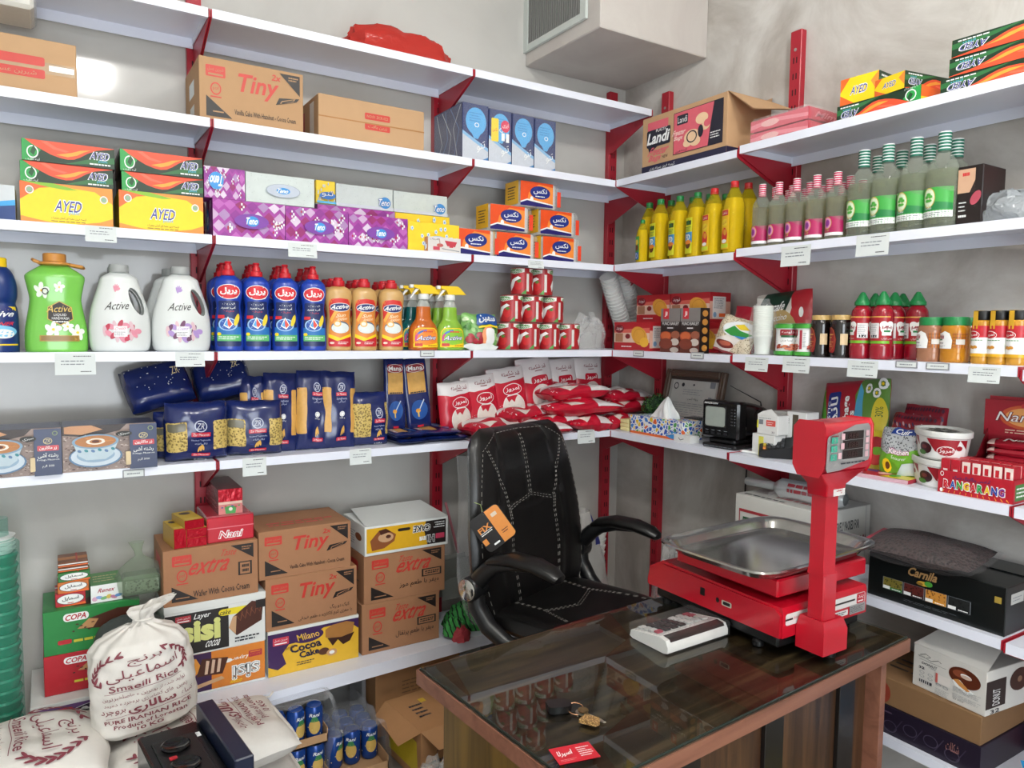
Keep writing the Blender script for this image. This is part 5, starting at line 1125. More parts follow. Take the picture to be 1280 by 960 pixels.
BEAN = speckle('#d9cdb4', '#8f7f62', 150, .35, .45, .5); BG = c('#a01c2a', .3)
ab = Art().bg(BEAN); ab.rect(0, 0, 1, .06, BG); ab.poly([(0, .06), (.55, .06), (.75, .42), (.45, .5), (.1, .3)], c('#e8e2dc', .35)); ab.ell(.38, .22, .26, .10, c('#7a2a22', .35)); ab.ell(.4, .24, .16, .06, c('#b9604a', .35)); ab.ell(.64, .68, .42, .22, c('#e9eef0', .35), .1); ab.poly([(.3, .56), (.5, .74), (.7, .66), (.95, .62), (.85, .5), (.5, .48)], c('#2f8f3e', .35)); ab.poly([(.5, .76), (.7, .84), (.9, .72), (.7, .68)], c('#e2c52e', .35)); ab.poly([(.55, .5), (.9, .52), (.8, .44)], c('#2f7fc4', .35))
bagR('bean_bag', 'white bean bag with green landscape label leaning beside the soup boxes', 'bean bag', 884, 929, 396, ZD, -.30, .06, BG, ab, 90, lean=.25, roll=.22, p=3.5, q=.6, L=.05)
bagR('bean_bag', 'dark red bean bag behind the landscape labelled one', 'bean bag', 905, 936, 383, ZD, -.19, .06, c('#b31f36', .3), None, 91, lean=.1, roll=.1)
ac = Art().bg(c('#b3202c', .3)); ac.poly([(0, 0), (.62, 0), (.74, .7), (.66, 1), (0, 1)], c('#d9d6cc', .3)); ac.poly([(.05, .62), (.2, 1), (.72, 1), (.62, .55)], c('#17392a', .3)); ac.ell(.52, .36, .30, .34, c('#b9a06a', .3)); ac.text('Nescafe', .40, .74, .44, .16, PWHT, .08, .1, .02); ac.text('Cappuccino', .43, .54, .50, .13, PWHT, .08, .1, .01); ac.ell(.88, .62, .03, .08, PWHT)
y, w, h = spanR(938, 1007, 364, ZD2, -.165)
bag('coffee_bag', 'red and dark green coffee bag leaning behind the paper cups', 'coffee bag', w, h, .07, c('#b3202c', .3), ac, (-.135, y, ZD2+.001), (-.12, -.08, -PI/2), 92, L=.05)
# paper cups in film
t = thing('paper_cup_stack', 'stack of white paper cups in a clear bag before the coffee bag', 'paper cups', (-.27, yR(953, -.27, ZD2+.05), ZD2))
m = MB(); h = hit(953, 381, 0, -.27).z-ZD2; CW = mat('#dfe3dc', .5, 0, .03, 20)
m.lathe([(.024, .002), (.031, .06), (.033, .062)], CW, 20)
n = 14
for j in range(n):
    z0 = .062+(h-.066)*j/n; z1 = .062+(h-.066)*(j+1)/n; m.lathe([(.0325, z0), (.034, z0+(z1-z0)*.5), (.0345, z1-.001), (.032, z1)], CW, 20)
m.build('cups', t)
m = MB()
def fb(u, v):
    a = 2*PI*u; r = .040+.012*math.sin(PI*v*1.1)+.006*noise.noise(Vector((math.cos(a)*2, math.sin(a)*2, v*5))); r *= 1 if v < .92 else .6
    return Vector((r*math.cos(a), r*math.sin(a)*.8, .001+v*(h+.02)))
m.grid(fb, 26, 14, FILM, closeu=True); m.build('wrapper', t)
ag = Art().bg(PWHT)
for x0 in (0, .5):
    ag.rrect(x0+.06, .62, .26, .22, c('#8e1d2a', .35), .03, .04); ag.text('دلوسه', x0+.19, .75, .2, .11, PWHT); ag.rect(x0+.08, .58, .22, .07, c('#1f5a34', .35)); ag.text('لوبیا چیتی', x0+.17, .47, .2, .08, INK); ag.rect(x0+.37, .2, .05, .62, c('#b33a4a', .35)); R = random.Random(3)
    for k in range(22): ag.ell(x0+R.uniform(.03, .34), R.uniform(.14, .36), .028, .045, R.choice([c('#b04a34'), c('#8c2f26'), c('#cf7a55')]), R.uniform(0, 3), 7)
    ag.lines(x0+.44, .25, .05, .5, 8, GREYINK, .3)
ag.rect(0, 0, 1, .12, c('#3f9a34', .35)); ag.rect(0, .88, 1, .12, c('#3f9a34', .35))
y, w, h = spanR(963.5, 988.5, 404, ZD2, -.285)
cg = can(w/2, h, ag, body=c('#3f9a34', .35), lbl='white and green bean can, left of the two', grp='white and green bean cans'); cg.location = (-.285+w/2, y, ZD2); cg.rotation_euler = (0, 0, -PI/2-.3)
y, w, h = spanR(990.5, 1014, 404, ZD2, -.285)
dup(cg, (-.285+w/2, y, ZD2), (0, 0, -PI/2+.5), 'white and green bean can, right of the two')
# dark jam jars
JAR = mat('#120c0b', .1, 0, .1, 10, 0, .6, .3); GOLDC = c('#b99a5e', .3)
aj = Art(); aj.poly([(.05, .1), (.10, .02), (.5, .0), (.56, .12), (.60, .5), (.5, .86), (.36, .98), (.2, .92), (.04, .6)], c('#8c1f22', .35)); aj.lines(.14, .52, .34, .22, 2, c('#d9a94e', .35), .4); aj.lines(.12, .2, .38, .25, 3, c('#d9a94e', .35), .3); aj.rect(.74, .30, .26, .42, c('#c9b088', .4)); aj.ring(.3, .5, .26, .45, .05, c('#b0703a', .35))
y, w, h = spanR(1015, 1036.5, 394, ZD2, -.285); JP = smooth_prof([(.9, 0), (1, .05), (1, .4), (1, .78), (.93, .86), (.9, .89)], 3)
def jam():
    t = thing('jam_jar', '', 'jar', group='dark jam jars'); r = w/2*1.04
    m = MB(); m.lathe([(a*r, b*h) for a, b in JP], JAR, 24); m.build('jar_body', t)
    m = MB(); m.lathe([(r*.86, h*.885), (r*.92, h*.89), (r*.92, h*.985), (r*.88, h)], GOLDC, 24); m.build('lid', t)
    m = MB(); aj.put(m, round_face(lambda z: r, h*.12, h*.74, 2.6), .08, .0008); m.build('label', t); return t
j0 = jam(); first = True
for u, x, lb in ((1026, -.262, 'dark jam jar with gold lid, left of the front two'), (1051, -.262, 'dark jam jar with gold lid, right of the front two'), (1037, -.185, 'dark jam jar behind the left front jar'), (1060, -.185, 'dark jam jar behind the right front jar')):
    o = j0 if first else dup(j0); first = False; o.location = (x, yR(u, x, ZD2+.05), ZD2); o.rotation_euler = (0, 0, -PI/2-.1); tag(o, lb)
# red sauce bottles
SC = mat('#8e0f22', .14, 0, .06, 10, 0, .5, .3); GRNC = c('#157a3f', .4)
SP = smooth_prof([(.030, 0), (.0355, .006), (.036, .045), (.034, .058), (.0335, .13), (.035, .145), (.031, .17), (.021, .185), (.0195, .19)], 4)
asu = Art().bg(c('#a3202a', .35)); asu.rect(0, 0, 1, .10, c('#6aa828', .35)); asu.rect(0, .96, 1, .04, c('#d9a94e', .35))
for x0 in (.14, .80): 
    asu.ell(x0+.12, .56, .16, .22, PWHT); asu.ell(x0+.04, .68, .1, .14, PWHT); asu.ell(x0+.2, .68, .1, .14, PWHT); asu.rect(x0, .3, .24, .3, PWHT); asu.rrect(x0+.0, .5, .24, .15, c('#8e1d2a', .35), .02, .04); asu.text('دلوسه', x0+.12, .58, .2, .10, PWHT); asu.rect(x0+.04, .42, .16, .07, GRNC); asu.text('سس کچاپ', x0+.12, .18, .26, .09, PWHT)
asu.rect(.47, .2, .26, .55, c('#e2dedd')); asu.lines(.49, .35, .2, .36, 7, GREYINK, .35); asu.rect(.52, .22, .16, .1, INK)
y, w, h = spanR(1089.5, 1116, 363, ZD2, -.285); kx, kh = w/.072, h/.235
s0 = bottle('sauce_bottle', '', 'sauce bottle', SP, SC, [(.021, .186), (.025, .188), (.0255, .198), (.021, .205), (.012, .223), (.006, .233), (.0001, .235)], GRNC, [(asu, .055, .148, 3.6)], group='red sauce bottles'); first = True
for u, x, rz, lb in ((1077, -.25, .5, 'red sauce bottle with green cone cap, left of the front two'), (1103, -.25, -.35, 'red sauce bottle with green cone cap, right of the front two'), (1092.5, -.165, .3, 'red sauce bottle behind, between the front two'), (1117, -.18, .1, 'red sauce bottle behind the right front one'), (1127, -.10, .6, 'red sauce bottle at the back, second from the right'), (1146, -.165, -.8, 'red sauce bottle at the right end beside the yellow jars')):
    o = s0 if first else dup(s0); first = False; o.location = (x, yR(u, x, ZD2+.1), ZD2); o.scale = (kx, kx, kh); o.rotation_euler = (0, 0, -PI/2+rz-.2); tag(o, lb)
# tahini / honey jars
ah = Art(); ah.poly([(.0, .08), (.6, .08), (.62, .5), (.55, .86), (.42, .98), (.3, .86), (.1, .90), (0, .6)], PWHT); ah.rrect(.1, .56, .3, .22, c('#8e1d2a', .35), .03, .05); ah.text('دلوسه', .25, .68, .25, .12, PWHT); ah.rect(.14, .5, .22, .06, GRNC); ah.lines(.14, .32, .26, .08, 1, INK, .5); ah.lines(.1, .14, .36, .12, 2, GREYINK, .3)
for i in range(5): ah.rect(.64+.07*i, .1, .035, .8, c('#b86a1e', .35)); ah.rect(.62, .16+.16*i, .36, .03, c('#7a3a14', .35))
ah.rect(.70, .3, .2, .26, c('#c9c4bc', .4))
def spread(colr, lb):
    t = thing('spread_jar', lb, 'jar', group='green lidded spread jars'); P = smooth_prof([(.92, 0), (1, .04), (1, .2), (.96, .22), (1, .25), (1, .70), (.92, .80), (.88, .82)], 3)
    m = MB(); m.lathe([(a*r, b*h) for a, b in P], colr, 26, ex=2.4); m.build('jar_body', t)
    m = MB(); m.lathe([(r*.93, h*.815), (r*.95, h*.82), (r*.95, h*.97), (r*.9, h)], GRNC, 30); m.build('lid', t)
    m = MB(); ah.put(m, round_face(lambda z: r*1.0, h*.27, h*.70, 3.0, ex=2.4), .08, .0009); m.build('label', t); return t
y, w, h = spanR(1178, 1211, 396, ZD2, -.285); r = w/2
for u, x, cc, lb in ((1194, -.285+r, mat('#b97a1c', .12, 0, .05, 10, 0, .5, .3), 'amber spread jar with green lid, in front'), (1164, -.285+r, mat('#9a6a4e', .15, 0, .06, 10, 0, .5, .3), 'brownish pink spread jar with green lid, in front'), (1211, -.175, mat('#5a3a22', .15, 0, .06, 10, 0, .5, .3), 'dark spread jar with green lid behind the amber one')):
    t = spread(cc, lb); t.location = (x, yR(u, x, ZD2+.05), ZD2); t.rotation_euler = (0, 0, -PI/2-.1)
# spice jars
SPC = mat('#c08a2a', .18, 0, .12, 60, 0, .5, .2)
asp = Art().bg(PWHT); asp.rect(0, .62, 1, .38, c('#b81f2c', .35)); asp.ell(.4, .70, .28, .13, PWHT); asp.ell(.4, .70, .26, .11, c('#b81f2c', .35)); asp.text('امروز', .4, .705, .4, .11, PWHT, 0, 0, .02); asp.rect(0, 0, 1, .10, c('#d9a41e', .35)); asp.lines(.2, .5, .6, .06, 1, c('#4a8a4a'), .4)
for k in range(4): asp.ell(.28+.09*k, .29+.02*(k % 2), .08, .05, c('#c98a2e'), .4-k*.2, 8)
asp.ell(.2, .36, .05, .05, c('#4a8a3a'))
y, w, h = spanR(1235.5, 1261, 388, ZD2, -.29); r = w/2
t0 = thing('spice_jar', '', 'spice jar', group='spice jars with black caps')
m = MB(); m.lathe([(r*.94, 0), (r, .004), (r, h*.10), (r*.97, h*.12), (r, h*.14), (r, h*.80), (r*.86, h*.83)], SPC, 24); m.build('jar_body', t0)
m = MB(); m.lathe([(r*.88, h*.82), (r*.9, h*.825), (r*.9, h*.985), (r*.86, h)], BLACK, 24); m.build('cap', t0)
m = MB(); asp.put(m, round_face(lambda z: r, h*.14, h*.72, 2.8), .08, .0008); m.build('label', t0)
m = MB(); SEAL = c('#d9a92e', .4); m.box(-.007, .007, -r*1.03, -r*1.0, h*.66, h*.99, SEAL); m.box(-.007, .007, -r*1.03, 0, h*.999, h*1.004, SEAL); m.build('seal_strip', t0); first = True
for u, x, lb in ((1227, -.29+r, 'spice jar with black cap, first from left, partly hidden'), (1248.5, -.29+r*.9, 'spice jar with black cap, second from left'), (1272, -.29+r*.8, 'spice jar with black cap at the right edge of the picture')):
    o = t0 if first else dup(t0); first = False; o.location = (x, yR(u, x, ZD2+.05), ZD2); o.rotation_euler = (0, 0, -PI/2-.3); tag(o, lb)
# ---- shelf E, right wall : the counter with the television
MOS = speckle('#d9dde2', '#24489a', 62, .30, .5, 0, 'VORONOI')
def mosaic():
    key = 'mosaic'
    if key in _mats: return _mats[key]
    m, nt, b, out = _new('mosaic_print'); tc = nt.nodes.new('ShaderNodeTexCoord')
    v = nt.nodes.new('ShaderNodeTexVoronoi'); v.inputs['Scale'].default_value = 58; nt.links.new(tc.outputs['Object'], v.inputs['Vector'])
    e = nt.nodes.new('ShaderNodeTexVoronoi'); e.feature = 'DISTANCE_TO_EDGE'; e.inputs['Scale'].default_value = 58; nt.links.new(tc.outputs['Object'], e.inputs['Vector'])
    s = nt.nodes.new('ShaderNodeSeparateColor'); nt.links.new(v.outputs['Color'], s.inputs['Color'])
    r = nt.nodes.new('ShaderNodeValToRGB'); r.color_ramp.interpolation = 'CONSTANT'; els = r.color_ramp.elements
    els[0].position = 0; els[0].color = lin('#1f4fae'); els[1].position = .42; els[1].color = lin('#e2bd2e')
    for p, h in ((.6, '#4a9a4e'), (.72, '#2f78c8'), (.88, '#d9602e')):
        x = els.new(p); x.color = lin(h)
    nt.links.new(s.outputs[0], r.inputs['Fac'])
    lt = nt.nodes.new('ShaderNodeMath'); lt.operation = 'LESS_THAN'; lt.inputs[1].default_value = .10; nt.links.new(e.outputs['Distance'], lt.inputs[0])
    mx = nt.nodes.new('ShaderNodeMix'); mx.data_type = 'RGBA'; nt.links.new(lt.outputs[0], mx.inputs['Factor']); nt.links.new(r.outputs['Color'], mx.inputs['A']); mx.inputs['B'].default_value = lin('#e4e8ea')
    nt.links.new(mx.outputs['Result'], b.inputs['Base Color']); b.inputs['Roughness'].default_value = .4; _mats[key] = m; return m
TISS = mat('#e4e8e8', .8, 0, .02, 20)
y, w, h = spanR(788, 853, 523, ZE, -.285); d = .11
t = thing('tissue_box', 'mosaic patterned tissue box with a white tissue pulled up', 'tissue box', (-.285+d/2, y, ZE), RW)
m = MB(); m.box(-w/2, w/2, -d/2, d/2, 0, h, mosaic(), .0015); a = Art(); a.rect(0, 0, 1, .13, c('#d9682e')); a.ell(.84, .24, .13, .2, c('#3a92d6')); a.text('تنو', .83, .36, .22, .36, c('#1c3f8e'), 0, 0, .06); a.text('تنو', .83, .36, .21, .31, PWHT)
a.put(m, face(w, d, h)); m.build('box', t)
def tis(u, v):
    a = 2*PI*u; k = (1-v)**.7; wv = 1+.32*math.sin(4*a+2*v)+.12*math.sin(9*a+5*v)+.3*noise.noise(Vector((math.cos(a)*2, math.sin(a)*2, v*2)))
    r = .006+.048*k*wv; return Vector((r*math.cos(a)*1.1+.012*v, r*math.sin(a)*.45, h-.002+.085*v))
m = MB(); m.grid(tis, 40, 12, TISS, closeu=True); m.lathe([(.012, h+.08), (.0001, h+.09)], TISS, 10, 1.2, .5, cx=.012); m.build('tissue', t)
SOAP = c('#e6dda0', .5)
for k in range(3):
    yy = yR(779, -.285, ZE+.03); boxed('soap_bar', 'pale yellow bar, %s of the three beside the mosaic tissue box' % ('lowest', 'middle', 'topmost')[k], 'soap', .055, .06, .0165, SOAP, None, (-.25, yy-.0, ZE+.017*k), RW, 'pale yellow bars', .003)
boxR('small_box', 'grey patterned small box behind the mosaic tissue box', 'box', 854, 868, 522, ZE, -.15, .08, speckle('#4a4a4c', '#8a8a88', 200, .3), None)
boxR('small_box', 'flat white box with a black tick in front of the tissue box', 'box', 842, 863, 544, ZE, -.30, .05, c('#dcdedc'), lambda w, d, h: {'front': Art().line([(.3, .6), (.4, .3), (.6, .5)], .05, PBLK, .08)})
boxR('small_box', 'small navy and white packet beside the tissue box', 'packet', 848, 866, 535, ZE, -.225, .03, c('#e1e3e4'), lambda w, d, h: {'front': Art().rect(.1, .2, .6, .6, c('#1d2a5e'))}, h=.03)
# topiary ball plant
t = thing('artificial_plant', 'green leafy ball plant in a small pot behind the tissue', 'plant', (-.125, yR(820, -.125, ZE+.09), ZE))
m = MB(); m.lathe([(.022, 0), (.03, .05), (.031, .052), (.027, .05)], c('#d6d4ce'), 20); m.build('pot', t)
m = MB(); R = random.Random(11); LM = [c('#2c5a26', .6), c('#3f7431', .6), c('#1d4420', .6)]
m.lathe([(.0001, .035), (.04, .06), (.05, .10), (.035, .14), (.0001, .15)], c('#16331a', .8), 14)
for k in range(900):
    th = R.uniform(0, 2*PI); z = R.uniform(-1, 1); q = math.sqrt(1-z*z); rad = R.uniform(.046, .066)
    n = Vector((q*math.cos(th), q*math.sin(th), z)); p = n*rad+Vector((0, 0, .095)); a = n.cross(Vector((R.uniform(-1, 1), R.uniform(-1, 1), R.uniform(-1, 1)))).normalized(); b = (n*.6+a.cross(n)).normalized(); s = R.uniform(.006, .011)
    m.add([p-a*s*.4, p+b*s, p+a*s*.4, p-b*s*.3], [(0, 1, 2, 3)], LM[k % 3])
m.build('foliage', t)
# framed certificate leaning on the wall
y, w, h = spanR(831, 907, 463, ZE, -.06); w *= .97; lean = .22
t = thing('framed_certificate', 'framed certificate in a dark carved frame leaning against the wall', 'picture frame', (-.105, y, ZE+.004), (-lean, 0, -PI/2)); H = h*1.0
FRM = mat('#5d4a3c', .45, 0, .15, 40, .1)
m = MB()
for a, b_, c_, d_ in ((-w/2, -w/2+.03, 0, H), (w/2-.03, w/2, 0, H), (-w/2+.03, w/2-.03, 0, .03), (-w/2+.03, w/2-.03, H-.03, H)):
    m.box(a, b_, -.012, .012, c_, d_, FRM, .004)
    cx = (a+b_)/2; cz = (c_+d_)/2
    m.box(a+.012 if b_-a < .05 else a, b_-.012 if b_-a < .05 else b_, -.016, -.012, c_+.012 if d_-c_ < .05 else c_, d_-.012 if d_-c_ < .05 else d_, FRM, .001)
m.build('frame', t)
m = MB(); m.box(-w/2+.028, w/2-.028, 0, .008, .028, H-.028, c('#a9aaa4', .12)); a = Art(); a.rect(.06, .08, .88, .84, c('#bfc1bc', .12)); a.rect(0, .93, 1, .07, c('#3a332e')); a.ring(.14, .80, .05, .07, .3, INK); a.ell(.28, .83, .03, .04, INK); a.ell(.5, .84, .02, .02, INK); a.rect(.82, .80, .1, .12, GREYINK); a.rect(.82, .52, .06, .1, GREYINK); a.text('پروانه کسب', .52, .55, .22, .07, INK); a.lines(.12, .12, .76, .36, 8, GREYINK, .2); a.lines(.3, .62, .4, .14, 3, GREYINK, .2)
a.put(m, flat((-w/2+.028, 0, .028), (w-.056, 0, 0), (0, 0, H-.056)), eps=.0006); m.build('certificate', t)
# small black television on a stand
TVB = mat('#0b0b0c', .22, 0, .05, 8, 0, .5, .2); TVM = mat('#141416', .4)
y, w, h = spanR(876, 919, 503, ZE, -.285); w *= .98
t = thing('television', 'small old black portable television with a pale grey screen', 'television', (-.20, y-.0, ZE), (0, 0, -PI/2+.10)); zb = .036; H = h-zb+.006
m = MB(); m.box(-w/2, w/2, -.085, -.03, zb, zb+H, TVB, .008)
def cab(u, v):
    a = 2*PI*u; ca, sa = math.cos(a), math.sin(a); q = (abs(ca)**5+abs(sa)**5)**(-1/5); k = 1-.28*v**2.2
    return Vector((w/2*.97*ca*q*k, -.03+.17*v, zb+H/2+H/2*.97*sa*q*k-.01*v))
m.grid(cab, 40, 10, TVB, closeu=True); m.prism([(w/2*.97*.72*math.cos(2*PI*i/24), zb+H/2-.01+H/2*.7*math.sin(2*PI*i/24)) for i in range(24)], .139, .1405, TVM, 'y'); m.build('cabinet', t)
m = MB(); m.box(-w*.40, w*.17, -.0865, -.084, zb+H*.30, zb+H*.86, TVM, .001); a = Art(); a.rrect(.03, .04, .94, .92, c('#9aa39c', .15), .12, .10); a.put(m, flat((-w*.40, -.0866, zb+H*.30), (w*.57, 0, 0), (0, 0, H*.56))); m.build('screen', t)
m = MB(); a = Art(); a.text('NAGICON', .26, .93, .36, .05, PWHT, 0, .1, .02)
for k in range(6): a.ell(.83, .40+.08*k, .03, .018, c('#3a3a3c', .3)); a.ell(.91, .40+.08*k, .015, .012, GREYINK)
for k in range(4): a.rect(.12+.17*k, .11, .1, .06, c('#26262a', .3)); a.rect(.13+.17*k, .21, .08, .012, GREYINK)
a.put(m, flat((-w/2, -.0852, zb), (w, 0, 0), (0, 0, H))); m.build('controls', t)
m = MB(); m.box(-w*.46, w*.46, -.09, .10, 0, .016, TVM, .006); m.box(-w*.36, w*.36, -.07, .06, .016, .037, TVM, .006); a = Art().lines(.08, .3, .84, .3, 1, GREYINK, .3); a.put(m, flat((-w*.46, -.0902, 0), (w*.92, 0, 0), (0, 0, .016))); m.build('stand', t)
m = MB(); m.prism([(.045, zb+H*.25), (.09, zb+H*.25), (.10, zb+H*.70), (.05, zb+H*.78), (.0, zb+H*.6)], w/2*.93, w/2*.955, TVM, 'x'); m.tube([(w*.2, .13, zb+H-.03), (w*.18, .13, zb+H-.012), (-w*.55, .10, zb+H+.045)], [.004, .0025, .0012], c('#3a3a3c', .3, metal=.8), 8); m.build('antenna', t)
# medicine boxes, pen, card reader
MW = c('#dfe0de', .4)
def med(w, d, h):
    a = Art().rect(.45, .45, .45, .3, c('#d9564e')); a.lines(.5, .5, .3, .18, 2, PWHT, .3); a.rect(.1, .5, .2, .25, GREYINK); a.text('32', .8, .14, .14, .1, INK); a.lines(.1, .78, .6, .1, 1, GREYINK, .3); a.rect(0, .3, .08, .4, c('#d9d43a')); return {'front': a}
y, w, h = boxR('medicine_box', 'white box with yellow edge at the bottom of the small box stack', 'medicine box', 940, 968, 543, ZE2, -.265, .06, MW, lambda w, d, h: {'front': Art().rect(.30, 0, .22, .9, c('#d9d25a')).lines(.6, .2, .35, .5, 3, GREYINK, .3)})
def torn(mb, w, d, h):
    mb.add([(-w/2, -d/2, h), (w/2, -d/2, h), (w*.1, -d*.35, h+.022), (-w*.3, -d*.4, h+.012)], [(0, 1, 2, 3)], MW)
boxR('medicine_box', 'white box with a red square and torn lid, on top', 'medicine box', 946.5, 972, 519, ZE2+h+.001, -.262, .06, MW, med, extra=torn)
boxR('medicine_box', 'grey box half hidden behind the torn white one', 'medicine box', 966, 986, 514, ZE2, -.19, .07, c('#b9b8b4'), lambda w, d, h: {'front': Art().lines(.2, .3, .5, .5, 4, GREYINK, .3)})
def brownwin(w, d, h):
    a = Art(); a.rect(.30, .42, .30, .52, c('#4a4030')); a.ell(.45, .55, .06, .06, c('#d9d2a0')); a.text('32', .82, .78, .14, .12, INK); a.lines(.25, .2, .5, .12, 1, GREYINK, .4); a.rect(.05, .04, .9, .06, c('#c8302a')); a.text('2', .1, .8, .07, .12, INK); return {'front': a}
boxR('medicine_box', 'white box with a dark brown picture, right of the small box stack', 'medicine box', 983, 1007, 515, ZE2, -.20, .07, MW, brownwin)
m = MB(); m.tube([(0, 0, .006), (.09, 0, .006)], .0055, PWHT, 12); m.tube([(-.012, 0, .006), (0, 0, .006)], [.0015, .0055], c('#ccaaaa'), 12); m.tube([(.09, 0, .006), (.10, 0, .006)], .005, c('#3a4a7a'), 12)
one(m, 'marker_pen', 'white pen lying on the shelf edge before the white boxes', 'pen', (-.27, yR(928, -.27, ZE2), ZE2), (0, 0, -PI/2+.15))
y, w, h = spanR(952, 1000, 545, ZE2, -.24)
t = thing('card_reader', 'black card payment terminal with orange and green keys', 'card reader', (-.225, y-.005, ZE2+.0145), (.38, 0, -.93)); CRB = mat('#17181a', .4)
m = MB(); L = .165; W = .075
m.prism([(-L/2, .004), (-L/2, .022), (-L/2+.01, .028), (L*.12, .046), (L*.2, .060), (L/2, .072), (L/2, .004), (L/2-.02, 0), (-L/2+.02, 0)], -W/2, W/2, CRB, 'y'); m.build('case', t)
m = MB(); sl = lambda x: .028+(x+L/2-.01)*(.018/(L*.62-.01))
for r in range(5):
    for q in range(3):
        x = -L/2+.018+r*.015; y0 = -.022+q*.022
        kc = ((c('#c87a2a'), c('#b9a02a'), c('#3f8a4a'))[q] if r == 0 else c('#2f3236')); z = sl(x)+.001
        m.box(x-.005, x+.005, y0-.008, y0+.008, z-.002, z+.003, kc, .001)
m.build('keys', t)
m = MB(); m.prism([(L*.21, .0615), (L*.47, .0715), (L*.47, .0725), (L*.21, .0625)], -W*.4, W*.4, c('#3c4144', .15), 'y'); m.build('display', t)
# packets on the long bay
m = crumple(.06, .05, .035, FILMSOFT, 4.2, .4, 24, 12, 2.0, 2.4); crumple(.05, .04, .025, c('#b3222c', .3), 6.1, .3, 20, 10, 2, 2.4, m)
one(m, 'crumpled_wrapper', 'crumpled red and clear wrapper behind the red scale display', 'wrapper', (-.27, yR(1003, -.27, ZE2), ZE2+.001), RW)
GBG = c('#a01a2a', .3)
agb = Art().bg(GBG); agb.poly([(0, .35), (.08, .2), (.12, .6), (.05, .9), (0, .9)], c('#4f9a2e', .3)); agb.rrect(.13, .26, .20, .60, c('#1b2f7a', .3), .03, .05); agb.text('لاندی', .25, .55, .50, .15, PWHT, PI/2, 0, .02, 1.0); agb.text('PLASTIC', .16, .55, .4, .04, PWHT, PI/2)
agb.poly([(.60, 0), (1, 0), (1, 1), (.62, 1), (.55, .8), (.62, .5)], c('#5f8a3a', .3)); agb.poly([(.56, .55), (.70, .45), (.66, .85), (.60, .95)], c('#4fa3c8', .3)); agb.text('Garbage', .44, .55, .50, .12, PWHT, PI/2, 0, .03); agb.text('Bags', .53, .48, .28, .11, PWHT, PI/2, 0, .03)
agb.poly([(.42, 0), (.95, 0), (.98, .22), (.8, .30), (.55, .26)], c('#141a3a', .3)); agb.ell(.90, .55, .09, .22, c('#d6c42e', .3)); agb.text('30%', .9, .6, .12, .09, c('#2e5a2a'), PI/2)
for q, e in ((.74, .88), (.86, .82), (.84, .22), (.93, .92)):
    for k in range(6): agb.ell(q+.035*math.cos(k*1.047), e+.045*math.sin(k*1.047), .016, .028, PWHT, k*1.047, 7)
    agb.ell(q, e, .014, .018, YEL, 0, 7)
y, w, h = spanR(1030, 1112, 474, ZE2, -.12)
bag('garbage_bag_packet', 'large red and green packet of refuse bags leaning on the wall', 'packet', w, h, .05, GBG, agb, (-.135, y, ZE2+.001), (-.25, -.12, -PI/2), 120, L=.05, p=5, q=.5)
PCH = c('#8e1a2c', .3); apc = Art().bg(PCH)
for k in range(14): apc.ell(.06+.067*k, .80+.02*math.sin(k*2), .02, .04, c('#3a2a52') if k % 2 else c('#b99aa4'), .5, 6); apc.ell(.06+.067*k, .92, .02, .03, c('#4a2438'), 0, 6)
apc.poly([(.5, 0), (1, 0), (1, .3), (.7, .5)], c('#9aa08a', .3))
for u0, u1, vt, x, sd, lb in ((1103, 1160, 519, -.16, 121, 'dark red pouch with a patterned band, in front of two'), (1116, 1168, 507, -.10, 122, 'dark red pouch with a patterned band, behind of two')):
    bagR('snack_pouch', lb, 'pouch', u0, u1, vt, ZE2, x, .05, PCH, apc, sd, lean=.18, roll=.03, grp='dark red pouches', p=4, q=.5)
ak = Art().bg(c('#6fae2e', .3)); ak.poly([(0, .55), (.3, .45), (.7, .5), (1, .62), (1, 1), (0, 1)], speckle('#a9adb0', '#4a4c50', 160, .35, .3, .3)); ak.poly([(.3, .86), (.95, .88), (.92, 1), (.35, 1)], c('#1f3f8e', .3)); ak.text('Cuir', .62, .93, .4, .1, PWHT, 0, .1, .02); ak.text('Kitchen', .58, .52, .5, .12, c('#b03a78'), .04, 0, .06); ak.text('Kitchen', .58, .52, .49, .10, PWHT, .04, 0, .02); ak.text('Scourer', .60, .40, .36, .06, PWHT); ak.ell(.30, .22, .12, .15, YEL, .4, 10); ak.ell(.32, .22, .06, .08, c('#6a4018')); ak.poly([(.55, .05), (1, .1), (1, .35), (.7, .3)], c('#c9d3d8', .3)); ak.poly([(.75, 0), (1, 0), (1, .1)], c('#c8302a'))
bagR('scourer_pack', 'pack of wire kitchen scourers in green and yellow wrap beside the tubs', 'scourers', 1094, 1141, 537, ZE2, -.25, .06, c('#d6c42e', .3), ak, 123, lean=.12, roll=.0, p=3.5, q=.5, grp='scourer packs')
bagR('scourer_pack', 'yellow edged scourer pack sticking out behind the scale display', 'scourers', 1078, 1112, 540, ZE2, -.20, .05, c('#d6c42e', .3), Art().bg(c('#c9b92e', .3)).ell(.4, .7, .3, .15, c('#a3222c')).ell(.4, .3, .3, .15, c('#c8403a')).ell(.5, .5, .2, .1, c('#6fae2e')), 124, lean=.12, grp='scourer packs')
fp = Art().bg(c('#b3223a', .3)); fp.poly([(.55, 0), (1, 0), (1, 1), (.75, 1)], c('#d9c92e', .3)); fp.rect(.05, .6, .3, .3, c('#2a3a8e', .3)); fp.poly([(0, 0), (.3, 0), (.1, .5), (0, .6)], c('#d98aa0', .3)); fp.ell(.5, .55, .1, .2, c('#e6b0b0')); fp.ell(.7, .4, .08, .2, c('#4a9a3a'))
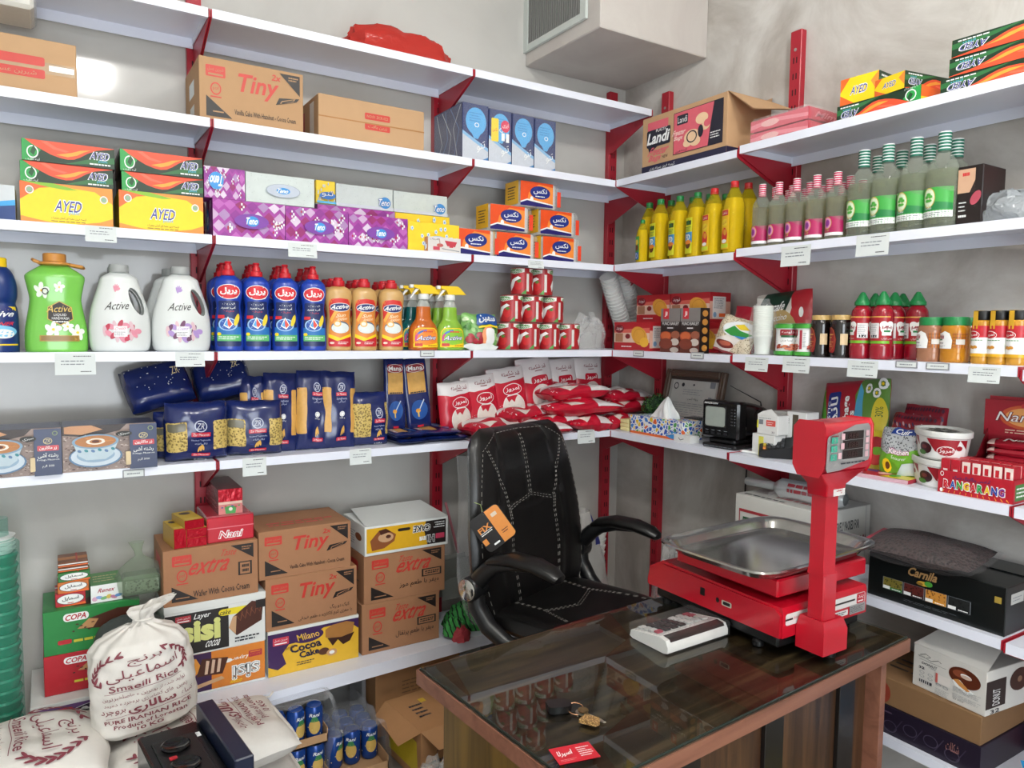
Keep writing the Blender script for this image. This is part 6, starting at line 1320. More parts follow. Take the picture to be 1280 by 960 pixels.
y, w, h = spanR(1066, 1140, 590, ZE2, -.27); boxed('flat_packet', 'flat colourful packet lying at the shelf edge before the scourers', 'packet', w, .10, .012, c('#b3223a', .3), {'top': fp, 'front': Art().bg(c('#c9a0aa'))}, (-.255, y, ZE2), (0, 0, -PI/2+.08))
# spread tubs
TBW = c('#d6d8d4', .4); TBR = c('#9c1826', .35)
at = Art().bg(PWHT)
for x0 in (0, .5):
    at.poly([(x0+.12, .95), (x0+.42, .95), (x0+.38, .35), (x0+.28, .18), (x0+.2, .35)], TBR); at.poly([(x0+.42, .95), (x0+.5, .95), (x0+.5, .5)], TBR); at.ell(x0+.30, .38, .085, .26, PWHT); at.ell(x0+.30, .38, .078, .23, TBR); at.text('امروز', x0+.30, .40, .13, .24, PWHT, 0, 0, .02); at.ell(x0+.10, .45, .07, .28, c('#3a1418', .3)); at.ell(x0+.09, .5, .03, .1, c('#7a2a30', .3)); at.ell(x0+.06, .2, .05, .12, c('#4a8a3a')); at.ell(x0+.42, .55, .03, .12, TBR)
y, w, h = spanR(1131, 1221, 545, ZE2, -.30); r = w/2*.97; th = .082
def tub(lb):
    t = thing('spread_tub', lb, 'tub', group='oval tubs with red labels'); sx, sy = 1, .72
    P = [(r*.80, 0), (r*.82, .003), (r*.93, th-.014)]
    m = MB(); m.lathe(P, TBW, 40, sx, sy, 2.3); m.build('tub_body', t)
    m = MB(); m.lathe([(r*.955, th-.018), (r*.99, th-.016), (r*1.0, th-.004), (r*.985, th), (r*.92, th), (r*.90, th-.006), (.0001, th-.006)], TBW, 40, sx, sy, 2.3)
    a = Art(); 
    for k in range(26):
        q = k*2.4; a.ell(.5+.28*math.cos(q)*(.4+.6*((k*7) % 5)/5), .5+.28*math.sin(q)*(.4+.6*((k*7) % 5)/5), .07, .05, (c('#3f4a3c'), c('#7d8478'), c('#5a5f58'))[k % 3], q, 9)
    a.put(m, flat((-r, -r*sy, th-.006), (2*r, 0, 0), (0, 2*r*sy, 0))); m.build('lid', t)
    m = MB(); at.put(m, round_face(interp(P), .006, th-.018, 4.2, sx, sy, 2.3), .05, .0009); m.build('label', t); return t
ty = yR(1176, -.225, ZE2+.12)
t = tub('oval tub with red label, top of the two stacked'); t.location = (-.215, ty, ZE2+th+.0); t.rotation_euler = (0, 0, -PI/2-.75)
dup(t, (-.218, ty+.0, ZE2), (0, 0, -PI/2-.65), 'oval tub with red label, below, partly behind the chewing gum box')
# gum display box
GR = c('#b0182a', .35)
y, w, h = spanR(1172.5, 1266, 596, ZE2, -.305); h = .062; d = .10
t = thing('gum_display_box', 'red display box with bold multicoloured lettering, full of small gum packs', 'display box', (-.305+d/2, y, ZE2), (0, 0, -PI/2+.02))
m = MB(); k = .0018
m.box(-w/2, w/2, -d/2, -d/2+k, 0, h, GR); m.box(-w/2, w/2, d/2-k, d/2, 0, h, GR); m.box(-w/2, -w/2+k, -d/2+k, d/2-k, 0, h, GR); m.box(w/2-k, w/2, -d/2+k, d/2-k, 0, h, GR); m.box(-w/2+k, w/2-k, -d/2+k, d/2-k, 0, k, GR)
a = Art(); cols = [c('#c8202c'), c('#1f4fa8'), c('#3a9a3a'), c('#e6c41e'), c('#c8202c'), c('#2a9a4a'), c('#e6c41e'), c('#1f3f9a'), c('#7a2f8a')][:9]
for i, ch in enumerate('RANGARANG'):
    x = .12+.092*i; a.text(ch, x, .42, .094, .42, PWHT, 0, 0, .06); 
for i, ch in enumerate('RANGARANG'):
    x = .12+.092*i; a.text(ch, x, .42, .076, .34, cols[i], 0, 0, .04)
a.text('آدامس رنگارنگ شیک', .46, .76, .5, .2, c('#1f2f6a'), 0, 0, .02); a.ring(.06, .85, .025, .11, .3, PWHT); a.ell(.06, .12, .022, .09, PWHT)
for k2 in range(12): a.line([(.08+.08*k2, .04), (.10+.075*k2, .16)], .008, c('#e8982e'), .04)
a.put(m, flat((-w/2, -d/2, 0), (w, 0, 0), (0, 0, h)))
b = Art().bg(GR); b.rect(.08, .1, .84, .7, c('#3f7a3a')); b.lines(.15, .2, .7, .5, 3, PWHT, .4); b.put(m, flat((w/2, -d/2, 0), (0, d, 0), (0, 0, h))); m.build('box', t)
n = 7; pw = (w-.006)/n; GUM = c('#c8402e', .35)
ga = Art().bg(c('#e8d8d0', .35)).poly([(0, 0), (.2, 0), (.1, 1), (0, 1)], GR).rect(.3, .6, .4, .26, GR)
for i, ch in enumerate('RAN'): ga.text(ch, .52, .74-.25*i, .36, .2, cols[(0, 1, 2)[i]], 0, 0, .05)
for row in range(2):
    for i in range(n):
        x = -w/2+.003+pw*(i+.5); y0 = -d/2+.004+row*.046; hh = .094 if row == 0 else .096
        g = MB(); g.box(x-pw*.46, x+pw*.46, y0, y0+.043, .0022, hh, GR, .0015)
        if not (row == 0 and i < 2): ga.put(g, flat((x-pw*.44, y0, .02), (pw*.88, 0, 0), (0, 0, hh-.022)))
        else: Art().bg(GR).rect(.25, .25, .5, .4, c('#d9d0cc')).put(g, flat((x-pw*.44, y0, .02), (pw*.88, 0, 0), (0, 0, hh-.022)))
        o = one(g, 'gum_pack', 'small red gum pack, %s from left in the %s row of the gum display' % (('first', 'second', 'third', 'fourth', 'fifth', 'sixth', 'seventh')[i], ('front', 'back')[row]), 'gum', (-.305+d/2, y, ZE2), (0, 0, -PI/2+.02), 'gum packs in the display box')
# chocolate counter display with a header card
NR = c('#a3152a', .35); ND = c('#86101f', .4)
y0, w, h = spanR(1222, 1300, 560, ZE2, -.16)
t = thing('chocolate_display', 'dark red counter display with a header card, cut by right edge', 'display box', (-.115, yR(1266, -.15, ZE2+.1), ZE2), (0, 0, -PI/2+.12)); W = .20
m = MB(); m.box(-W/2, W/2, -.06, .07, 0, .05, NR); m.box(-W/2, -W/2+.002, -.06, .07, .05, .09, ND); m.box(W/2-.002, W/2, -.06, .07, .05, .09, ND); m.prism([(-.06, .05), (.05, .05), (.07, .17), (.066, .17)], -W/2, -W/2+.002, ND, 'x'); m.prism([(-.06, .05), (.05, .05), (.07, .17), (.066, .17)], W/2-.002, W/2, ND, 'x'); m.box(-W/2, W/2, .066, .07, .05, .26, NR); m.build('tray', t)
m = MB(); m.box(-W/2-.01, W/2+.01, .060, .0635, .145, .25, NR); a = Art(); a.ell(.5, .55, .32, .34, c('#c8562e')); a.ell(.5, .55, .26, .26, c('#e2a05a')); a.text('Nani', .36, .55, .42, .28, c('#7a1420'), 0, .1, .05); a.text('Nani', .36, .55, .41, .25, PWHT, 0, .1, .0); a.poly([(.66, .45), (.84, .55), (.82, .68), (.64, .6)], c('#4a1c12')); a.rrect(.42, .80, .2, .12, c('#c8303a'), .02, .03); a.lines(.25, .08, .6, .14, 2, c('#e6c9b0'), .4); a.put(m, flat((-W/2-.01, .060, .145), (W+.02, 0, 0), (0, 0, .105))); m.build('header_card', t)
for k2 in range(4):
    m = MB(); mb, fn = pillow(.16, .05, .022, c('#a81c2e', .25), 130+k2, 5, .5, .002, 14, 12); an = Art().text('Nani', .5, .5, .5, .4, PWHT, 0, .1, .02).poly([(0, 0), (.12, 0), (.1, 1), (0, 1)], c('#d9b8b0')); an.put(mb, fn, .08, .0008, .0002)
    one(mb, 'chocolate_bar', 'red wrapped chocolate bar in the counter display, %s of the pile' % ('lowest', 'second', 'third', 'topmost')[k2], 'chocolate bar', (-.115+.0, yR(1266, -.15, ZE2+.1)-.0, ZE2+.0625+.021*k2), (-PI/2+.1, 0, -PI/2+.12), 'chocolate bars in the counter display')
# ---- shelf F : white carton, foil roll, black nut box
def farz(w, d, h):
    a = Art(); a.rect(.05, .70, .95, .05, c('#a3323a')); a.rect(.05, 0, .012, .75, c('#a3323a')); a.rect(.10, .58, .9, .04, c('#2a5a3a')); a.rect(.10, 0, .010, .62, c('#2a5a3a'))
    b = Art(); b.text('EXCLUSIVELY PACKED FOR', .45, .72, .62, .16, INK, 0, 0, .02); b.text('FARZIN TEJARAT PARDIS CO', .5, .40, .86, .24, c('#8e2a32'), 0, 0, .03); b.line([(.9, 0), (.9, 1)], .006, GREYINK)
    tp = Art(); tp.lines(.35, .2, .5, .3, 2, c('#b3323a'), .6); tp.lines(.05, .05, .5, .1, 1, INK, .4); return {'front': a, 'right': b, 'top': tp}
CW2 = mat('#d3d3cd', .5, 0, .04, 10)
p = hit(919, 700, 0, -.27); q0 = hit(1010, 640, 0, -.27)
ya, yb = yR(919, -.285, ZF+.12), yR(1026, -.285, ZF+.10); zt = hit(1020, 628, 0, -.285).z
w = ya-yb; h = .205
boxed('carton', 'white carton with red and green lines and black capitals on its end', 'carton', w, .27, h, CW2, farz(w, .27, h), (-.150, (ya+yb)/2, ZF), RW)
print('white carton', w, h, zt-ZF)
t = thing('foil_roll', 'roll wrapped in crinkled silver film lying on the white carton', 'foil roll', (-.20, (ya+yb)/2+.02, ZF+h+.0365), (0, 0, -PI/2+.1))
m = MB(); SIL = mat('#c6cbcc', .28, .35, .1, 30, .5); m.tube([(-.17, 0, 0), (-.165, 0, 0), (-.02, 0, 0)], [.012, .015, .015], SIL, 18); m.build('tube', t)
m = MB()
def fr(u, v):
    a = 2*PI*u; r = .034+.004*noise.noise(Vector((math.cos(a)*2, math.sin(a)*2, v*4))); r *= (1-.55*max(0, .10-v)/.10) * (1-.4*max(0, v-.93)/.07); return Vector((-.05+.26*v, r*math.cos(a), r*math.sin(a)))
m.grid(fr, 24, 20, SIL, closeu=True); Art().lines(.1, .15, .8, .7, 2, c('#a33a44', .3), .6).put(m, lambda u, v: (Vector((.0+.18*u, -.036*math.cos((v-.3)*1.6), .036*math.sin((v-.3)*1.6))), Vector((0, -1, .3)).normalized()), .1, .002); m.build('wrapper', t)
m = crumple(.24, .20, .05, FILM, 12.5, .2, 40, 14, 2.6, 2.2)
one(m, 'plastic_sheet', 'crinkled clear plastic sheet spread over the right half of white carton', 'plastic sheet', (-.15, yb+.14, ZF+h+.002), RW)
CB = mat('#0f1414', .3, 0, .05, 8)
def carn(w, d, h):
    a = Art(); gd = c('#b08a5a', .35); a.text('Carnila', .43, .80, .22, .20, gd, 0, .1, .03); a.ell(.44, .60, .05, .05, c('#c9a23a')); a.ell(.475, .62, .03, .06, c('#4a9a3a')); a.ell(.41, .585, .025, .03, c('#8a6a2a'))
    for i, (m1, m2, st) in enumerate((('#7a7030', '#3a3a18', '#2f7a34'), ('#5a2420', '#2a1010', '#3a1412'), ('#c98a3a', '#7a4a18', '#d9962a'), ('#1f2222', '#0c0e0e', '#111414'))):
        x = .13+.165*i; a.rect(x-.004, .245, .158, .27, GREYINK); a.rect(x, .25, .15, .26, speckle(m1, m2, 140, .35, .4)); a.rect(x, .25, .15, .06, c(st)); a.rect(x, .255, .055, .07, PWHT); a.lines(x+.07, .262, .07, .03, 1, PWHT, .7)
    a.rect(.93, .66, .045, .13, c('#a38a3a')); a.lines(.3, .1, .4, .06, 2, GREYINK, .15)
    b = Art().rect(.1, .62, .28, .22, c('#b9b9b4')); b.lines(.14, .66, .2, .12, 2, GREYINK, .3); return {'front': a, 'right': b}
ya, yb = yR(1086, -.30, ZF+.1), yR(1258, -.30, ZF+.1); w = ya-yb
zt = hit(1172, 712, 0, -.30).z; h = zt-ZF; print('black box', w, h)
boxed('nut_box', 'long black box with a row of nut pictures on the right shelf', 'box', w, .25, h, CB, carn(w, .25, h), (-.175, (ya+yb)/2, ZF), (0, 0, -PI/2+.0), None, .002, lambda mb: mb.box(-w/2+.0, w/2, .02, .125, h, h+.003, CB))
m = MB(); mb, fn = pillow(.30, .19, .07, speckle('#3a2d2c', '#120d0c', 110, .4, .6, .6), 140, 2.6, .55, .005)
t = thing('raisin_bag', 'clear zip bag of dark dried fruit lying on the black nut box', 'bag', (-.235, (ya+yb)/2+.045, ZF+h+.042), (-PI/2+.12, 0, -PI/2+.08))
o = mb.build('contents', t, (0, 0, -.12)); 
mb, fn = pillow(.33, .215, .076, clear('#e6e2e4', .02, .05, None, .4, 40, .07), 141, 2.8, .55, .006); mb.box(-.165, -.152, -.002, .002, .02, .20, c('#b3324a')); mb.build('zip_bag', t, (0, 0, -.14))
# ---- shelf G : doughnut box on flat cartons
def don(w, d, h):
    a = Art(); a.line([(.10, .78), (.18, .84), (.25, .80), (.18, .74), (.26, .72), (.36, .80), (.40, .76)], .012, INK, .012); a.text('NEGAR', .12, .75, .10, .03, INK); a.rect(.09, .68, .38, .006, INK); a.text('DONUT', .24, .61, .22, .055, INK, 0, 0, .01); a.text('CAKE', .28, .555, .10, .03, GREYINK); a.text('32', .13, .49, .085, .06, INK, 0, 0, .03)
    ch = c('#5a2a1a', .3); a.ell(.72, .66, .21, .22, ch, .3, 30); a.ell(.66, .72, .1, .08, c('#8a4a32', .3), .4); a.ell(.74, .70, .075, .05, PWHT, -.2); a.ell(.74, .685, .07, .04, c('#c9b0a0')); a.poly([(.56, .52), (.66, .58), (.76, .46), (.86, .40), (.76, .32), (.60, .42)], PWHT); a.poly([(.57, .54), (.64, .585), (.74, .49), (.80, .41), (.76, .385), (.66, .44)], c('#c98a4a'))
    for i, (x, y) in enumerate(((.10, .36), (.22, .36), (.10, .27), (.22, .27), (.34, .23), (.44, .22))): a.ring(x+.04, y+.03, .035, .03, .2, GREYINK)
    a.rect(.11, .15, .18, .07, INK); 
    for i in range(5): a.rect(.125+.03*i, .15, .01, .07, MW)
    a.rect(.34, .30, .2, .2, c('#dcd6d0')); a.rect(.34, .30, .03, .22, c('#c9605a')); a.lines(.58, .28, .38, .12, 5, GREYINK, .25); a.lines(.58, .14, .38, .1, 4, GREYINK, .25); a.text('32 PCS', .66, .12, .14, .03, INK); a.lines(.34, .04, .2, .14, 5, GREYINK, .25)
    b = Art(); b.rect(.0, .15, .42, .62, c('#241412')); b.text('DONUT', .22, .38, .36, .16, PWHT, PI/2); b.ell(.72, .62, .22, .26, c('#3a1a10')); b.ell(.72, .62, .05, .07, c('#8a6a52')); b.text('32', .2, .07, .2, .09, INK, 0, 0, .02); return {'front': a, 'right': b}
DW = mat('#d2d0ca', .5, 0, .03, 10); KD = mat('#80603f', .75, 0, .08, 25, .05)
ya, yb = yR(1000, -.26, ZG+.1), yR(1230, -.28, ZG+.05)
def purp(w, d, h):
    a = Art().bg(c('#1d1526', .4)); 
    for i in range(9): a.ring(.08+.1*i, .42+.1*math.sin(i*2.2), .035, .2, .12, c('#4a4256', .4)); a.line([(.1+.1*i, .2), (.14+.1*i, .7)], .005, c('#3d3448'))
    a.text('شکلات', .88, .6, .06, .3, c('#a3706a')); a.lines(.2, .75, .4, .1, 1, c('#5a4a5e'), .5); return {'front': a}
y1, w1 = (ya+yb)/2, ya-yb
boxed('carton', 'long dark purple carton lying on the lowest right shelf', 'carton', w1, .27, .085, c('#1d1526'), purp(w1, .27, .085), (-.165, y1, ZG), RW)
def kr(w, d, h):
    a = Art().ell(.52, .42, .05, .42, c('#8e3a2a')); a.text('Ab', .52, .42, .05, .3, KD); a.line([(.28, 0), (.28, 1)], .004, c('#6a4526')); return {'front': a, 'top': Art().lines(.2, .3, .5, .4, 3, PBLK, .3)}
boxed('carton', 'flat brown carton with a red round mark under the doughnut box', 'carton', w1*.985, .25, .082, KD, kr(w1, .25, .08), (-.170, y1, ZG+.0855), RW)
ya, yb = yR(1143, -.285, ZG+.28), yR(1240, -.285, ZG+.25); w = ya-yb
zt = hit(1143, 806, 0, -.285).z; zb_ = ZG+.168; h = zt-zb_; print('donut', w, h)
def dflap(mb, w, d, h):
    mb.add([(-w/2, -d/2, h), (w/2, -d/2, h), (w*.44, -d*.02, h+.055), (-w*.30, -d*.1, h+.055)], [(0, 1, 2, 3)], DW); mb.add([(-w/2, d/2, h), (-w/2, -d/2, h), (-w*.2, -d*.06, h+.04), (-w*.2, d*.3, h+.045)], [(0, 1, 2, 3)], DW)
boxed('doughnut_box', 'white box with a bitten chocolate doughnut picture on flat cartons', 'box', w, .21, h, DW, don(w, .21, h), (-.175, (ya+yb)/2, zb_), (0, 0, -PI/2-.10), None, .0015, lambda mb: dflap(mb, w, .21, h))
m = crumple(.16, .14, .09, c('#2a8ac8', .3), 20.5, .3, 24, 12, 2.2, 2.6)
one(m, 'plastic_packet', 'crumpled bright blue packet at the right edge on the lowest shelf', 'packet', (-.24, yR(1276, -.28, ZG+.02)-.06, ZG-.012+.001))

m = crumple(.20, .16, .12, c('#d6c81e', .35), 22.5, .25, 24, 12, 2.4, 2.4)
one(m, 'yellow_packet', 'yellow packet peeking into the bottom right corner', 'packet', (-.37, yR(1290, -.40, .2)-.03, .001))
# ================================================================== desk, scale, chair
DW1 = wood_mat('dark_veneer', '#1b110b', '#3a271b', '#6a5038', .38, 1.0, 0)
DW2 = wood_mat('brown_edge_band', '#6a4230', '#7e5240', '#8d5f4a', .4, .6, 0)
DW3 = wood_mat('dark_veneer_upright', '#23150d', '#432c1c', '#5f4128', .38, 1.0, 2)
DW4 = wood_mat('amber_veneer', '#4a3614', '#6a5020', '#7c6028', .35, .8, 2)
DRZ = math.radians(4.0); DX, DY, DZ = -1.108, -1.537, .75
dw, dd = 1.135, .575
t = thing('desk', 'dark brown wooden desk with a glass covered top before the black chair', 'desk', (DX, DY, 0), (0, 0, DRZ))
m = MB(); m.box(-dw/2+.002, dw/2-.002, -dd/2+.002, dd/2-.002, DZ-.042, DZ-.007, DW1, .001); m.build('table_top', t)
m = MB()
m.box(-dw/2, dw/2, -dd/2-.001, -dd/2+.002, DZ-.042, DZ-.008, DW2); m.box(-dw/2, dw/2, dd/2-.002, dd/2+.001, DZ-.042, DZ-.008, DW2); m.box(-dw/2-.001, -dw/2+.002, -dd/2, dd/2, DZ-.042, DZ-.008, DW2); m.box(dw/2-.002, dw/2+.001, -dd/2, dd/2, DZ-.042, DZ-.008, DW2); m.build('edge_band', t)
m = MB(); m.box(-dw/2+.055, -dw/2+.075, -dd/2+.03, dd/2-.03, .002, DZ-.042, DW4, .001); m.build('side_panel', t)
m = MB(); m.box(dw/2-.10, dw/2-.075, -dd/2+.02, dd/2-.03, .002, DZ-.042, DW2, .001); m.build('side_panel', t)
m = MB(); m.box(-dw/2+.075, dw/2-.10, -dd/2+.06, -dd/2+.078, .05, DZ-.042, DW3, .001); m.build('front_panel', t)
for x in (-.235, .055, .36):
    m = MB(); m.box(x-.035, x+.035, -dd/2+.048, -dd/2+.0598, .05, DZ-.042, mat('#14110f', .3), .001); m.build('panel_strip', t)
def glass():
    m, nt, b, out = _new('desk_glass'); tr = nt.nodes.new('ShaderNodeBsdfTransparent'); tr.inputs['Color'].default_value = (.86, .92, .89, 1)
    gl = nt.nodes.new('ShaderNodeBsdfGlossy'); gl.inputs['Roughness'].default_value = .004; fr = nt.nodes.new('ShaderNodeFresnel'); fr.inputs['IOR'].default_value = 1.5
    mx = nt.nodes.new('ShaderNodeMixShader'); ge = nt.nodes.new('ShaderNodeNewGeometry'); mu = nt.nodes.new('ShaderNodeMath'); mu.operation = 'MULTIPLY'; sb_ = nt.nodes.new('ShaderNodeMath'); sb_.operation = 'SUBTRACT'; sb_.inputs[0].default_value = 1; nt.links.new(ge.outputs['Backfacing'], sb_.inputs[1]); nt.links.new(fr.outputs[0], mu.inputs[0]); nt.links.new(sb_.outputs[0], mu.inputs[1]); nt.links.new(mu.outputs[0], mx.inputs['Fac']); nt.links.new(tr.outputs[0], mx.inputs[1]); nt.links.new(gl.outputs[0], mx.inputs[2]); nt.links.new(mx.outputs[0], out.inputs['Surface']); return m
GLASS = glass()
m = MB(); m.box(-dw/2+.006, dw/2-.006, -dd/2+.006, dd/2-.006, 0, .0062, GLASS); 
for a_ in ((-dw/2+.0055, dw/2-.0055, -dd/2+.005, -dd/2+.006), (-dw/2+.005, -dw/2+.006, -dd/2+.006, dd/2-.006)): m.box(a_[0], a_[1], a_[2], a_[3], .0002, .006, c('#26332e', .15))
one(m, 'glass_sheet', 'clear glass sheet lying on the dark desk top', 'glass sheet', (DX, DY, DZ-.0068), (0, 0, DRZ))
# calculator
t = thing('calculator', 'white desk calculator in a clear cover lying on the glass', 'calculator', (-1.045, -1.478, DZ), (0, 0, .03)); cw, ch = .218, .132
CWH = mat('#d3d3cf', .35)
m = MB(); m.prism([(-ch/2, .004), (-ch/2+.012, 0), (ch/2-.01, 0), (ch/2, .004), (ch/2-.004, .020), (-ch/2+.03, .036), (-ch/2+.008, .033), (-ch/2, .018)], -cw/2, cw/2, CWH, 'x'); m.build('case', t)
zt = lambda y: .036-(y+ch/2-.03)*(.016/(ch-.034))
m = MB(); m.prism([(-ch/2+.004, .0275), (-ch/2+.0085, .0338), (-ch/2+.028, .0366), (-ch/2+.03, .0362)], -.095, .10, mat('#2a2422', .15), 'x'); m.build('display', t)
m = MB(); m.prism([(-ch/2+.032, .0362), (ch/2-.008, zt(ch/2-.008)+.0012), (ch/2-.008, zt(ch/2-.008)), (-ch/2+.032, .034)], -cw/2+.008, cw/2-.008, speckle('#c3c3c1', '#7d7a78', 240, .35), 'x'); m.build('face_plate', t)
m = MB(); kd = mat('#1b191a', .35); kr_ = mat('#9a3a4a', .35); kg = mat('#a9aaa8', .35)
for r in range(4):
    for q in range(7):
        y = ch/2-.02-r*.019; x = -.085+q*.027; z = zt(y)+.001
        mm = kd if 1 <= q <= 3 else (kr_ if (q == 6 and r < 2) or (q == 0 and r == 3) else kg); m.box(x-.010, x+.010, y-.007, y+.007, z, z+.005, mm, .0012)
m.build('keys', t)
m = MB(); m.box(-cw/2-.004, cw/2+.006, -ch/2-.004, ch/2+.003, .0005, .0395, clear('#ffffff', .0, .04, None, .1, 45, .10), .004); m.build('clear_cover', t)
# car key, key ring, keys
t = thing('key_bunch', 'black car key fob with two metal keys on a ring on the glass', 'keys', (-1.528, -1.652, DZ), (0, 0, -.35))
m = MB(); m.prism([(-.035, -.012), (-.028, -.017), (.005, -.017), (.014, -.010), (.014, .012), (.006, .018), (-.03, .018), (-.036, .012)], .0005, .015, mat('#0d0d0e', .3), 'z', Matrix.Translation((0, .03, 0))); m.build('fob', t)
m = MB(); m.tube([(.022+.017*math.cos(k*.3927), .018+.017*math.sin(k*.3927), .006+.004*math.sin(k*.4)) for k in range(16)], .0013, c('#b98a6a', .25, metal=.9), 8, True); m.build('ring', t)
for i, (an, L, cc) in enumerate(((-.9, .055, '#b9b2a4'), (-1.4, .048, '#8f7a52'))):
    m = MB(); k = c(cc, .3, metal=.85); T = Matrix.Translation((.03+.004*i, .006, .003+.004*i)) @ Matrix.Rotation(an, 4, 'Z')
    m.prism([(.012*math.cos(a*.5236), .011*math.sin(a*.5236)) for a in range(12)], 0, .002, k, 'z', T); m.prism([(.008, -.004), (L, -.004), (L+.004, 0), (L-.004, .002), (L-.010, .004), (L-.016, .002), (L-.024, .004), (.008, .004)], 0, .002, k, 'z', T); m.build('key', t)
m = MB(); m.prism([(.0, -.012), (.034, -.014), (.040, -.004), (.036, .010), (.006, .012)], .004, .012, speckle('#7a5a34', '#c9a468', 300, .4, .35), 'z', Matrix.Translation((.020, -.022, 0)) @ Matrix.Rotation(-.6, 4, 'Z')); m.build('charm', t)
m = MB(); m.box(-.041, .041, -.026, .026, 0, .0009, c('#c0202f', .35)); a = Art(); a.text('اسپرلا', .28, .56, .36, .40, PWHT, .08, .2, .02); a.lines(.60, .2, .34, .62, 5, PWHT, .35, .5); a.lines(.08, .1, .4, .14, 2, c('#e6a0a0'), .3); a.put(m, flat((-.041, -.026, .0009), (.082, 0, 0), (0, .052, 0)), eps=.0002, step=.00005)
one(m, 'business_card', 'small red business card with white lettering on the glass', 'card', (-1.594, -1.761, DZ), (0, 0, -.21))
# ---- weighing scale
SRED = mat('#b20b22', .28, 0, .05, 6, 0, .5, .4); SBLK = mat('#0b0b0c', .4); STEEL = mat('#b3b2ae', .17, .95, .04, 14, .02)
t = thing('weighing_scale', 'red shop weighing scale with a steel tray and a display column', 'scale', (-.757, -1.465, DZ)); bw, bd = .352, .468
m = MB(); y0, y1 = -bd/2, bd/2
m.prism([(y0, .048), (y0, .112), (y0+.004, .122), (y1-.06, .128), (y1-.01, .10), (y1, .06), (y1, .048)], -bw/2+.006, bw/2-.006, SRED, 'x')
m.prism([(y0+.004, .048), (y0+.004, .105), (y0+.02, .117), (y1-.07, .12), (y1-.02, .09), (y1-.008, .06), (y1-.008, .048)], -bw/2, -bw/2+.007, SRED, 'x'); m.prism([(y0+.004, .048), (y0+.004, .105), (y0+.02, .117), (y1-.07, .12), (y1-.02, .09), (y1-.008, .06), (y1-.008, .048)], bw/2-.007, bw/2, SRED, 'x')
a = Art(); SWT = c('#d2cfcc', .35); a.rrect(.03, .44, .95, .44, SWT, .02, .10); a.rect(.03, .62, .82, .07, PBLK); a.rect(.11, .60, .16, .12, SWT); a.text('PAND PX', .19, .66, .13, .10, c('#c8404a')); a.rrect(.87, .46, .10, .40, c('#b0182c', .3), .01, .04); a.text('پند', .92, .70, .07, .16, PWHT); a.lines(.885, .5, .07, .1, 1, PWHT, .5)
a.rrect(.60, .14, .16, .22, SWT, .01, .03); a.lines(.62, .17, .12, .15, 2, INK, .5); a.rrect(.78, .10, .20, .36, c('#8d8d8c', .35), .01, .03); a.lines(.79, .14, .18, .26, 5, INK, .4)
a.put(m, flat((-bw/2+.006, y0, .048), (bw-.012, 0, 0), (0, 0, .066)), eps=.0006)
b = Art(); b.rrect(.45, .40, .035, .30, SBLK, .004, .04); b.ell(.58, .46, .012, .10, SBLK); b.rrect(.61, .34, .07, .20, c('#b9b6a4', .4), .008, .04); b.rrect(.62, .38, .05, .12, SBLK, .006, .03)
b.put(m, flat((-bw/2, y1, .050), (0, -bd, 0), (0, 0, .07)), eps=.0006); m.build('body', t)
m = MB(); m.box(-bw/2+.012, bw/2-.012, y0+.015, y1-.03, .016, .05, SBLK, .006); m.build('base_pan', t)
for x, y in ((-bw/2+.02, y0+.08), (-bw/2+.03, y1-.06), (bw/2-.02, y0+.05), (bw/2-.03, y1-.06), (-.055, y0-.05)):
    m = MB(); m.lathe([(.012, 0), (.014, .002), (.014, .014), (.010, .018), (.006, .019), (.006, .026)], SBLK, 12, cx=x, cy=y); m.build('foot', t)
m = MB(); m.box(-.155, .21, -.205, .135, .135, .180, SRED, .004); m.box(-.07, .12, -.12, .06, .118, .136, SBLK); m.build('tray_support', t)
# steel tray
def tray(u, v, up):
    """rounded rectangle, v from bowl centre to rim"""
    a = 2*PI*u; ca, sa = math.cos(a), math.sin(a); q = (abs(ca)**7+abs(sa)**7)**(-1/7)
    prof = [(0, 0), (.55, 0), (.80, .0), (.86, .003), (.93, .026), (.975, .031), (1.0, .030), (1.006, .027)]
    k = v*(len(prof)-1); i = min(int(k), len(prof)-2); f = k-i; r = prof[i][0]*(1-f)+prof[i+1][0]*f; z = prof[i][1]*(1-f)+prof[i+1][1]*f
    X, Y = .265, .185; off = (1-r)*.0
    return Vector(((X-(1-r)*.16 if r > .5 else X*r/.5*(1-.5*.16/X)*1.0)*ca*q if False else X*r*ca*q, Y*r*sa*q, z+(0 if up else -.0016)))
m = MB(); m.grid(lambda u, v: tray(u, v, True), 72, 22, STEEL, closeu=True); m.grid(lambda u, v: tray(u, 1-v, False), 72, 22, STEEL, closeu=True)
m.build('tray', t, (.018, -.037, .1825), (0, 0, math.radians(2.5)))
# column and display head
m = MB(); fx0, fx1, fy0, fy1 = -.122, -.030, -.312, -.236
vs = [(fx0, fy0, .022), (fx1, fy0, .022), (fx1, fy1, .022), (fx0, fy1, .022), (fx0, fy0, .075), (fx1, fy0, .075), (fx1, fy1, .075), (fx0, fy1, .075), (fx0+.006, fy0+.006, .102), (fx1-.012, fy0+.006, .102), (fx1-.012, fy1-.006, .102), (fx0+.006, fy1-.006, .102)]
m.add(vs, [(3, 2, 1, 0)]+[(i, (i+1) % 4, (i+1) % 4+4, i+4) for i in range(4)]+[(i+4, (i+1) % 4+4, (i+1) % 4+8, i+8) for i in range(4)]+[(8, 9, 10, 11)], SRED); m.build('column_foot', t)
m = MB(); m.box(-.114, -.064, -.302, -.258, .10, .215, SRED, .003)
m.prism([(-.302, .21), (-.300, .235), (-.300, .405), (-.262, .405), (-.262, .235), (-.258, .21)], -.118, -.072, SRED, 'x'); m.build('column', t)
hx0, hx1, hy0, hy1 = -.164, .020, -.320, -.243
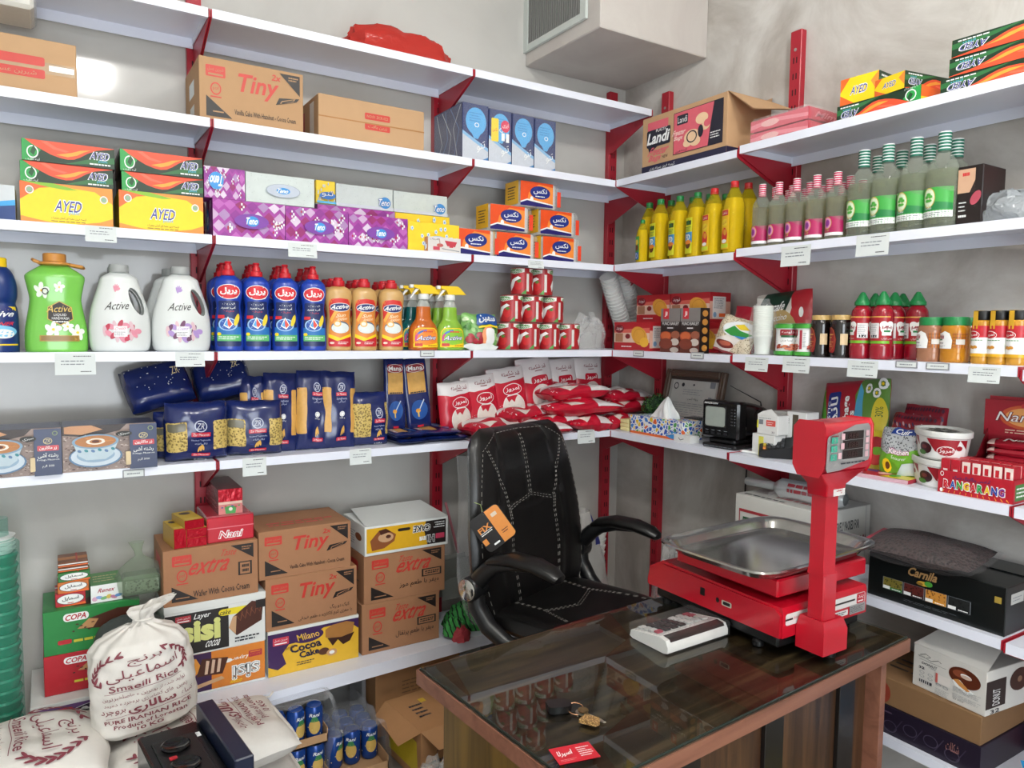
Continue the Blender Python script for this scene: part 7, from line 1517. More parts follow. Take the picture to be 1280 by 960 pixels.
m = MB(); m.prism([(hy0+.012, .455), (hy0+.004, .468), (hy0, .485), (hy0, .565), (hy0+.006, .577), (hy1-.012, .577), (hy1, .563), (hy1, .475), (hy1-.012, .455)], hx0, hx1, SRED, 'x')
m.add([(-.126, -.308, .40), (-.058, -.308, .40), (-.058, -.254, .40), (-.126, -.254, .40), (-.128, -.310, .428), (-.056, -.310, .428), (-.056, -.252, .428), (-.128, -.252, .428), (hx0+.002, hy0+.006, .460), (hx1-.004, hy0+.006, .460), (hx1-.004, hy1-.004, .460), (hx0+.002, hy1-.004, .460)], [(3, 2, 1, 0)]+[(i, (i+1) % 4, (i+1) % 4+4, i+4) for i in range(4)]+[(i+4, (i+1) % 4+4, (i+1) % 4+8, i+8) for i in range(4)], SRED)
Art().bg(SWT).text('پند', .5, .5, .5, .7, c('#b0182c')).put(m, flat((-.105, -.3085, .402), (.044, 0, 0), (0, 0, .024)), eps=.0008)
m2 = modded(m, [('BEVEL', {'width': .004, 'segments': 2, 'limit_method': 'ANGLE', 'angle_limit': math.radians(50)})]); link_mesh(m2, 'display_head', t, sharp=45)
m = MB(); a = Art(); sv = mat('#8e8d8c', .35, .2); a.poly([(.02, .10), (.03, .72), (.06, .78), (.35, .86), (.62, .97), (.92, .98), (.97, .9), (.98, .26), (.95, .18), (.3, .03), (.05, .02)], sv)
a.rect(.36, .26, .46, .58, mat('#1a100e', .12)); a.rect(.36, .455, .46, .006, sv); a.rect(.36, .655, .46, .006, sv)
for k in range(3): a.text('888', .59, .35+.195*k, .22, .12, c('#3a1c18', .2))
for k in range(4): a.rrect(.855, .26+.15*k, .075, .12, c('#c9a2a8', .4), .01, .015)
for k in range(3): a.rrect(.27+(.03 if k else -.02), .28+.2*k, .075, .13, c('#cfa8ae', .4), .01, .015); a.rrect(.09, .26+.18*k, .13, .13, c('#2f9a80', .4), .01, .02); a.text(str(7-2*k) if k else '2', .155, .325+.18*k, .05, .09, sv)
a.text('پند', .15, .86-.02, .13, .08, c('#a3182a')); a.rect(.08, .76, .15, .025, c('#6a2a30')); a.lines(.30, .15, .55, .06, 1, INK, .5)
a.put(m, flat((hx0+.005, hy0-.0004, .462), (hx1-hx0-.010, 0, 0), (0, 0, .110)), eps=.0012, step=.0002); m.build('display', t)
# ---- office chair
t = thing('office_chair', 'black leather office chair with white stitching behind the desk', 'chair', (-.842, -.820, 0), (0, 0, math.radians(19)))
LEA = mat('#0c0b0b', .34, 0, .1, 60, .06, .45, .1); PLA = mat('#101113', .34, 0, .05, 20, 0, .5, .1); STI = c('#b9b5ae', .7); CHR = mat('#c9c7c2', .12, 1, .02)
# backrest: curved padded shell; local z along the back
BW = [(0, .270), (.08, .305), (.2, .325), (.32, .320), (.45, .298), (.54, .283), (.60, .268), (.638, .245), (.66, .205)]
bwf = interp([(w_, z_) for z_, w_ in BW])
LEAN = .20
def back_pt(u, v, s):
    """u -1..1 across, v 0..1 up"""
    z = .66*v; hw = bwf(z); x = hw*u
    edge = max(0, 1-abs(u)**4)**.6*max(0, 1-abs(2*v-1)**8)**.5
    th = .060*edge
    y = .070*(u*u)*(-.55)+.012*math.cos(v*PI*1.3)
    if v > .97: pass
    y += -s*th*(1 if s > 0 else .95)
    if s > 0:
        for sx in (-1, 1):
            su = .60-.10*abs(v-.45)*1.2
            y += .006*math.exp(-((u-sx*su)/.035)**2)
        y += .006*math.exp(-((v-.56-.05*abs(u))/.012)**2)*(1 if abs(u) < .6 else 0)
        if v > .56+.05*abs(u): y += .004*math.exp(-((u)/.035)**2)
    zz = z+.06*(v > .0)*0
    c_, s_ = math.cos(LEAN), math.sin(LEAN)
    return Vector((x, y*c_+zz*s_, -y*s_+zz*c_))
def back_grid(mb, mm):
    NU, NV = 49, 60
    N = NU*2-2; vs = []; 
    for j in range(NV):
        v = j/(NV-1)
        for i in range(N):
            u, s = ((-1+2*i/(NU-1)), 1) if i < NU else (1-2*(i-NU+1)/(NU-1), -1)
            vs.append(back_pt(u, v, s))
    fs = [(j*N+i, j*N+(i+1) % N, (j+1)*N+(i+1) % N, (j+1)*N+i) for j in range(NV-1) for i in range(N)]+[tuple(range(N))[::-1], tuple((NV-1)*N+i for i in range(N))]
    mb.add(vs, fs, mm)
BO = (0, .225, .53)
m = MB(); back_grid(m, LEA); bk = m.build('backrest', t, BO)
def stitch(parent, paths, fn, name='stitching', r=.0006, gap=.0065, off=.0012):
    m = MB()
    for P in paths:
        pts = []
        for (u0, v0), (u1, v1) in zip(P, P[1:]):
            for k in range(14): pts.append((u0+(u1-u0)*k/14, v0+(v1-v0)*k/14))
        pts.append(P[-1]); W = [fn(u, v) for u, v in pts]
        d = 0; seg = [W[0]]; on = True
        for a_, b_ in zip(W, W[1:]):
            d += (b_-a_).length
            if on: seg.append(b_)
            if d > gap*(1 if on else .35):
                if on and len(seg) > 1: m.tube(seg, r, STI, 5)
                seg = [b_]; on = not on; d = 0
        if on and len(seg) > 1: m.tube(seg, r, STI, 5)
    return m.build(name, parent)
bf = lambda u, v: back_pt(u, v, 1)+Vector((0, -.0022, .0004))
P = []
for sx in (-1, 1):
    for o in (-.014, .014):
        P.append([(sx*(.38+o), .02), (sx*(.42+o), .30), (sx*(.40+o), .50), (sx*(.44+o), .58), (sx*(.60+o), .75), (sx*(.78+o), .88)])
    P.append([(sx*.02, .62), (sx*.02, .80), (sx*.02, .955)])
    P.append([(sx*.90, .05), (sx*.91, .4), (sx*.90, .7), (sx*.86, .88), (sx*.6, .965)])
P += [[(-.40, .565), (0, .615), (.40, .565)], [(-.40, .552), (0, .602), (.40, .552)], [(-.6, .965), (0, .975), (.6, .965)]]
stitch(bk, P, bf)
# seat: waterfall cushion
def seat_pt(u, v, s):
    hw = .265*(1-.10*max(0, -v)**3); x = hw*u*(1-.0*v); y = .265*v
    e = max(0, 1-abs(u)**5)**.5*max(0, 1-abs(v)**6)**.5
    z = s*.052*e-.035*max(0, -v)**3+.020*abs(u)**3*e-.012*(1-u*u)*(1-v*v)
    return Vector((x, y, z))
m = MB(); NU = 40; N = NU*2-2; vs = []
for j in range(NU):
    v = -1+2*j/(NU-1)
    for i in range(N):
        u, s = ((-1+2*i/(NU-1)), -1) if i < NU else (1-2*(i-NU+1)/(NU-1), 1)
        vs.append(seat_pt(u, v, s))
m.add(vs, [(j*N+i, j*N+(i+1) % N, (j+1)*N+(i+1) % N, (j+1)*N+i) for j in range(NU-1) for i in range(N)]+[tuple(range(N))[::-1], tuple((NU-1)*N+i for i in range(N))], LEA)
st = m.build('seat', t, (0, -.01, .535))
sf = lambda u, v: seat_pt(u, v, 1)+Vector((0, 0, .0016))
stitch(st, [[(-.55, .9), (-.5, .3), (-.62, -.1), (-.80, -.9)], [(.55, .9), (.5, .3), (.62, -.1), (.80, -.9)], [(-.5, .28), (0, .12), (.5, .28)], [(-.5, .24), (0, .08), (.5, .24)], [(.58, .9), (.53, .3), (.65, -.1), (.83, -.9)], [(-.58, .9), (-.53, .3), (-.65, -.1), (-.83, -.9)]], sf)
# arms: pad, curved arm, round chrome pivot, lower bracket
for sx in (-1, 1):
    ar = MB(); X = sx*.315
    ar.tube([(X, .225, .645), (X, .200, .680), (X, .165, .715), (X, .125, .738), (X, .06, .752), (X, -.02, .755)], [.030, .031, .029, .024, .018, .012], PLA, 14, flat=1.0)
    ao = ar.build('armrest', t, (0, 0, .03))
    m = MB(); m.tube([(X, .165, .738), (X, .13, .756), (X, .06, .771), (X, -.03, .770), (X, -.09, .757), (X, -.118, .744), (X, -.126, .738)], [.020, .034, .041, .041, .037, .027, .008], LEA, 18, flat=.58); m.build('arm_pad', ao)
    m = MB(); T = Matrix.Translation((X-.004 if sx < 0 else X+.004, .228, .642)) @ Matrix.Rotation(PI/2*sx, 4, 'Y'); m.lathe([(.040, -.03), (.042, -.026), (.042, .026), (.038, .032)], PLA, 28, T=T); m.lathe([(.034, .031), (.036, .036), (.030, .040), (.0001, .042)], CHR, 28, T=T); m.build('pivot_disc', ao)
    m = MB(); m.tube([(X, .225, .64), (X, .215, .58), (X*.98, .17, .52), (X*.93, .10, .475), (X*.82, .02, .452), (X*.6, -.02, .448)], [.032, .031, .030, .028, .024, .02], PLA, 14); m.build('arm_bracket', t, (0, 0, .03))
    m = MB(); m.tube([(X*.96, .235, .66), (X*.86, .252, .70), (X*.70, .272, .72)], [.026, .024, .02], PLA, 12); m.build('back_bracket', t, (0, 0, .03))
m = MB(); m.box(-.11, .11, -.10, .14, .435, .490, PLA, .008); m.lathe([(.028, .12), (.028, .26), (.020, .262), (.020, .43)], mat('#161617', .3), 18); m.build('gas_column', t)
for k in range(5):
    an = 2*PI*k/5+.3; m = MB(); m.tube([(.02*math.cos(an), .02*math.sin(an), .115), (.16*math.cos(an), .16*math.sin(an), .105), (.30*math.cos(an), .30*math.sin(an), .075)], [.034, .028, .018], PLA, 10, flat=.7); lg = m.build('base_leg', t)
    m = MB(); cx, cy = .295*math.cos(an), .295*math.sin(an)
    for s in (-1, 1):
        T = Matrix.Translation((cx-s*.016*math.sin(an), cy+s*.016*math.cos(an), .027)) @ Matrix.Rotation(an, 4, 'Z') @ Matrix.Rotation(PI/2, 4, 'X'); m.lathe([(.022, -.009), (.026, -.006), (.026, .006), (.022, .009)], PLA, 16, T=T)
    m.box(cx-.012, cx+.012, cy-.012, cy+.012, .03, .075, PLA, .003); m.build('caster', lg)
# hang tag
p = hit(616, 660, 1, -.80)
m = MB(); tw, th_ = .112, .130
P = []
for cx, cy, a0 in ((tw/2-.018, th_/2-.018, 0), (-tw/2+.018, th_/2-.018, PI/2), (-tw/2+.018, -th_/2+.018, PI), (tw/2-.018, -th_/2+.018, 1.5*PI)):
    for k in range(5): P.append((cx+.018*math.cos(a0+PI/8*k), cy+.018*math.sin(a0+PI/8*k)))
m.prism([(x, z) for x, z in P], -.0006, .0006, c('#17120f'), 'y')
a = Art(); og = c('#d98a3e'); a.poly([((x/tw)+.5, (z/th_)+.5) for x, z in P if x > 0] + [(.56, .995), (.56, .005)][:0], og) if False else None
a.rrect(.55, .02, .43, .96, og, .12, .09); a.rect(.55, .02, .1, .96, og); a.rect(.03, .22, .14, .16, og); a.text('FIX', .30, .62, .40, .15, og, PI/2*0, 0, .03); a.rect(.10, .53, .40, .012, PWHT); a.lines(.1, .47, .38, .04, 1, PWHT, .6); a.rrect(.66, .74, .18, .10, c('#d2c2ae'), .02, .02); a.rrect(.26, .10, .2, .05, PWHT, .03, .02); a.lines(.66, .22, .22, .12, 2, PBLK, .4)
a.put(m, flat((-tw/2, -.0007, -th_/2), (tw, 0, 0), (0, 0, th_)), eps=.0004)
m.tube([(.0, 0, th_/2-.01), (.012, .01, th_/2+.02), (.0, .02, th_/2+.035)], .0012, c('#7a8a4a'), 6)
one(m, 'hang_tag', 'black and orange hang tag dangling at the chair back side', 'tag', p, (.05, -.62, -.35))
# clear cover still hanging at the chair's back
def cov(u, v):
    q = back_pt(-1+.0*u, v, 1)
    a = u*1.0; o = Vector((-.006-.03*math.sin(PI*u)*(1+.4*math.sin(v*7)), .0+.05*u, 0)); k = .012*noise.noise(Vector((u*3, v*6, 2)))
    return Vector((q.x*.99, q.y, q.z))+o+Vector((k, k, -.02))
m = MB(); m.grid(lambda u, v: cov(u, .04+.86*v), 14, 40, clear('#d9dadb', .07, .12, None, .5, 25))
wv = one(m, 'plastic_cover', 'loose clear plastic cover hanging down the left side of the chair back', 'plastic cover', (0, 0, 0))
wv.matrix_world = Matrix.Translation((-.842, -.820, 0)) @ Matrix.Rotation(math.radians(19), 4, 'Z') @ Matrix.Translation(BO)
# ================================================================== low left: cartons, sacks, drinks
CY = -.312
WHC = mat('#dfe2df', .45, 0, .03, 10); VIO = c('#6b4a80'); DVI = c('#3b1d52'); CHO = c('#4a2416')
def lowbox(lbl, u0, u1, vt, z, base, arts, d=.21, fy=CY, rz=0., name='carton', cat='carton', extra=None, h=None):
    return boxL(name, lbl, cat, u0, u1, vt, z, fy, d, base, arts, None, .0015, rz, h, extra)
def art_sisi(inv):
    a = Art()
    if not inv:
        a.rect(.0, .03, .62, .80, c('#24211f')); a.text('sisi', .34, .45, .40, .42, c('#d9dd86'), 0, 0, .05); a.text('cocoa', .46, .16, .14, .12, PWHT, 0, .2, .01); a.text('Layer', .36, .73, .16, .13, PWHT, .06, .2, .01); a.rrect(.52, .66, .46, .13, c('#e3d12a'), .05, .06); a.text('cake', .59, .725, .11, .09, PBLK, 0, .2, .01); art_logo_red(a, .10, .66, .15, .13, c('#b3323e'), PWHT)
        a.poly([(.62, .40), (.70, .22), (.96, .44), (.98, .80), (.86, .86), (.66, .60)], CHO); a.poly([(.62, .40), (.66, .60), (.70, .62), (.69, .25)], c('#caa27a'))
        for k in range(5): a.line([(.70+.05*k, .62+.03*k), (.74+.05*k, .50+.03*k), (.76+.05*k, .68+.03*k)], .01, c('#7a4630'), .02)
        a.lines(.68, .08, .26, .12, 2, INK, .5); a.rect(.90, .70, .1, .16, PBLK)
    else:
        o = c('#d9822e'); a.bg(o); b = Art(); b.text('sisi', .20, .66, .30, .40, PWHT, 0, 0, .07); b.text('sisi', .20, .66, .28, .34, PBLK, 0, 0, .03); b.text('sisi', .20, .66, .27, .32, PWHT, 0, 0, .0); b.text('orange', .30, .86, .12, .10, YEL, 0, .2, .01); b.text('Layer', .26, .30, .16, .12, PWHT, 0, .2, .01); b.rrect(.34, .26, .28, .10, PWHT, .04, .05); art_logo_red(b, .03, .18, .14, .16, c('#b3323e'), o); b.rect(.55, 0, .45, 1, c('#3a1d4a'))
        a.join(b, 0, 0, 1, 1, True); a.poly([(.05, .5), (.12, .86), (.30, .9), (.36, .62), (.2, .3)], c('#e0953a')); a.ell(.18, .62, .12, .24, c('#e8a23e')); a.poly([(.30, .44), (.36, .86), (.62, .78), (.56, .40)], CHO)
        for k in range(3): a.poly([(.38+.06*k, .46), (.41+.06*k, .46), (.43+.06*k, .78), (.40+.06*k, .80)], c('#d9b9a0'))
        a.poly([(.06, .14), (.55, .34), (.58, .26), (.1, .06)], c('#caa27a')); a.rect(0, 0, 1, .06, WHC)
    return {'front': a}
Z0 = ZG+.001
_, _, h1 = lowbox('orange and purple cake carton printed upside down, behind the standing rice sack', 206, 331, 813.5, Z0, WHC, lambda w, d, h: art_sisi(True))
def lidded(mb, w, d, h): mb.box(-w/2-.002, w/2+.002, -d/2-.002, d/2+.002, h-.022, h+.001, WHC, .001)
_, _, h2 = lowbox('white and black cake carton below the brown wafer carton', 206, 331.5, 750, Z0+h1+.0005, WHC, lambda w, d, h: art_sisi(False), extra=lidded)
ZE1 = Z0+h1+h2+.002
xe, we, h3 = lowbox('brown wafer carton carrying the small red and yellow packs', 204, 322.5, 682, ZE1, BROWN, lambda w, d, h: {'front': art_extra('Wafer With Cocoa Cream', BROWN, False), 'left': art_side_kraft()}, d=.23)
ZT = ZE1+h3+.001
def tiny_top(w, d, h): return {'front': art_tiny(True if h < 0 else False, BROWN), 'top': Art().lines(.15, .25, .7, .25, 2, PRED, .5), 'left': art_side_kraft()}
a3 = lambda fa: (lambda w, d, h: {'front': art_tiny(fa, BROWN), 'top': Art().lines(.15, .2, .75, .25, 2, PRED, .5), 'left': art_side_kraft()})
def cocoa(w, d, h):
    a = Art(); a.bg(c('#e0b22e')); a.poly([(0, .22), (0, .93), (1, .93), (1, .68), (.88, .88), (.6, .86), (.42, .66), (.22, .64), (.15, .46), (.19, .22), (.10, .12)], DVI); art_logo_red(a, .05, .66, .17, .17, c('#c33a4e'), PWHT); a.ell(.43, .74, .17, .14, DVI, .2); a.text('Milano', .43, .75, .24, .15, c('#e6b84a'), .14, 0, .01)
    a.text('Cocoa', .40, .53, .34, .18, c('#1d1a3a'), .12, 0, .04); a.text('Cake', .44, .36, .22, .15, c('#1d1a3a'), .12, 0, .04); a.text('Vanilla', .22, .57, .12, .07, c('#5a3a1a'), .12, .1); a.lines(.3, .12, .2, .10, 2, INK, .4)
    a.poly([(.62, .62), (.62, .80), (.70, .88), (.86, .90), (.95, .84), (.93, .62), (.78, .54)], c('#a8743a')); a.poly([(.64, .60), (.70, .40), (.76, .52), (.82, .38), (.90, .44), (.95, .62), (.8, .56)], c('#3a1c10')); a.ell(.60, .32, .06, .08, c('#5a3420')); a.ell(.69, .26, .06, .08, c('#c99a6a')); a.ell(.69, .26, .03, .04, PWHT); a.rect(0, .93, 1, .07, WHC); return {'front': a}
_, _, g1 = lowbox('purple and yellow cocoa cake carton at the bottom of its stack', 335, 448, 779, Z0, WHC, cocoa)
_, _, g2 = lowbox('brown carton with large red lettering, lower of two in its stack', 332, 446, 716, Z0+g1+.0005, BROWN, a3(True), d=.22)
lowbox('brown carton with large red lettering on top of its stack', 323.5, 438.5, 658.5, Z0+g1+g2+.001, BROWN, a3(False), d=.24)
ex = lambda t: (lambda w, d, h: {'front': art_extra(t, BROWN), 'left': art_side_kraft()})
_, _, k1 = lowbox('brown wafer carton at the bottom of the right stack', 452.5, 549, 748, Z0, BROWN, ex('ویفر با طعم پرتقال'), d=.22)
_, _, k2 = lowbox('brown wafer carton in the middle of the right stack', 455, 556, 688, Z0+k1+.0005, BROWN, ex('ویفر با طعم موز'), d=.24)
def hieye(w, d, h):
    a = Art(); a.rect(.02, .10, .74, .82, c('#dba91e')); a.poly([(.74, .10), (.97, .10), (.97, .92), (.72, .92), (.70, .6)], c('#241c1a')); a.poly([(.08, .16), (.06, .50), (.16, .82), (.24, .86), (.36, .62), (.34, .4), (.22, .2)], c('#8a4f2a')); a.ell(.24, .56, .09, .16, c('#c9a07a')); a.ell(.27, .58, .03, .06, CHO); a.poly([(.16, .82), (.24, .86), (.30, .74), (.18, .66)], CHO); a.rrect(.38, .70, .15, .10, PBLK, .02, .04)
    b = Art(); b.text('Hi', .22, .70, .10, .28, PWHT, .05, .1, .08); b.text('EYE', .32, .66, .08, .14, PWHT, .05, .1, .08); b.text('CAKE', .33, .30, .22, .26, PWHT, .05, .1, .10); b.text('Hi', .22, .70, .09, .24, PBLK, .05, .1, .03); b.text('CAKE', .33, .30, .21, .22, PBLK, .05, .1, .02); b.rrect(.05, .55, .11, .18, c('#c9405e'), .01, .02); b.lines(.05, .12, .14, .24, 3, PWHT, .4); a.join(b, 0, 0, 1, 1, True)
    l = Art().ell(.72, .55, .14, .13, c('#8a4f2a')).lines(.1, .2, .5, .5, 6, GREYINK, .3); t = Art().rect(.30, .40, .32, .36, c('#d9d9a8')).lines(.1, .1, .3, .1, 1, c('#b08a4a'), .5); return {'front': a, 'left': l, 'top': t}
def hflap(mb, w, d, h): mb.add([(-w/2+.004, -d/2, h+.001), (w/2, -d/2, h+.001), (w/2-.01, d/2, h+.018), (-w/2+.03, d/2, h+.016)], [(0, 1, 2, 3)], WHC); mb.add([(-w/2+.004, -d/2, h), (w/2, -d/2, h), (w/2-.01, d/2, h+.0165), (-w/2+.03, d/2, h+.0145)], [(3, 2, 1, 0)], WHC)
lowbox('white cake carton with yellow and black front upside down, on top of right stack', 456, 560, 652, Z0+k1+k2+.001, WHC, hieye, d=.23, fy=CY-.006, extra=hflap)
# left column: violet carton, red and green chocolate cartons, small tea boxes
def mor(w, d, h):
    a = Art(); a.rect(0, .0, 1, .84, VIO); a.ell(.62, .46, .34, .34, c('#2a1c36')); a.ring(.62, .46, .34, .34, .05, PWHT); a.text('Moria', .58, .52, .48, .22, PWHT, .1, .2, .02); a.text('Bar', .66, .24, .2, .10, PWHT); art_logo_red(a, .10, .56, .20, .16, c('#c33a4e'), VIO); return {'front': a, 'left': Art().rect(0, 0, 1, .84, VIO)}
xp, wp, hp1 = lowbox('violet cake carton with a white lid at the bottom of the left stack', 38, 204, 868, Z0, WHC, mor, d=.29, fy=-.305)
def copa(base):
    def f(w, d, h):
        a = Art(); a.rrect(.20, .72, .26, .18, PWHT, .04, .08); a.text('COPA', .33, .81, .22, .13, c('#b3202c'), .05, .1, .03); a.poly([(.34, .52), (.46, .72), (.76, .86), (1, .84), (1, .50), (.6, .46)], CHO); a.poly([(.34, .52), (.46, .72), (.56, .68), (.5, .50)], c('#b98a5a'))
        for k in range(6): a.ell(.30+.04*k, .48+.05*((k*3) % 4), .014, .02, CHO, k, 6)
        a.rrect(.14, .22, .14, .10, c('#b3202c'), .02, .03); a.lines(.30, .20, .5, .12, 1, c('#c9c23a'), .5); return {'front': a, 'left': Art().lines(.3, .3, .4, .3, 3, PWHT, .2), 'top': Art().poly([(.3, .1), (1, .1), (1, .6), (.5, .5)], CHO)}
    return f
zc = Z0+hp1+.001
_, _, hc1 = lowbox('red chocolate wafer carton under the green one', 55, 175, 811, zc, c('#b01c28'), copa(0), d=.20, fy=-.25)
_, _, hc2 = lowbox('green chocolate wafer carton carrying the small tea boxes', 54, 175, 757, zc+hc1+.0005, c('#22803c'), copa(0), d=.20, fy=-.25)
zs = zc+hc1+hc2+.0015
def smile(bc):
    def f(w, d, h):
        a = Art(); a.ell(.5, .52, .46, .40, PWHT); a.ring(.5, .52, .46, .40, .06, INK); a.text('اسمایل', .50, .56, .56, .34, INK, .06, 0, .02); a.rect(.4, .2, .2, .06, c('#c33a3a')); a.poly([(0, 0), (1, 0), (1, .2), (.5, .08)], ORG); return {'front': a, 'left': Art().lines(.1, .2, .8, .6, 3, PWHT, .2), 'top': Art().rect(0, .2, 1, .2, c('#b4733c')).rect(0, .6, 1, .12, PWHT).rect(.6, 0, .06, 1, c('#b3302e'))}
    return f
zz = zs
for i, (u0, u1, vt, base, lb) in enumerate(((69, 107, 741, c('#b3202c'), 'small red edged tea box, lowest of its pile'), (72, 111, 726.5, c('#c9702e'), 'small orange edged tea box, second in its pile'), (72.5, 112.5, 715, c('#2c7a3c'), 'small green edged tea box, third in its pile'))):
    _, _, hh = lowbox(lb, u0, u1, vt, zz, base, smile(0), d=.10, fy=-.22, name='tea_box', cat='tea box'); zz += hh+.0005
for i in range(2): lowbox('small brown edged tea box with an orange band, %s top of its pile' % ('next to', 'at the very')[i], 72.5, 110, 705, zz+.015*i, c('#7a4a30'), lambda w, d, h: {'front': Art().rect(0, .5, 1, .2, PWHT).rect(0, .1, 1, .2, ORG), 'top': Art().rect(0, .3, 1, .3, c('#b4733c')).rect(.6, 0, .06, 1, c('#b3302e'))}, d=.10, fy=-.21, name='tea_box', cat='tea box', h=.0145)
def renex(w, d, h):
    a = Art().bg(PWHT); a.text('Renex', .5, .68, .52, .24, c('#a8283a'), .03, .15, .02)
    for k, cc in enumerate(('#d9a8c4', '#8aa8d9', '#7ab87a', '#d9c05a', '#c07a9a', '#5a8ac0')): a.ell(.12+.15*k, .22+.06*(k % 2), .09, .13, c(cc), k, 9)
    return {'front': a, 'top': Art().bg(c('#4a8a4a')).lines(.1, .2, .8, .6, 3, c('#c9b88a'), .3)}
lowbox('small white and green box beside the pile of tea boxes', 113.5, 153, 730, zs, c('#4a8a4a'), renex, d=.13, fy=-.235, name='tea_box', cat='tea box')
# tied clear bag with soap, grey padded bag
x = xL(176, -.24, zs+.05)
t = thing('soap_bag', 'tied clear bag with pale green soap beside the brown wafer carton', 'bag', (x, -.215, zs-.004))
m = MB(); m.box(-.052, .055, -.04, .03, .012, .075, mat('#6f8468', .5), .008); m.box(-.045, .05, -.042, -.0385, .025, .062, speckle('#8fa088', '#5a6a54', 120, .4)); m.build('soap', t)
def sb(u, v):
    a = 2*PI*u; prof = [(.058, .0), (.07, .02), (.072, .06), (.06, .09), (.035, .115), (.012, .13), (.011, .145), (.016, .16), (.022, .175)]
    k = v*8; i = min(int(k), 7); f = k-i; r = prof[i][0]*(1-f)+prof[i+1][0]*f; z = prof[i][1]*(1-f)+prof[i+1][1]*f; q = 1+.14*noise.noise(Vector((math.cos(a)*2.4, math.sin(a)*2.4, v*6)))
    return Vector((r*q*math.cos(a)-.02*max(0, v-.6), r*q*math.sin(a)*.75, z))
m = MB(); m.grid(sb, 32, 24, clear('#dfe6dc', .12, .10, '#dbe4d6', .4, 35), closeu=True); m.build('bag_film', t)
m = crumple(.22, .16, .115, mat('#3d4442', .7, 0, .1, 40, .1), 41.2, .06, 36, 14, 2.2, 1.5)
one(m, 'padded_bag', 'dark grey padded bag lying behind the tied rice sack', 'bag', (xL(165, -.36, zc+.15), -.345, zc+hc1+.0), (0, 0, .2))
# wafer packs on the brown carton
FRD = mat('#b8152a', .18, .3, .15, 70, .6); YP = c('#c9a82e')
def wpack(lb, u0, u1, vt, z, h=None, rz=.12, fy=-.30):
    def f(w, d, h): return {'top': Art().bg(YP).rect(.1, .02, .8, .20, c('#d6bd5a')).ell(.5, .75, .3, .12, c('#3a241c')), 'left': Art().bg(c('#b8923a')), 'front': Art().bg(FRD)}
    return boxL('wafer_pack', lb, 'wafer pack', u0, u1, vt, z, fy, .13, YP, f, 'yellow wafer packs with red ends', .003, rz, h)
wpack('yellow wafer pack with red foil end standing on edge, leftmost', 214, 230, 661.5, ZT)
_, _, hw = wpack('yellow wafer pack with red foil end, bottom of the pile of three', 232, 257, 672, ZT, rz=.06)
wpack('yellow wafer pack with red foil end, middle of the pile of three', 231, 256.5, 659, ZT+hw+.001, hw, .08)
wpack('yellow wafer pack with red foil end, top of the pile of three', 226, 251, 646, ZT+2*hw+.002, hw, .16)
nn = lambda w, d, h: {'front': Art().poly([(0, .56), (1, .56), (1, .60), (0, .60)], c('#d9707c')).text('Nani', .5, .30, .50, .32, PWHT, 0, .1, .06).text('Nani', .5, .30, .48, .26, c('#c23a4c'), 0, .1, .0), 'top': Art().poly([(0, 0), (1, 0), (1, .1), (0, .12)], c('#d9707c'))}
_, _, hn = boxL('chocolate_box', 'pinkish red wrapped chocolate box on the brown wafer carton', 'box', 259, 317.5, 645, ZT, -.295, .20, mat('#c2303f', .2, 0, .06, 20, .15, .5, .3), nn, None, .004)
def candy(w, d, h):
    a = Art().bg(c('#c97a78', .3)); a.rect(0, .50, 1, .5, FRD); a.rect(0, .40, 1, .10, c('#d9b9a8', .3)); a.poly([(.3, .02), (.7, .02), (.75, .3), (.5, .34), (.25, .3)], c('#4a9a52', .3)); a.ell(.5, .2, .08, .07, c('#d9d2c8'))
    for k in range(6): a.ell(.15+.14*k, .28+.04*(k % 2), .05, .03, (c('#3a4a8e'), c('#b3303a'), c('#4a9a52'))[k % 3], 0, 7)
    return {'front': a, 'top': Art().bg(c('#6e1420', .25)), 'left': Art().bg(c('#6e1420', .25)).lines(.05, .1, .9, .8, 4, c('#8e3440', .3), .2)}
boxL('candy_box', 'tall foil wrapped red candy box standing on the pinkish red box', 'box', 273, 303, 611, ZT+hn+.001, -.27, .22, c('#7a1624', .25), candy, None, .002)
# teal cup stack at the left edge
TEA = mat('#0c8a6e', .25, 0, .12, 25, 0, .5, .2); cx, cy = xL(2, -.24, .6), -.24; zt = hit(8, 668, 1, -.24).z
t = thing('cup_stack', 'tall wrapped stack of teal cups at the left edge, white cups on top', 'plastic cups', (cx, cy, .001))
m = MB(); n = 26; zz = hit(8, 690, 1, -.24).z
for j in range(n): m.lathe([(.040, zz*j/n), (.046, zz*(j+.55)/n), (.049, zz*(j+.8)/n), (.046, zz*(j+.99)/n)], TEA, 20)
m.build('teal_cups', t)
m = MB()
for j in range(4): m.lathe([(.036, zz+(zt-zz)*j/4), (.044, zz+(zt-zz)*(j+.9)/4)], CUPW, 20)
m.build('white_cups', t)
m = MB(); m.grid(lambda u, v: Vector(((.052+.003*noise.noise(Vector((u*9, v*9, 1))))*(1 if v < .94 else .5)*math.cos(2*PI*u), (.052)*(1 if v < .94 else .5)*math.sin(2*PI*u), v*(zt+.05))), 28, 40, clear('#d5f0e8', .04, .08, '#d9f0ea', .35, 40), closeu=True); m.build('wrapper', t)
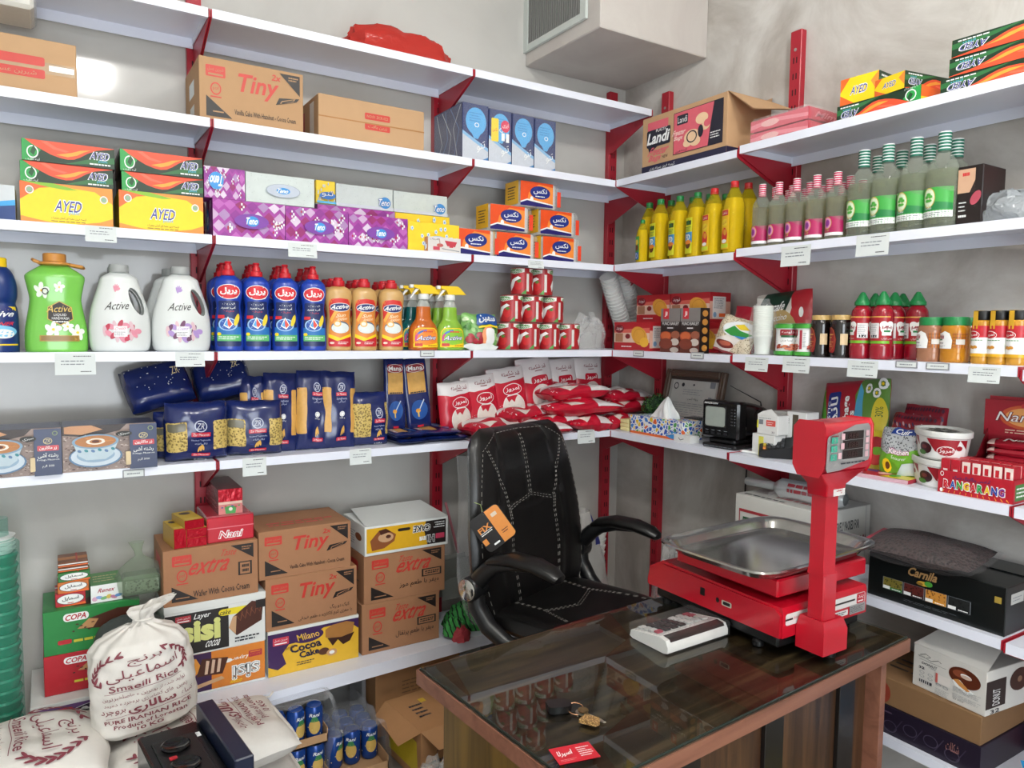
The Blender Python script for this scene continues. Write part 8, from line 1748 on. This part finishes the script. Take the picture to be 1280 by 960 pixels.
# ---- rice sacks
RICE = mat('#ddd9d2', .7, 0, .03, 90, .12); MARO = c('#7d3440', .6)
def art_rice():
    a = Art(); mm = MARO
    for s in (-1, 1):
        for k in range(8):
            an = PI*.5+s*(.50+.23*k); x, y = .51+.36*math.cos(an), .71+.19*math.sin(an)
            a.ell(x+.012*math.cos(an), y+.008*math.sin(an), .034, .010, mm, an+PI/2+.5, 8); a.ell(x-.014*math.cos(an), y-.010*math.sin(an), .034, .010, mm, an+PI/2-.5, 8)
    a.text('برنج', .53, .81, .26, .09, mm, .1); a.text('اسماعیلی', .52, .695, .54, .12, mm, .1)
    a.text('Smaeili Rice', .52, .575, .50, .062, mm, .06, 0, .01); a.line([(.24, .515), (.80, .545)], .006, mm, .004)
    a.text('تولید شده از بهترین و حاصلخیزترین', .52, .475, .60, .05, mm, .04); a.text('زمین های کشاورزی بروجرد و دورود', .52, .405, .60, .05, mm, .04); a.text('سالاری', .56, .325, .34, .10, mm, .05, 0, .03); a.text('بروجرد', .28, .315, .18, .055, mm, .04, 0, .01); a.text('کساه', .82, .345, .10, .05, mm, .05); a.line([(.22, .255), (.84, .29)], .006, mm, .004)
    a.text('PURE IRANIAN RICE', .52, .225, .64, .045, mm, .05, 0, .02); a.text('Product of Lorestan', .54, .165, .52, .045, mm, .05, 0, .02); a.text('10 KG', .54, .11, .2, .04, mm, .05, 0, .02); return a
ARI = art_rice()
# standing sack
sx, sz, sy_ = -2.193, .412, -.545
t = thing('rice_sack', 'white rice sack standing upright with its top tied, in front of the cartons', 'rice sack', (sx, sy_, sz), (0, math.radians(-2), math.radians(-4)), 'rice sacks')
SW_, SH = .272, .285
def sackr(v):
    P = [(.0, .80), (.06, .98), (.3, 1.0), (.6, .98), (.8, .92), (.89, .76), (.95, .46), (1.0, .22)]
    for (a_, ra), (b_, rb) in zip(P, P[1:]):
        if v <= b_: return ra+(rb-ra)*(v-a_)/(b_-a_)
    return P[-1][1]
def sack(u, v):
    a = 2*PI*u-PI/2; ca, sa = math.cos(a), math.sin(a); q = (abs(ca)**2.6+abs(sa)**2.6)**(-1/2.6); r = sackr(v)
    n = .012*noise.noise(Vector((ca*1.6, sa*1.6, v*2.2+4)))+.005*noise.noise(Vector((ca*4, sa*4, v*9)))+.006*max(0, v-.7)/.3*math.sin(11*a)
    return Vector((SW_/2*ca*q*r+n*ca, .095*sa*q*r*(1.0)+n*sa, SH*v+.012*ca*(1-v)))
m = MB(); m.grid(sack, 96, 90, RICE, closeu=True); m.lathe([(.0001, .004), (SW_/2*.74, .002)], RICE, 30, 1, .66)
def sfn(u, v):
    uu = .5*0+(u-.5)*.40; f = lambda x, y: sack(x % 1.0, min(max(y, 0), 1)); e = .004; p = f(uu, .01+.93*v); n = (f(uu+e, .02+.9*v)-f(uu-e, .02+.9*v)).cross(f(uu, .02+.9*v+e)-f(uu, .02+.9*v-e)).normalized(); return p, n
ARI.put(m, sfn, .025, .0022, .00012); m.build('sack_body', t)
def ear(u, v):
    a = 2*PI*u; r = [.036, .020, .017, .032, .046, .050][min(int(v*5), 5)]; k = v*5; i = min(int(k), 4); f = k-i; R_ = [.034, .019, .018, .030, .042, .046]; r = R_[i]*(1-f)+R_[i+1]*f; r *= 1+.22*math.sin(7*a+v*3)+.12*math.sin(3*a)
    return Vector((.012+r*math.cos(a)*1.2+.045*max(0, v-.35)**1.2, r*math.sin(a)*.55, SH-.010+.062*v+.014*math.cos(a)*v))
m = MB(); m.grid(ear, 60, 18, RICE, closeu=True); m.build('tied_top', t)
m = MB(); m.tube([(.014+.024*math.cos(k*.3927), .015*math.sin(k*.3927), SH+.010) for k in range(16)], .003, RICE, 6, True); m.tube([(.0, -.02, SH+.01), (-.02, -.035, SH-.005), (-.024, -.036, SH-.03)], .002, RICE, 6); m.build('tie_string', t)
def lie(lb, x, y, z, rz, seed, L=.47, W=.34, T=.15, tilt=0., mm=RICE, art=True):
    mb, fn = pillow(W, L, T, mm, seed, 2.8, .50, .010, 30, 34)
    if art: ARI.put(mb, fn, .03, .0022, .0002)
    t = thing('rice_sack', lb, 'rice sack', (x, y, z), (-PI/2+tilt, 0, rz), 'rice sacks'); mb.build('sack_body', t)
    m = MB(); m.tube([(-W*.42, 0, .004), (-W*.2, .004, -.004), (.0, -.003, .001), (W*.2, .004, -.003), (W*.42, 0, .004)], .006, mm, 8); m.tube([(W*.46, 0, .0), (W*.5, .01, -.02), (W*.52, .0, -.035)], .003, mm, 6); m.build('hem', t)
lie('white rice sack lying on top of the right pile, text running upwards', -1.825, -.60, .340, PI/2+.08, 61, T=.125)
lie('white rice sack lying in the middle of the right pile', -1.80, -.60, .215, PI/2+.02, 62, T=.12, art=False)
lie('white rice sack lying at the bottom of the right pile', -1.79, -.60, .085, PI/2-.02, 63, T=.14, art=False)
lie('white rice sack lying on top of the left pile, wreath towards the standing sack', -2.755, -.56, .395, -PI/2-.06, 64, T=.15)
lie('white rice sack lying in the middle of the left pile', -2.76, -.57, .245, -PI/2, 65, T=.15, art=False)
lie('white rice sack lying at the bottom of the left pile', -2.76, -.57, .090, -PI/2, 66, T=.15, art=False)
# black appliance with two round wells, navy side panel
t = thing('speaker_box', 'black box with two round wells and a navy side panel, bottom left', 'speaker', (-2.165, -1.06, 0), (0, 0, .10)); NVP = mat('#121c34', .35)
W, D, H = .135, .27, .565
m = MB(); m.box(-W/2, W/2, -D/2, D/2, .002, H, mat('#0d0d0e', .22), .006); m.build('case', t)
m = MB(); m.box(-W*.36, W*.34, -D*.46, D*.30, H-.0005, H+.003, mat('#191a1c', .25), .001); m.box(-W*.33, W*.31, -D*.44, D*.28, H+.003, H+.0035, BLACK); m.build('recessed_plate', t)
for y in (.035, -.055):
    m = MB(); m.lathe([(.030, H+.003), (.032, H+.009), (.028, H+.011), (.020, H+.006), (.0001, H+.004)], mat('#08080a', .12), 28, cx=-.006, cy=y); m.build('round_socket', t)
m = MB(); m.box(-.030, -.014, -.018, -.006, H+.0036, H+.006, c('#b3202c')); m.build('red_switch', t)
m = MB(); m.box(.034, .056, .055, .075, H+.0005, H+.0012, PWHT); Art().lines(.2, .2, .6, .6, 3, GREYINK, .4).put(m, flat((.034, .055, H+.0012), (.022, 0, 0), (0, .02, 0)), eps=.0003); m.build('sticker', t)
m = MB(); m.box(W/2+.001, W/2+.042, -D/2-.02, D/2+.015, .002, H+.035, NVP, .003); m.build('side_panel', t)
# ---- under the low shelf : drink cans and cartons
NAVC = mat('#1d4590', .25, .3, .06, 10); ALU = mat('#b9bcbe', .25, .9, .05, 10)
acn = Art(); acn.ell(.5, .45, .12, .26, c('#c9a85a')); acn.poly([(.41, .62), (.5, .95), (.59, .62)], c('#2f7a46')); acn.rect(.38, .80, .24, .12, c('#14306e')); acn.text('Rani', .5, .86, .2, .12, PWHT, 0, .1, .02); acn.ell(.9, .45, .1, .26, c('#d98a3a')); acn.text('Rani', .9, .86, .2, .12, PWHT, 0, .1, .02)
for k in range(12): acn.ell(.05+.08*k, .18+.3*((k*5) % 7)/7, .01, .02, c('#d9c88a'), 0, 6)
def drink(col_=NAVC):
    t = thing('drink_can', '', 'drink can', group='blue drink cans'); r, h = .029, .118
    m = MB(); m.lathe([(r*.8, 0), (r, .008), (r, h-.010), (r*.82, h)], col_, 20); acn.put(m, round_face(lambda z: r, .01, h-.012, 5.6), .06, .0006); m.build('can_body', t)
    m = MB(); m.lathe([(r*.83, h-.001), (r*.85, h+.001), (r*.76, h-.001), (.0001, h-.003)], ALU, 20); m.build('can_lid', t); return t
d0 = drink(); first = True
def cans(xs, ys, z, lbs):
    global first
    k = 0
    for j, y in enumerate(ys):
        for i, x in enumerate(xs):
            o = d0 if first else dup(d0); first = False; o.location = (x, y, z); o.rotation_euler = (0, 0, random.uniform(-.6, .6)); tag(o, lbs(i, j))
nth = ('first', 'second', 'third', 'fourth', 'fifth'); rown = ('front', 'second', 'third')
cans([-1.605, -1.541, -1.477], [-.43, -.367, -.304], .0265, lambda i, j: 'blue drink can standing in the open tray, %s from left in the %s row' % (nth[i], rown[j]))
cans([-1.80, -1.738, -1.676], [-.44], .155, lambda i, j: 'blue drink can in the raised wrapped pack behind the sacks, %s from left' % nth[i])
cans([-1.80, -1.738, -1.676], [-.45], .0265, lambda i, j: 'blue drink can in the wrapped pack on the floor by the sacks, %s from left' % nth[i])
def traybox(lb, x0, x1, y0, y1, z):
    m = MB(); k = .003; K = KRAFT
    m.box(x0, x1, y0, y1, z, z+.004, K); m.box(x0, x1, y0, y0+k, z, z+.03, K); m.box(x0, x1, y1-k, y1, z, z+.06, K); m.box(x0, x0+k, y0, y1, z, z+.05, K); m.box(x1-k, x1, y0, y1, z, z+.05, K)
    one(m, 'cardboard_tray', lb, 'tray')
traybox('brown cardboard tray on the floor holding the blue drink cans', -1.65, -1.446, -.53, -.265, .0225-.002)
traybox('brown cardboard tray of the raised can pack behind the sacks', -1.84, -1.64, -.475, -.36, .149)
traybox('brown cardboard tray of the floor can pack by the sacks', -1.84, -1.66, -.485, -.36, .0205)
m = MB(); m.box(-1.86, -1.446, -.54, -.20, .001, .0195, KRAFT, .002); one(m, 'cardboard_sheet', 'folded brown cardboard under the drink cans on the floor', 'cardboard')
for lb, X, Y, Z, w_, d_, h_, sd in (('torn clear shrink wrap around the cans in the open tray', -1.545, -.38, .021, .22, .30, .165, 51), ('torn clear shrink wrap around the raised can pack', -1.735, -.42, .150, .26, .16, .16, 52)):
    m = MB()
    def fw(u, v, w_=w_, d_=d_, h_=h_, sd=sd):
        a = PI*(.0+1.0*u); x = w_/2*math.cos(a); y = d_*(v-.5); z = h_*min(1, math.sin(a)*1.6)**.6 if u not in (0, 1) else 0
        n = .010*noise.noise(Vector((u*6+sd, v*6, sd))); return Vector((x*1.0+n, y+n, max(z+n, .001)))
    m.grid(fw, 30, 20, clear('#e2e6ea', .10, .08, None, .6, 30)); one(m, 'shrink_wrap', lb, 'plastic wrap', (X, Y, Z))
K3 = mat('#a97c52', .75, 0, .07, 25, .05)
boxed('carton', 'brown carton with faint drawing lying under the shelf at the back', 'carton', .36, .20, .25, K3, {'front': Art().lines(.3, .45, .5, .35, 6, c('#7a5a3a'), .3), 'top': Art().lines(.2, .3, .5, .5, 5, c('#7a5a3a'), .2)}, (-1.225, -.195, .001), (0, 0, .03))
def openc(w, d, h):
    t = Art(); t.rrect(.55, .42, .36, .16, c('#b33a34'), .05, .06); t.lines(.6, .46, .26, .08, 1, K3, .6); t.lines(.55, .68, .3, .12, 2, INK, .3); t.lines(.14, .30, .16, .4, 4, INK, .4); t.rect(.30, .68, .07, .10, c('#d9b23a'))
    a = Art(); a.rrect(.48, .52, .40, .26, c('#b33a34'), .05, .08); a.lines(.53, .58, .3, .14, 1, K3, .6); a.text('طعم', .25, .55, .14, .12, INK); a.lines(.12, .3, .3, .12, 1, INK, .5); return {'top': t, 'front': a}
def tflap(mb, w, d, h):
    mb.add([(-w/2, -d/2, h), (w/2, -d/2, h), (w/2, -d/2-.045, h-.045), (-w/2+.04, -d/2-.05, h-.05)], [(0, 1, 2, 3)], K3); mb.add([(-w/2, -d/2, h), (-w/2, d/2, h), (-w/2-.05, d/2-.02, h-.03), (-w/2-.06, -d/2+.05, h-.05)], [(3, 2, 1, 0)], K3); mb.add([(-w/2-.001, -d/2+.02, .03), (-w/2-.001, d/2-.03, .03), (-w/2-.001, d/2-.05, h*.8), (-w/2-.001, -d/2+.03, h*.75)], [(3, 2, 1, 0)], c('#c9b22e'))
boxed('carton', 'open brown carton with torn flap and red ovals beside the desk leg', 'carton', .33, .26, .185, K3, openc(.33, .26, .185), (-1.225, -.505, .001), (0, 0, .08), extra=lambda mb: tflap(mb, .33, .26, .185))
m = crumple(.20, .16, .13, FILMSOFT, 55.5, .35, 30, 14, 2, 2.4)
one(m, 'plastic_bag', 'crumpled clear plastic bag on the floor before the open carton', 'bag', (-1.37, -.76, .001))
# ---- right end of the low shelf: striped cloth, grey sleeve, stick
def stripes():
    m, nt, b, out = _new('striped_cloth'); tc = nt.nodes.new('ShaderNodeTexCoord'); wv = nt.nodes.new('ShaderNodeTexWave'); wv.inputs['Scale'].default_value = 16; wv.inputs['Distortion'].default_value = 3; wv.inputs['Detail Scale'].default_value = 1.5
    mp = nt.nodes.new('ShaderNodeMapping'); mp.inputs['Rotation'].default_value = (0, .5, .5); nt.links.new(tc.outputs['Object'], mp.inputs['Vector']); nt.links.new(mp.outputs[0], wv.inputs['Vector'])
    cr = nt.nodes.new('ShaderNodeValToRGB'); cr.color_ramp.elements[0].position = .14; cr.color_ramp.elements[0].color = lin('#12241a'); cr.color_ramp.elements[1].position = .24; cr.color_ramp.elements[1].color = lin('#3f9a4a'); nt.links.new(wv.outputs['Fac'], cr.inputs['Fac']); nt.links.new(cr.outputs['Color'], b.inputs['Base Color']); b.inputs['Roughness'].default_value = .8; return m
STRP = stripes()
p = hit(585, 770, 1, -.24)
t = thing('striped_cloth', 'green cloth with black stripes and a red end on the low shelf', 'cloth', (xL(588, -.25, ZG+.05), -.25, ZG+.001), (0, 0, .1))
m = crumple(.24, .16, .085, STRP, 71, .16, 34, 14, 2.2, 2.0); m.build('green_part', t)
m = crumple(.085, .075, .06, STRP, 72, .2, 22, 12, 2.2, 2.0); m.build('green_end', t, (-.125, -.07, .012))
m = crumple(.075, .06, .05, c('#a8343e', .7), 73, .25, 22, 12, 2.2, 2.0); m.build('red_end', t, (-.115, -.10, -.004))
x0, x1 = xL(556, -.20, .5), xL(591, -.20, .5)
m = MB(); m.grid(lambda u, v: Vector((x0+(x1-x0)*u-.0, -.17+.012*math.sin(u*3)+.05*(.5-v), ZG+.09+.17*v)), 10, 10, clear('#a9ada8', .45, .2, '#c9ccc8', .3, 20)); m.grid(lambda u, v: Vector((x0+(x1-x0)*u-.0, -.155+.05*(.5-v), ZG+.09+.17*(1-v)*1.0)), 10, 10, clear('#a9ada8', .45, .2, '#c9ccc8', .3, 20))
one(m, 'plastic_sleeve', 'grey translucent plastic sleeve standing beside the right carton stack', 'plastic sleeve')
q0, q1 = hit(557, 628, 1, -.06), hit(577, 708, 1, -.12)
m = MB(); m.tube([q0, q0+(q1-q0)*.5, q0+(q1-q0)*1.9], .0055, c('#b9707a', .5), 10); one(m, 'pink_stick', 'thin pink stick leaning against the wall beside the chair', 'stick')
# bags in the corner behind the chair
t = thing('cup_bag', 'large clear bag of white cup sleeves in the corner behind the chair', 'bag', (-.40, -.25, .001))
m = MB()
for i, (x, y, tx, ty) in enumerate(((-.10, .02, -.06, .03), (-.02, -.03, .0, .0), (.06, .03, .05, .0), (.0, .08, -.05, .06))):
    n = 20
    for j in range(n):
        z0 = .05+.60*j/n; m.lathe([(.034, z0), (.04, z0+.02), (.042, z0+.027)], CUPW, 14, cx=x+tx*j/n, cy=y+ty*j/n)
m.build('cup_sleeves', t)
m = MB()
def cb(u, v):
    a = 2*PI*u; prof = [.14, .165, .165, .15, .13, .10, .07]; k = v*6; i = min(int(k), 5); f = k-i; r = prof[i]*(1-f)+prof[i+1]*f; q = 1+.2*noise.noise(Vector((math.cos(a)*2, math.sin(a)*2, v*5)))+.08*noise.noise(Vector((math.cos(a)*6, math.sin(a)*6, v*12)))
    return Vector((r*q*math.cos(a)-.05*v, r*q*math.sin(a)*.85, .74*v))
m.grid(cb, 44, 34, clear('#f4f3f2', .34, .12, '#f4f2f0', .5, 14), closeu=True); m.build('bag_film', t)
m = MB(); m.grid(lambda u, v: cb(.82+.06*u+.02*v, .80+.17*v)*1.01, 8, 10, mat('#2a2f7a', .4)); m.build('blue_print', t)
m = crumple(.24, .2, .60, clear('#f2f3f3', .20, .1, None, .7, 22), 81, .22, 34, 22, 2.2, 2.2)
one(m, 'plastic_bag', 'crumpled shiny clear plastic bag behind the scale in the corner', 'bag', (-.20, -.62, .001))
# ---- price notes and label holders
def note(lb, ua, va, ub, vb, wall, z, tilt=0.):
    if wall == 'L': A, B = hit(ua, va, 1, -LIP-.0006), hit(ub, vb, 1, -LIP-.0006); w = B.x-A.x; h = A.z-B.z; loc = ((A.x+B.x)/2, -LIP-.0006, A.z); rz = 0
    else: A, B = hit(ua, va, 0, -LIP-.0006), hit(ub, vb, 0, -LIP-.0006); w = A.y-B.y; h = A.z-B.z; loc = (-LIP-.0006, (A.y+B.y)/2, A.z); rz = -PI/2
    m = MB(); cv = lambda u, v: Vector((w*(u-.5), -.003*(v**2)*(1+.5*u)-.0003, -h*v)); m.grid(lambda u, v: cv(u, v), 6, 8, PAPER); m.grid(lambda u, v: cv(1-u, v)+Vector((0, .0004, 0)), 6, 8, PAPER)
    a = Art(); sd = int(ua*7+va) % 97; a.lines(.45, .82, .45, .10, 1, INK, .35, .1, sd); a.lines(.15, .42, .7, .30, 2, GREYINK, .30, .2, sd+1); a.lines(.62, .10, .28, .10, 1, INK, .4, .1, sd+2)
    a.put(m, lambda u, v: (cv(u, 1-v), Vector((0, -1, 0))), .2, .0005, .00005)
    one(m, 'price_note', lb, 'price note', loc, (0, tilt, rz), 'handwritten price notes on the shelf edges')
for lb, r, wl, z in (('white price note under the yellow freezer bag boxes', (106, 281, 146, 304), 'L', ZC), ('white price note under the purple tissue boxes', (360, 303, 396, 323), 'L', ZC), ('white price note under the toilet paper packs', (660, 325, 679, 336), 'L', ZC),
        ('white price note under the green hand wash bottle', (68, 442, 120, 468), 'L', ZD), ('white price note under the violet flowered jug', (219, 440, 256, 458), 'L', ZD), ('white price note under the bag of pasta nests', (303, 573, 333, 593), 'L', ZE), ('white price note under the short pasta bag', (437, 562, 464, 579), 'L', ZE), ('white price note under the heap of sugar bags', (722, 538, 743, 553), 'L', ZE),
        ('white price note under the slim pink capped bottles', (977, 309, 1013, 331), 'R', ZC2), ('white price note under the green capped bottles', (1071, 295, 1111, 318), 'R', ZC2), ('white price note under the paper cups and bean cans', (932, 446, 960, 465), 'R', ZD2), ('white price note under the dark jam jars', (979, 446, 1012, 467), 'R', ZD2), ('white price note under the red sauce bottles', (1060, 450, 1097, 473), 'R', ZD2), ('white price note under the spice jars', (1211, 458, 1250, 480), 'R', ZD2)):
    note(lb, *r, wl, z, .0)
def holder(lb, ua, va, ub, vb, wall):
    ax = 1 if wall == 'L' else 0; v = -LIP-.0006; A, B = hit(ua, va, ax, v), hit(ub, vb, ax, v); w = abs(B.x-A.x)+abs(B.y-A.y) if False else (B.x-A.x if wall == 'L' else A.y-B.y); h = A.z-B.z
    h = min(abs(h), .026); zc_ = (A.z+B.z)/2; loc = ((A.x+B.x)/2, v, zc_) if wall == 'L' else (v, (A.y+B.y)/2, zc_)
    m = MB(); m.box(-w/2, w/2, -.002, 0, -h/2, h/2, mat('#8d9094', .4), .0005); Art().rect(.06, .14, .88, .72, PAPER).lines(.2, .35, .6, .3, 1, GREYINK, .5).put(m, flat((-w/2, -.002, -h/2), (w, 0, 0), (0, 0, h)))
    one(m, 'label_holder', lb, 'label holder', loc, (0, 0, 0 if wall == 'L' else -PI/2), 'grey framed label holders on the shelf edges')
for lb, r, wl in (('small grey framed label under the spray bottles', (525, 437.5, 543, 446), 'L'), ('small grey framed label under the soup noodle box', (153, 586.5, 181, 597), 'L'), ('small grey framed label under the red biscuit box', (792, 437.5, 805, 446), 'R'), ('small grey framed label under the dark soup boxes', (864, 440, 880, 449), 'R'), ('small grey framed label under the pinkish brown spread jar', (1120, 451, 1147, 460.5), 'R'), ('small grey framed label under the amber spread jar', (1158, 453, 1187, 463), 'R')):
    holder(lb, *r, wl)
# cable hanging below the counter shelf
p0_ = hit(934, 578, 0, -.012); p1_ = hit(931, 640, 0, -.012)
m = MB(); m.tube([p0_+Vector((0, 0, .05)), p0_, (p0_+p1_)/2+Vector((0, .004, 0)), p1_, Vector((p1_.x, p1_.y, .004))], .003, BLACK, 8); one(m, 'cable', 'black cable hanging on the right wall behind the white carton', 'cable')
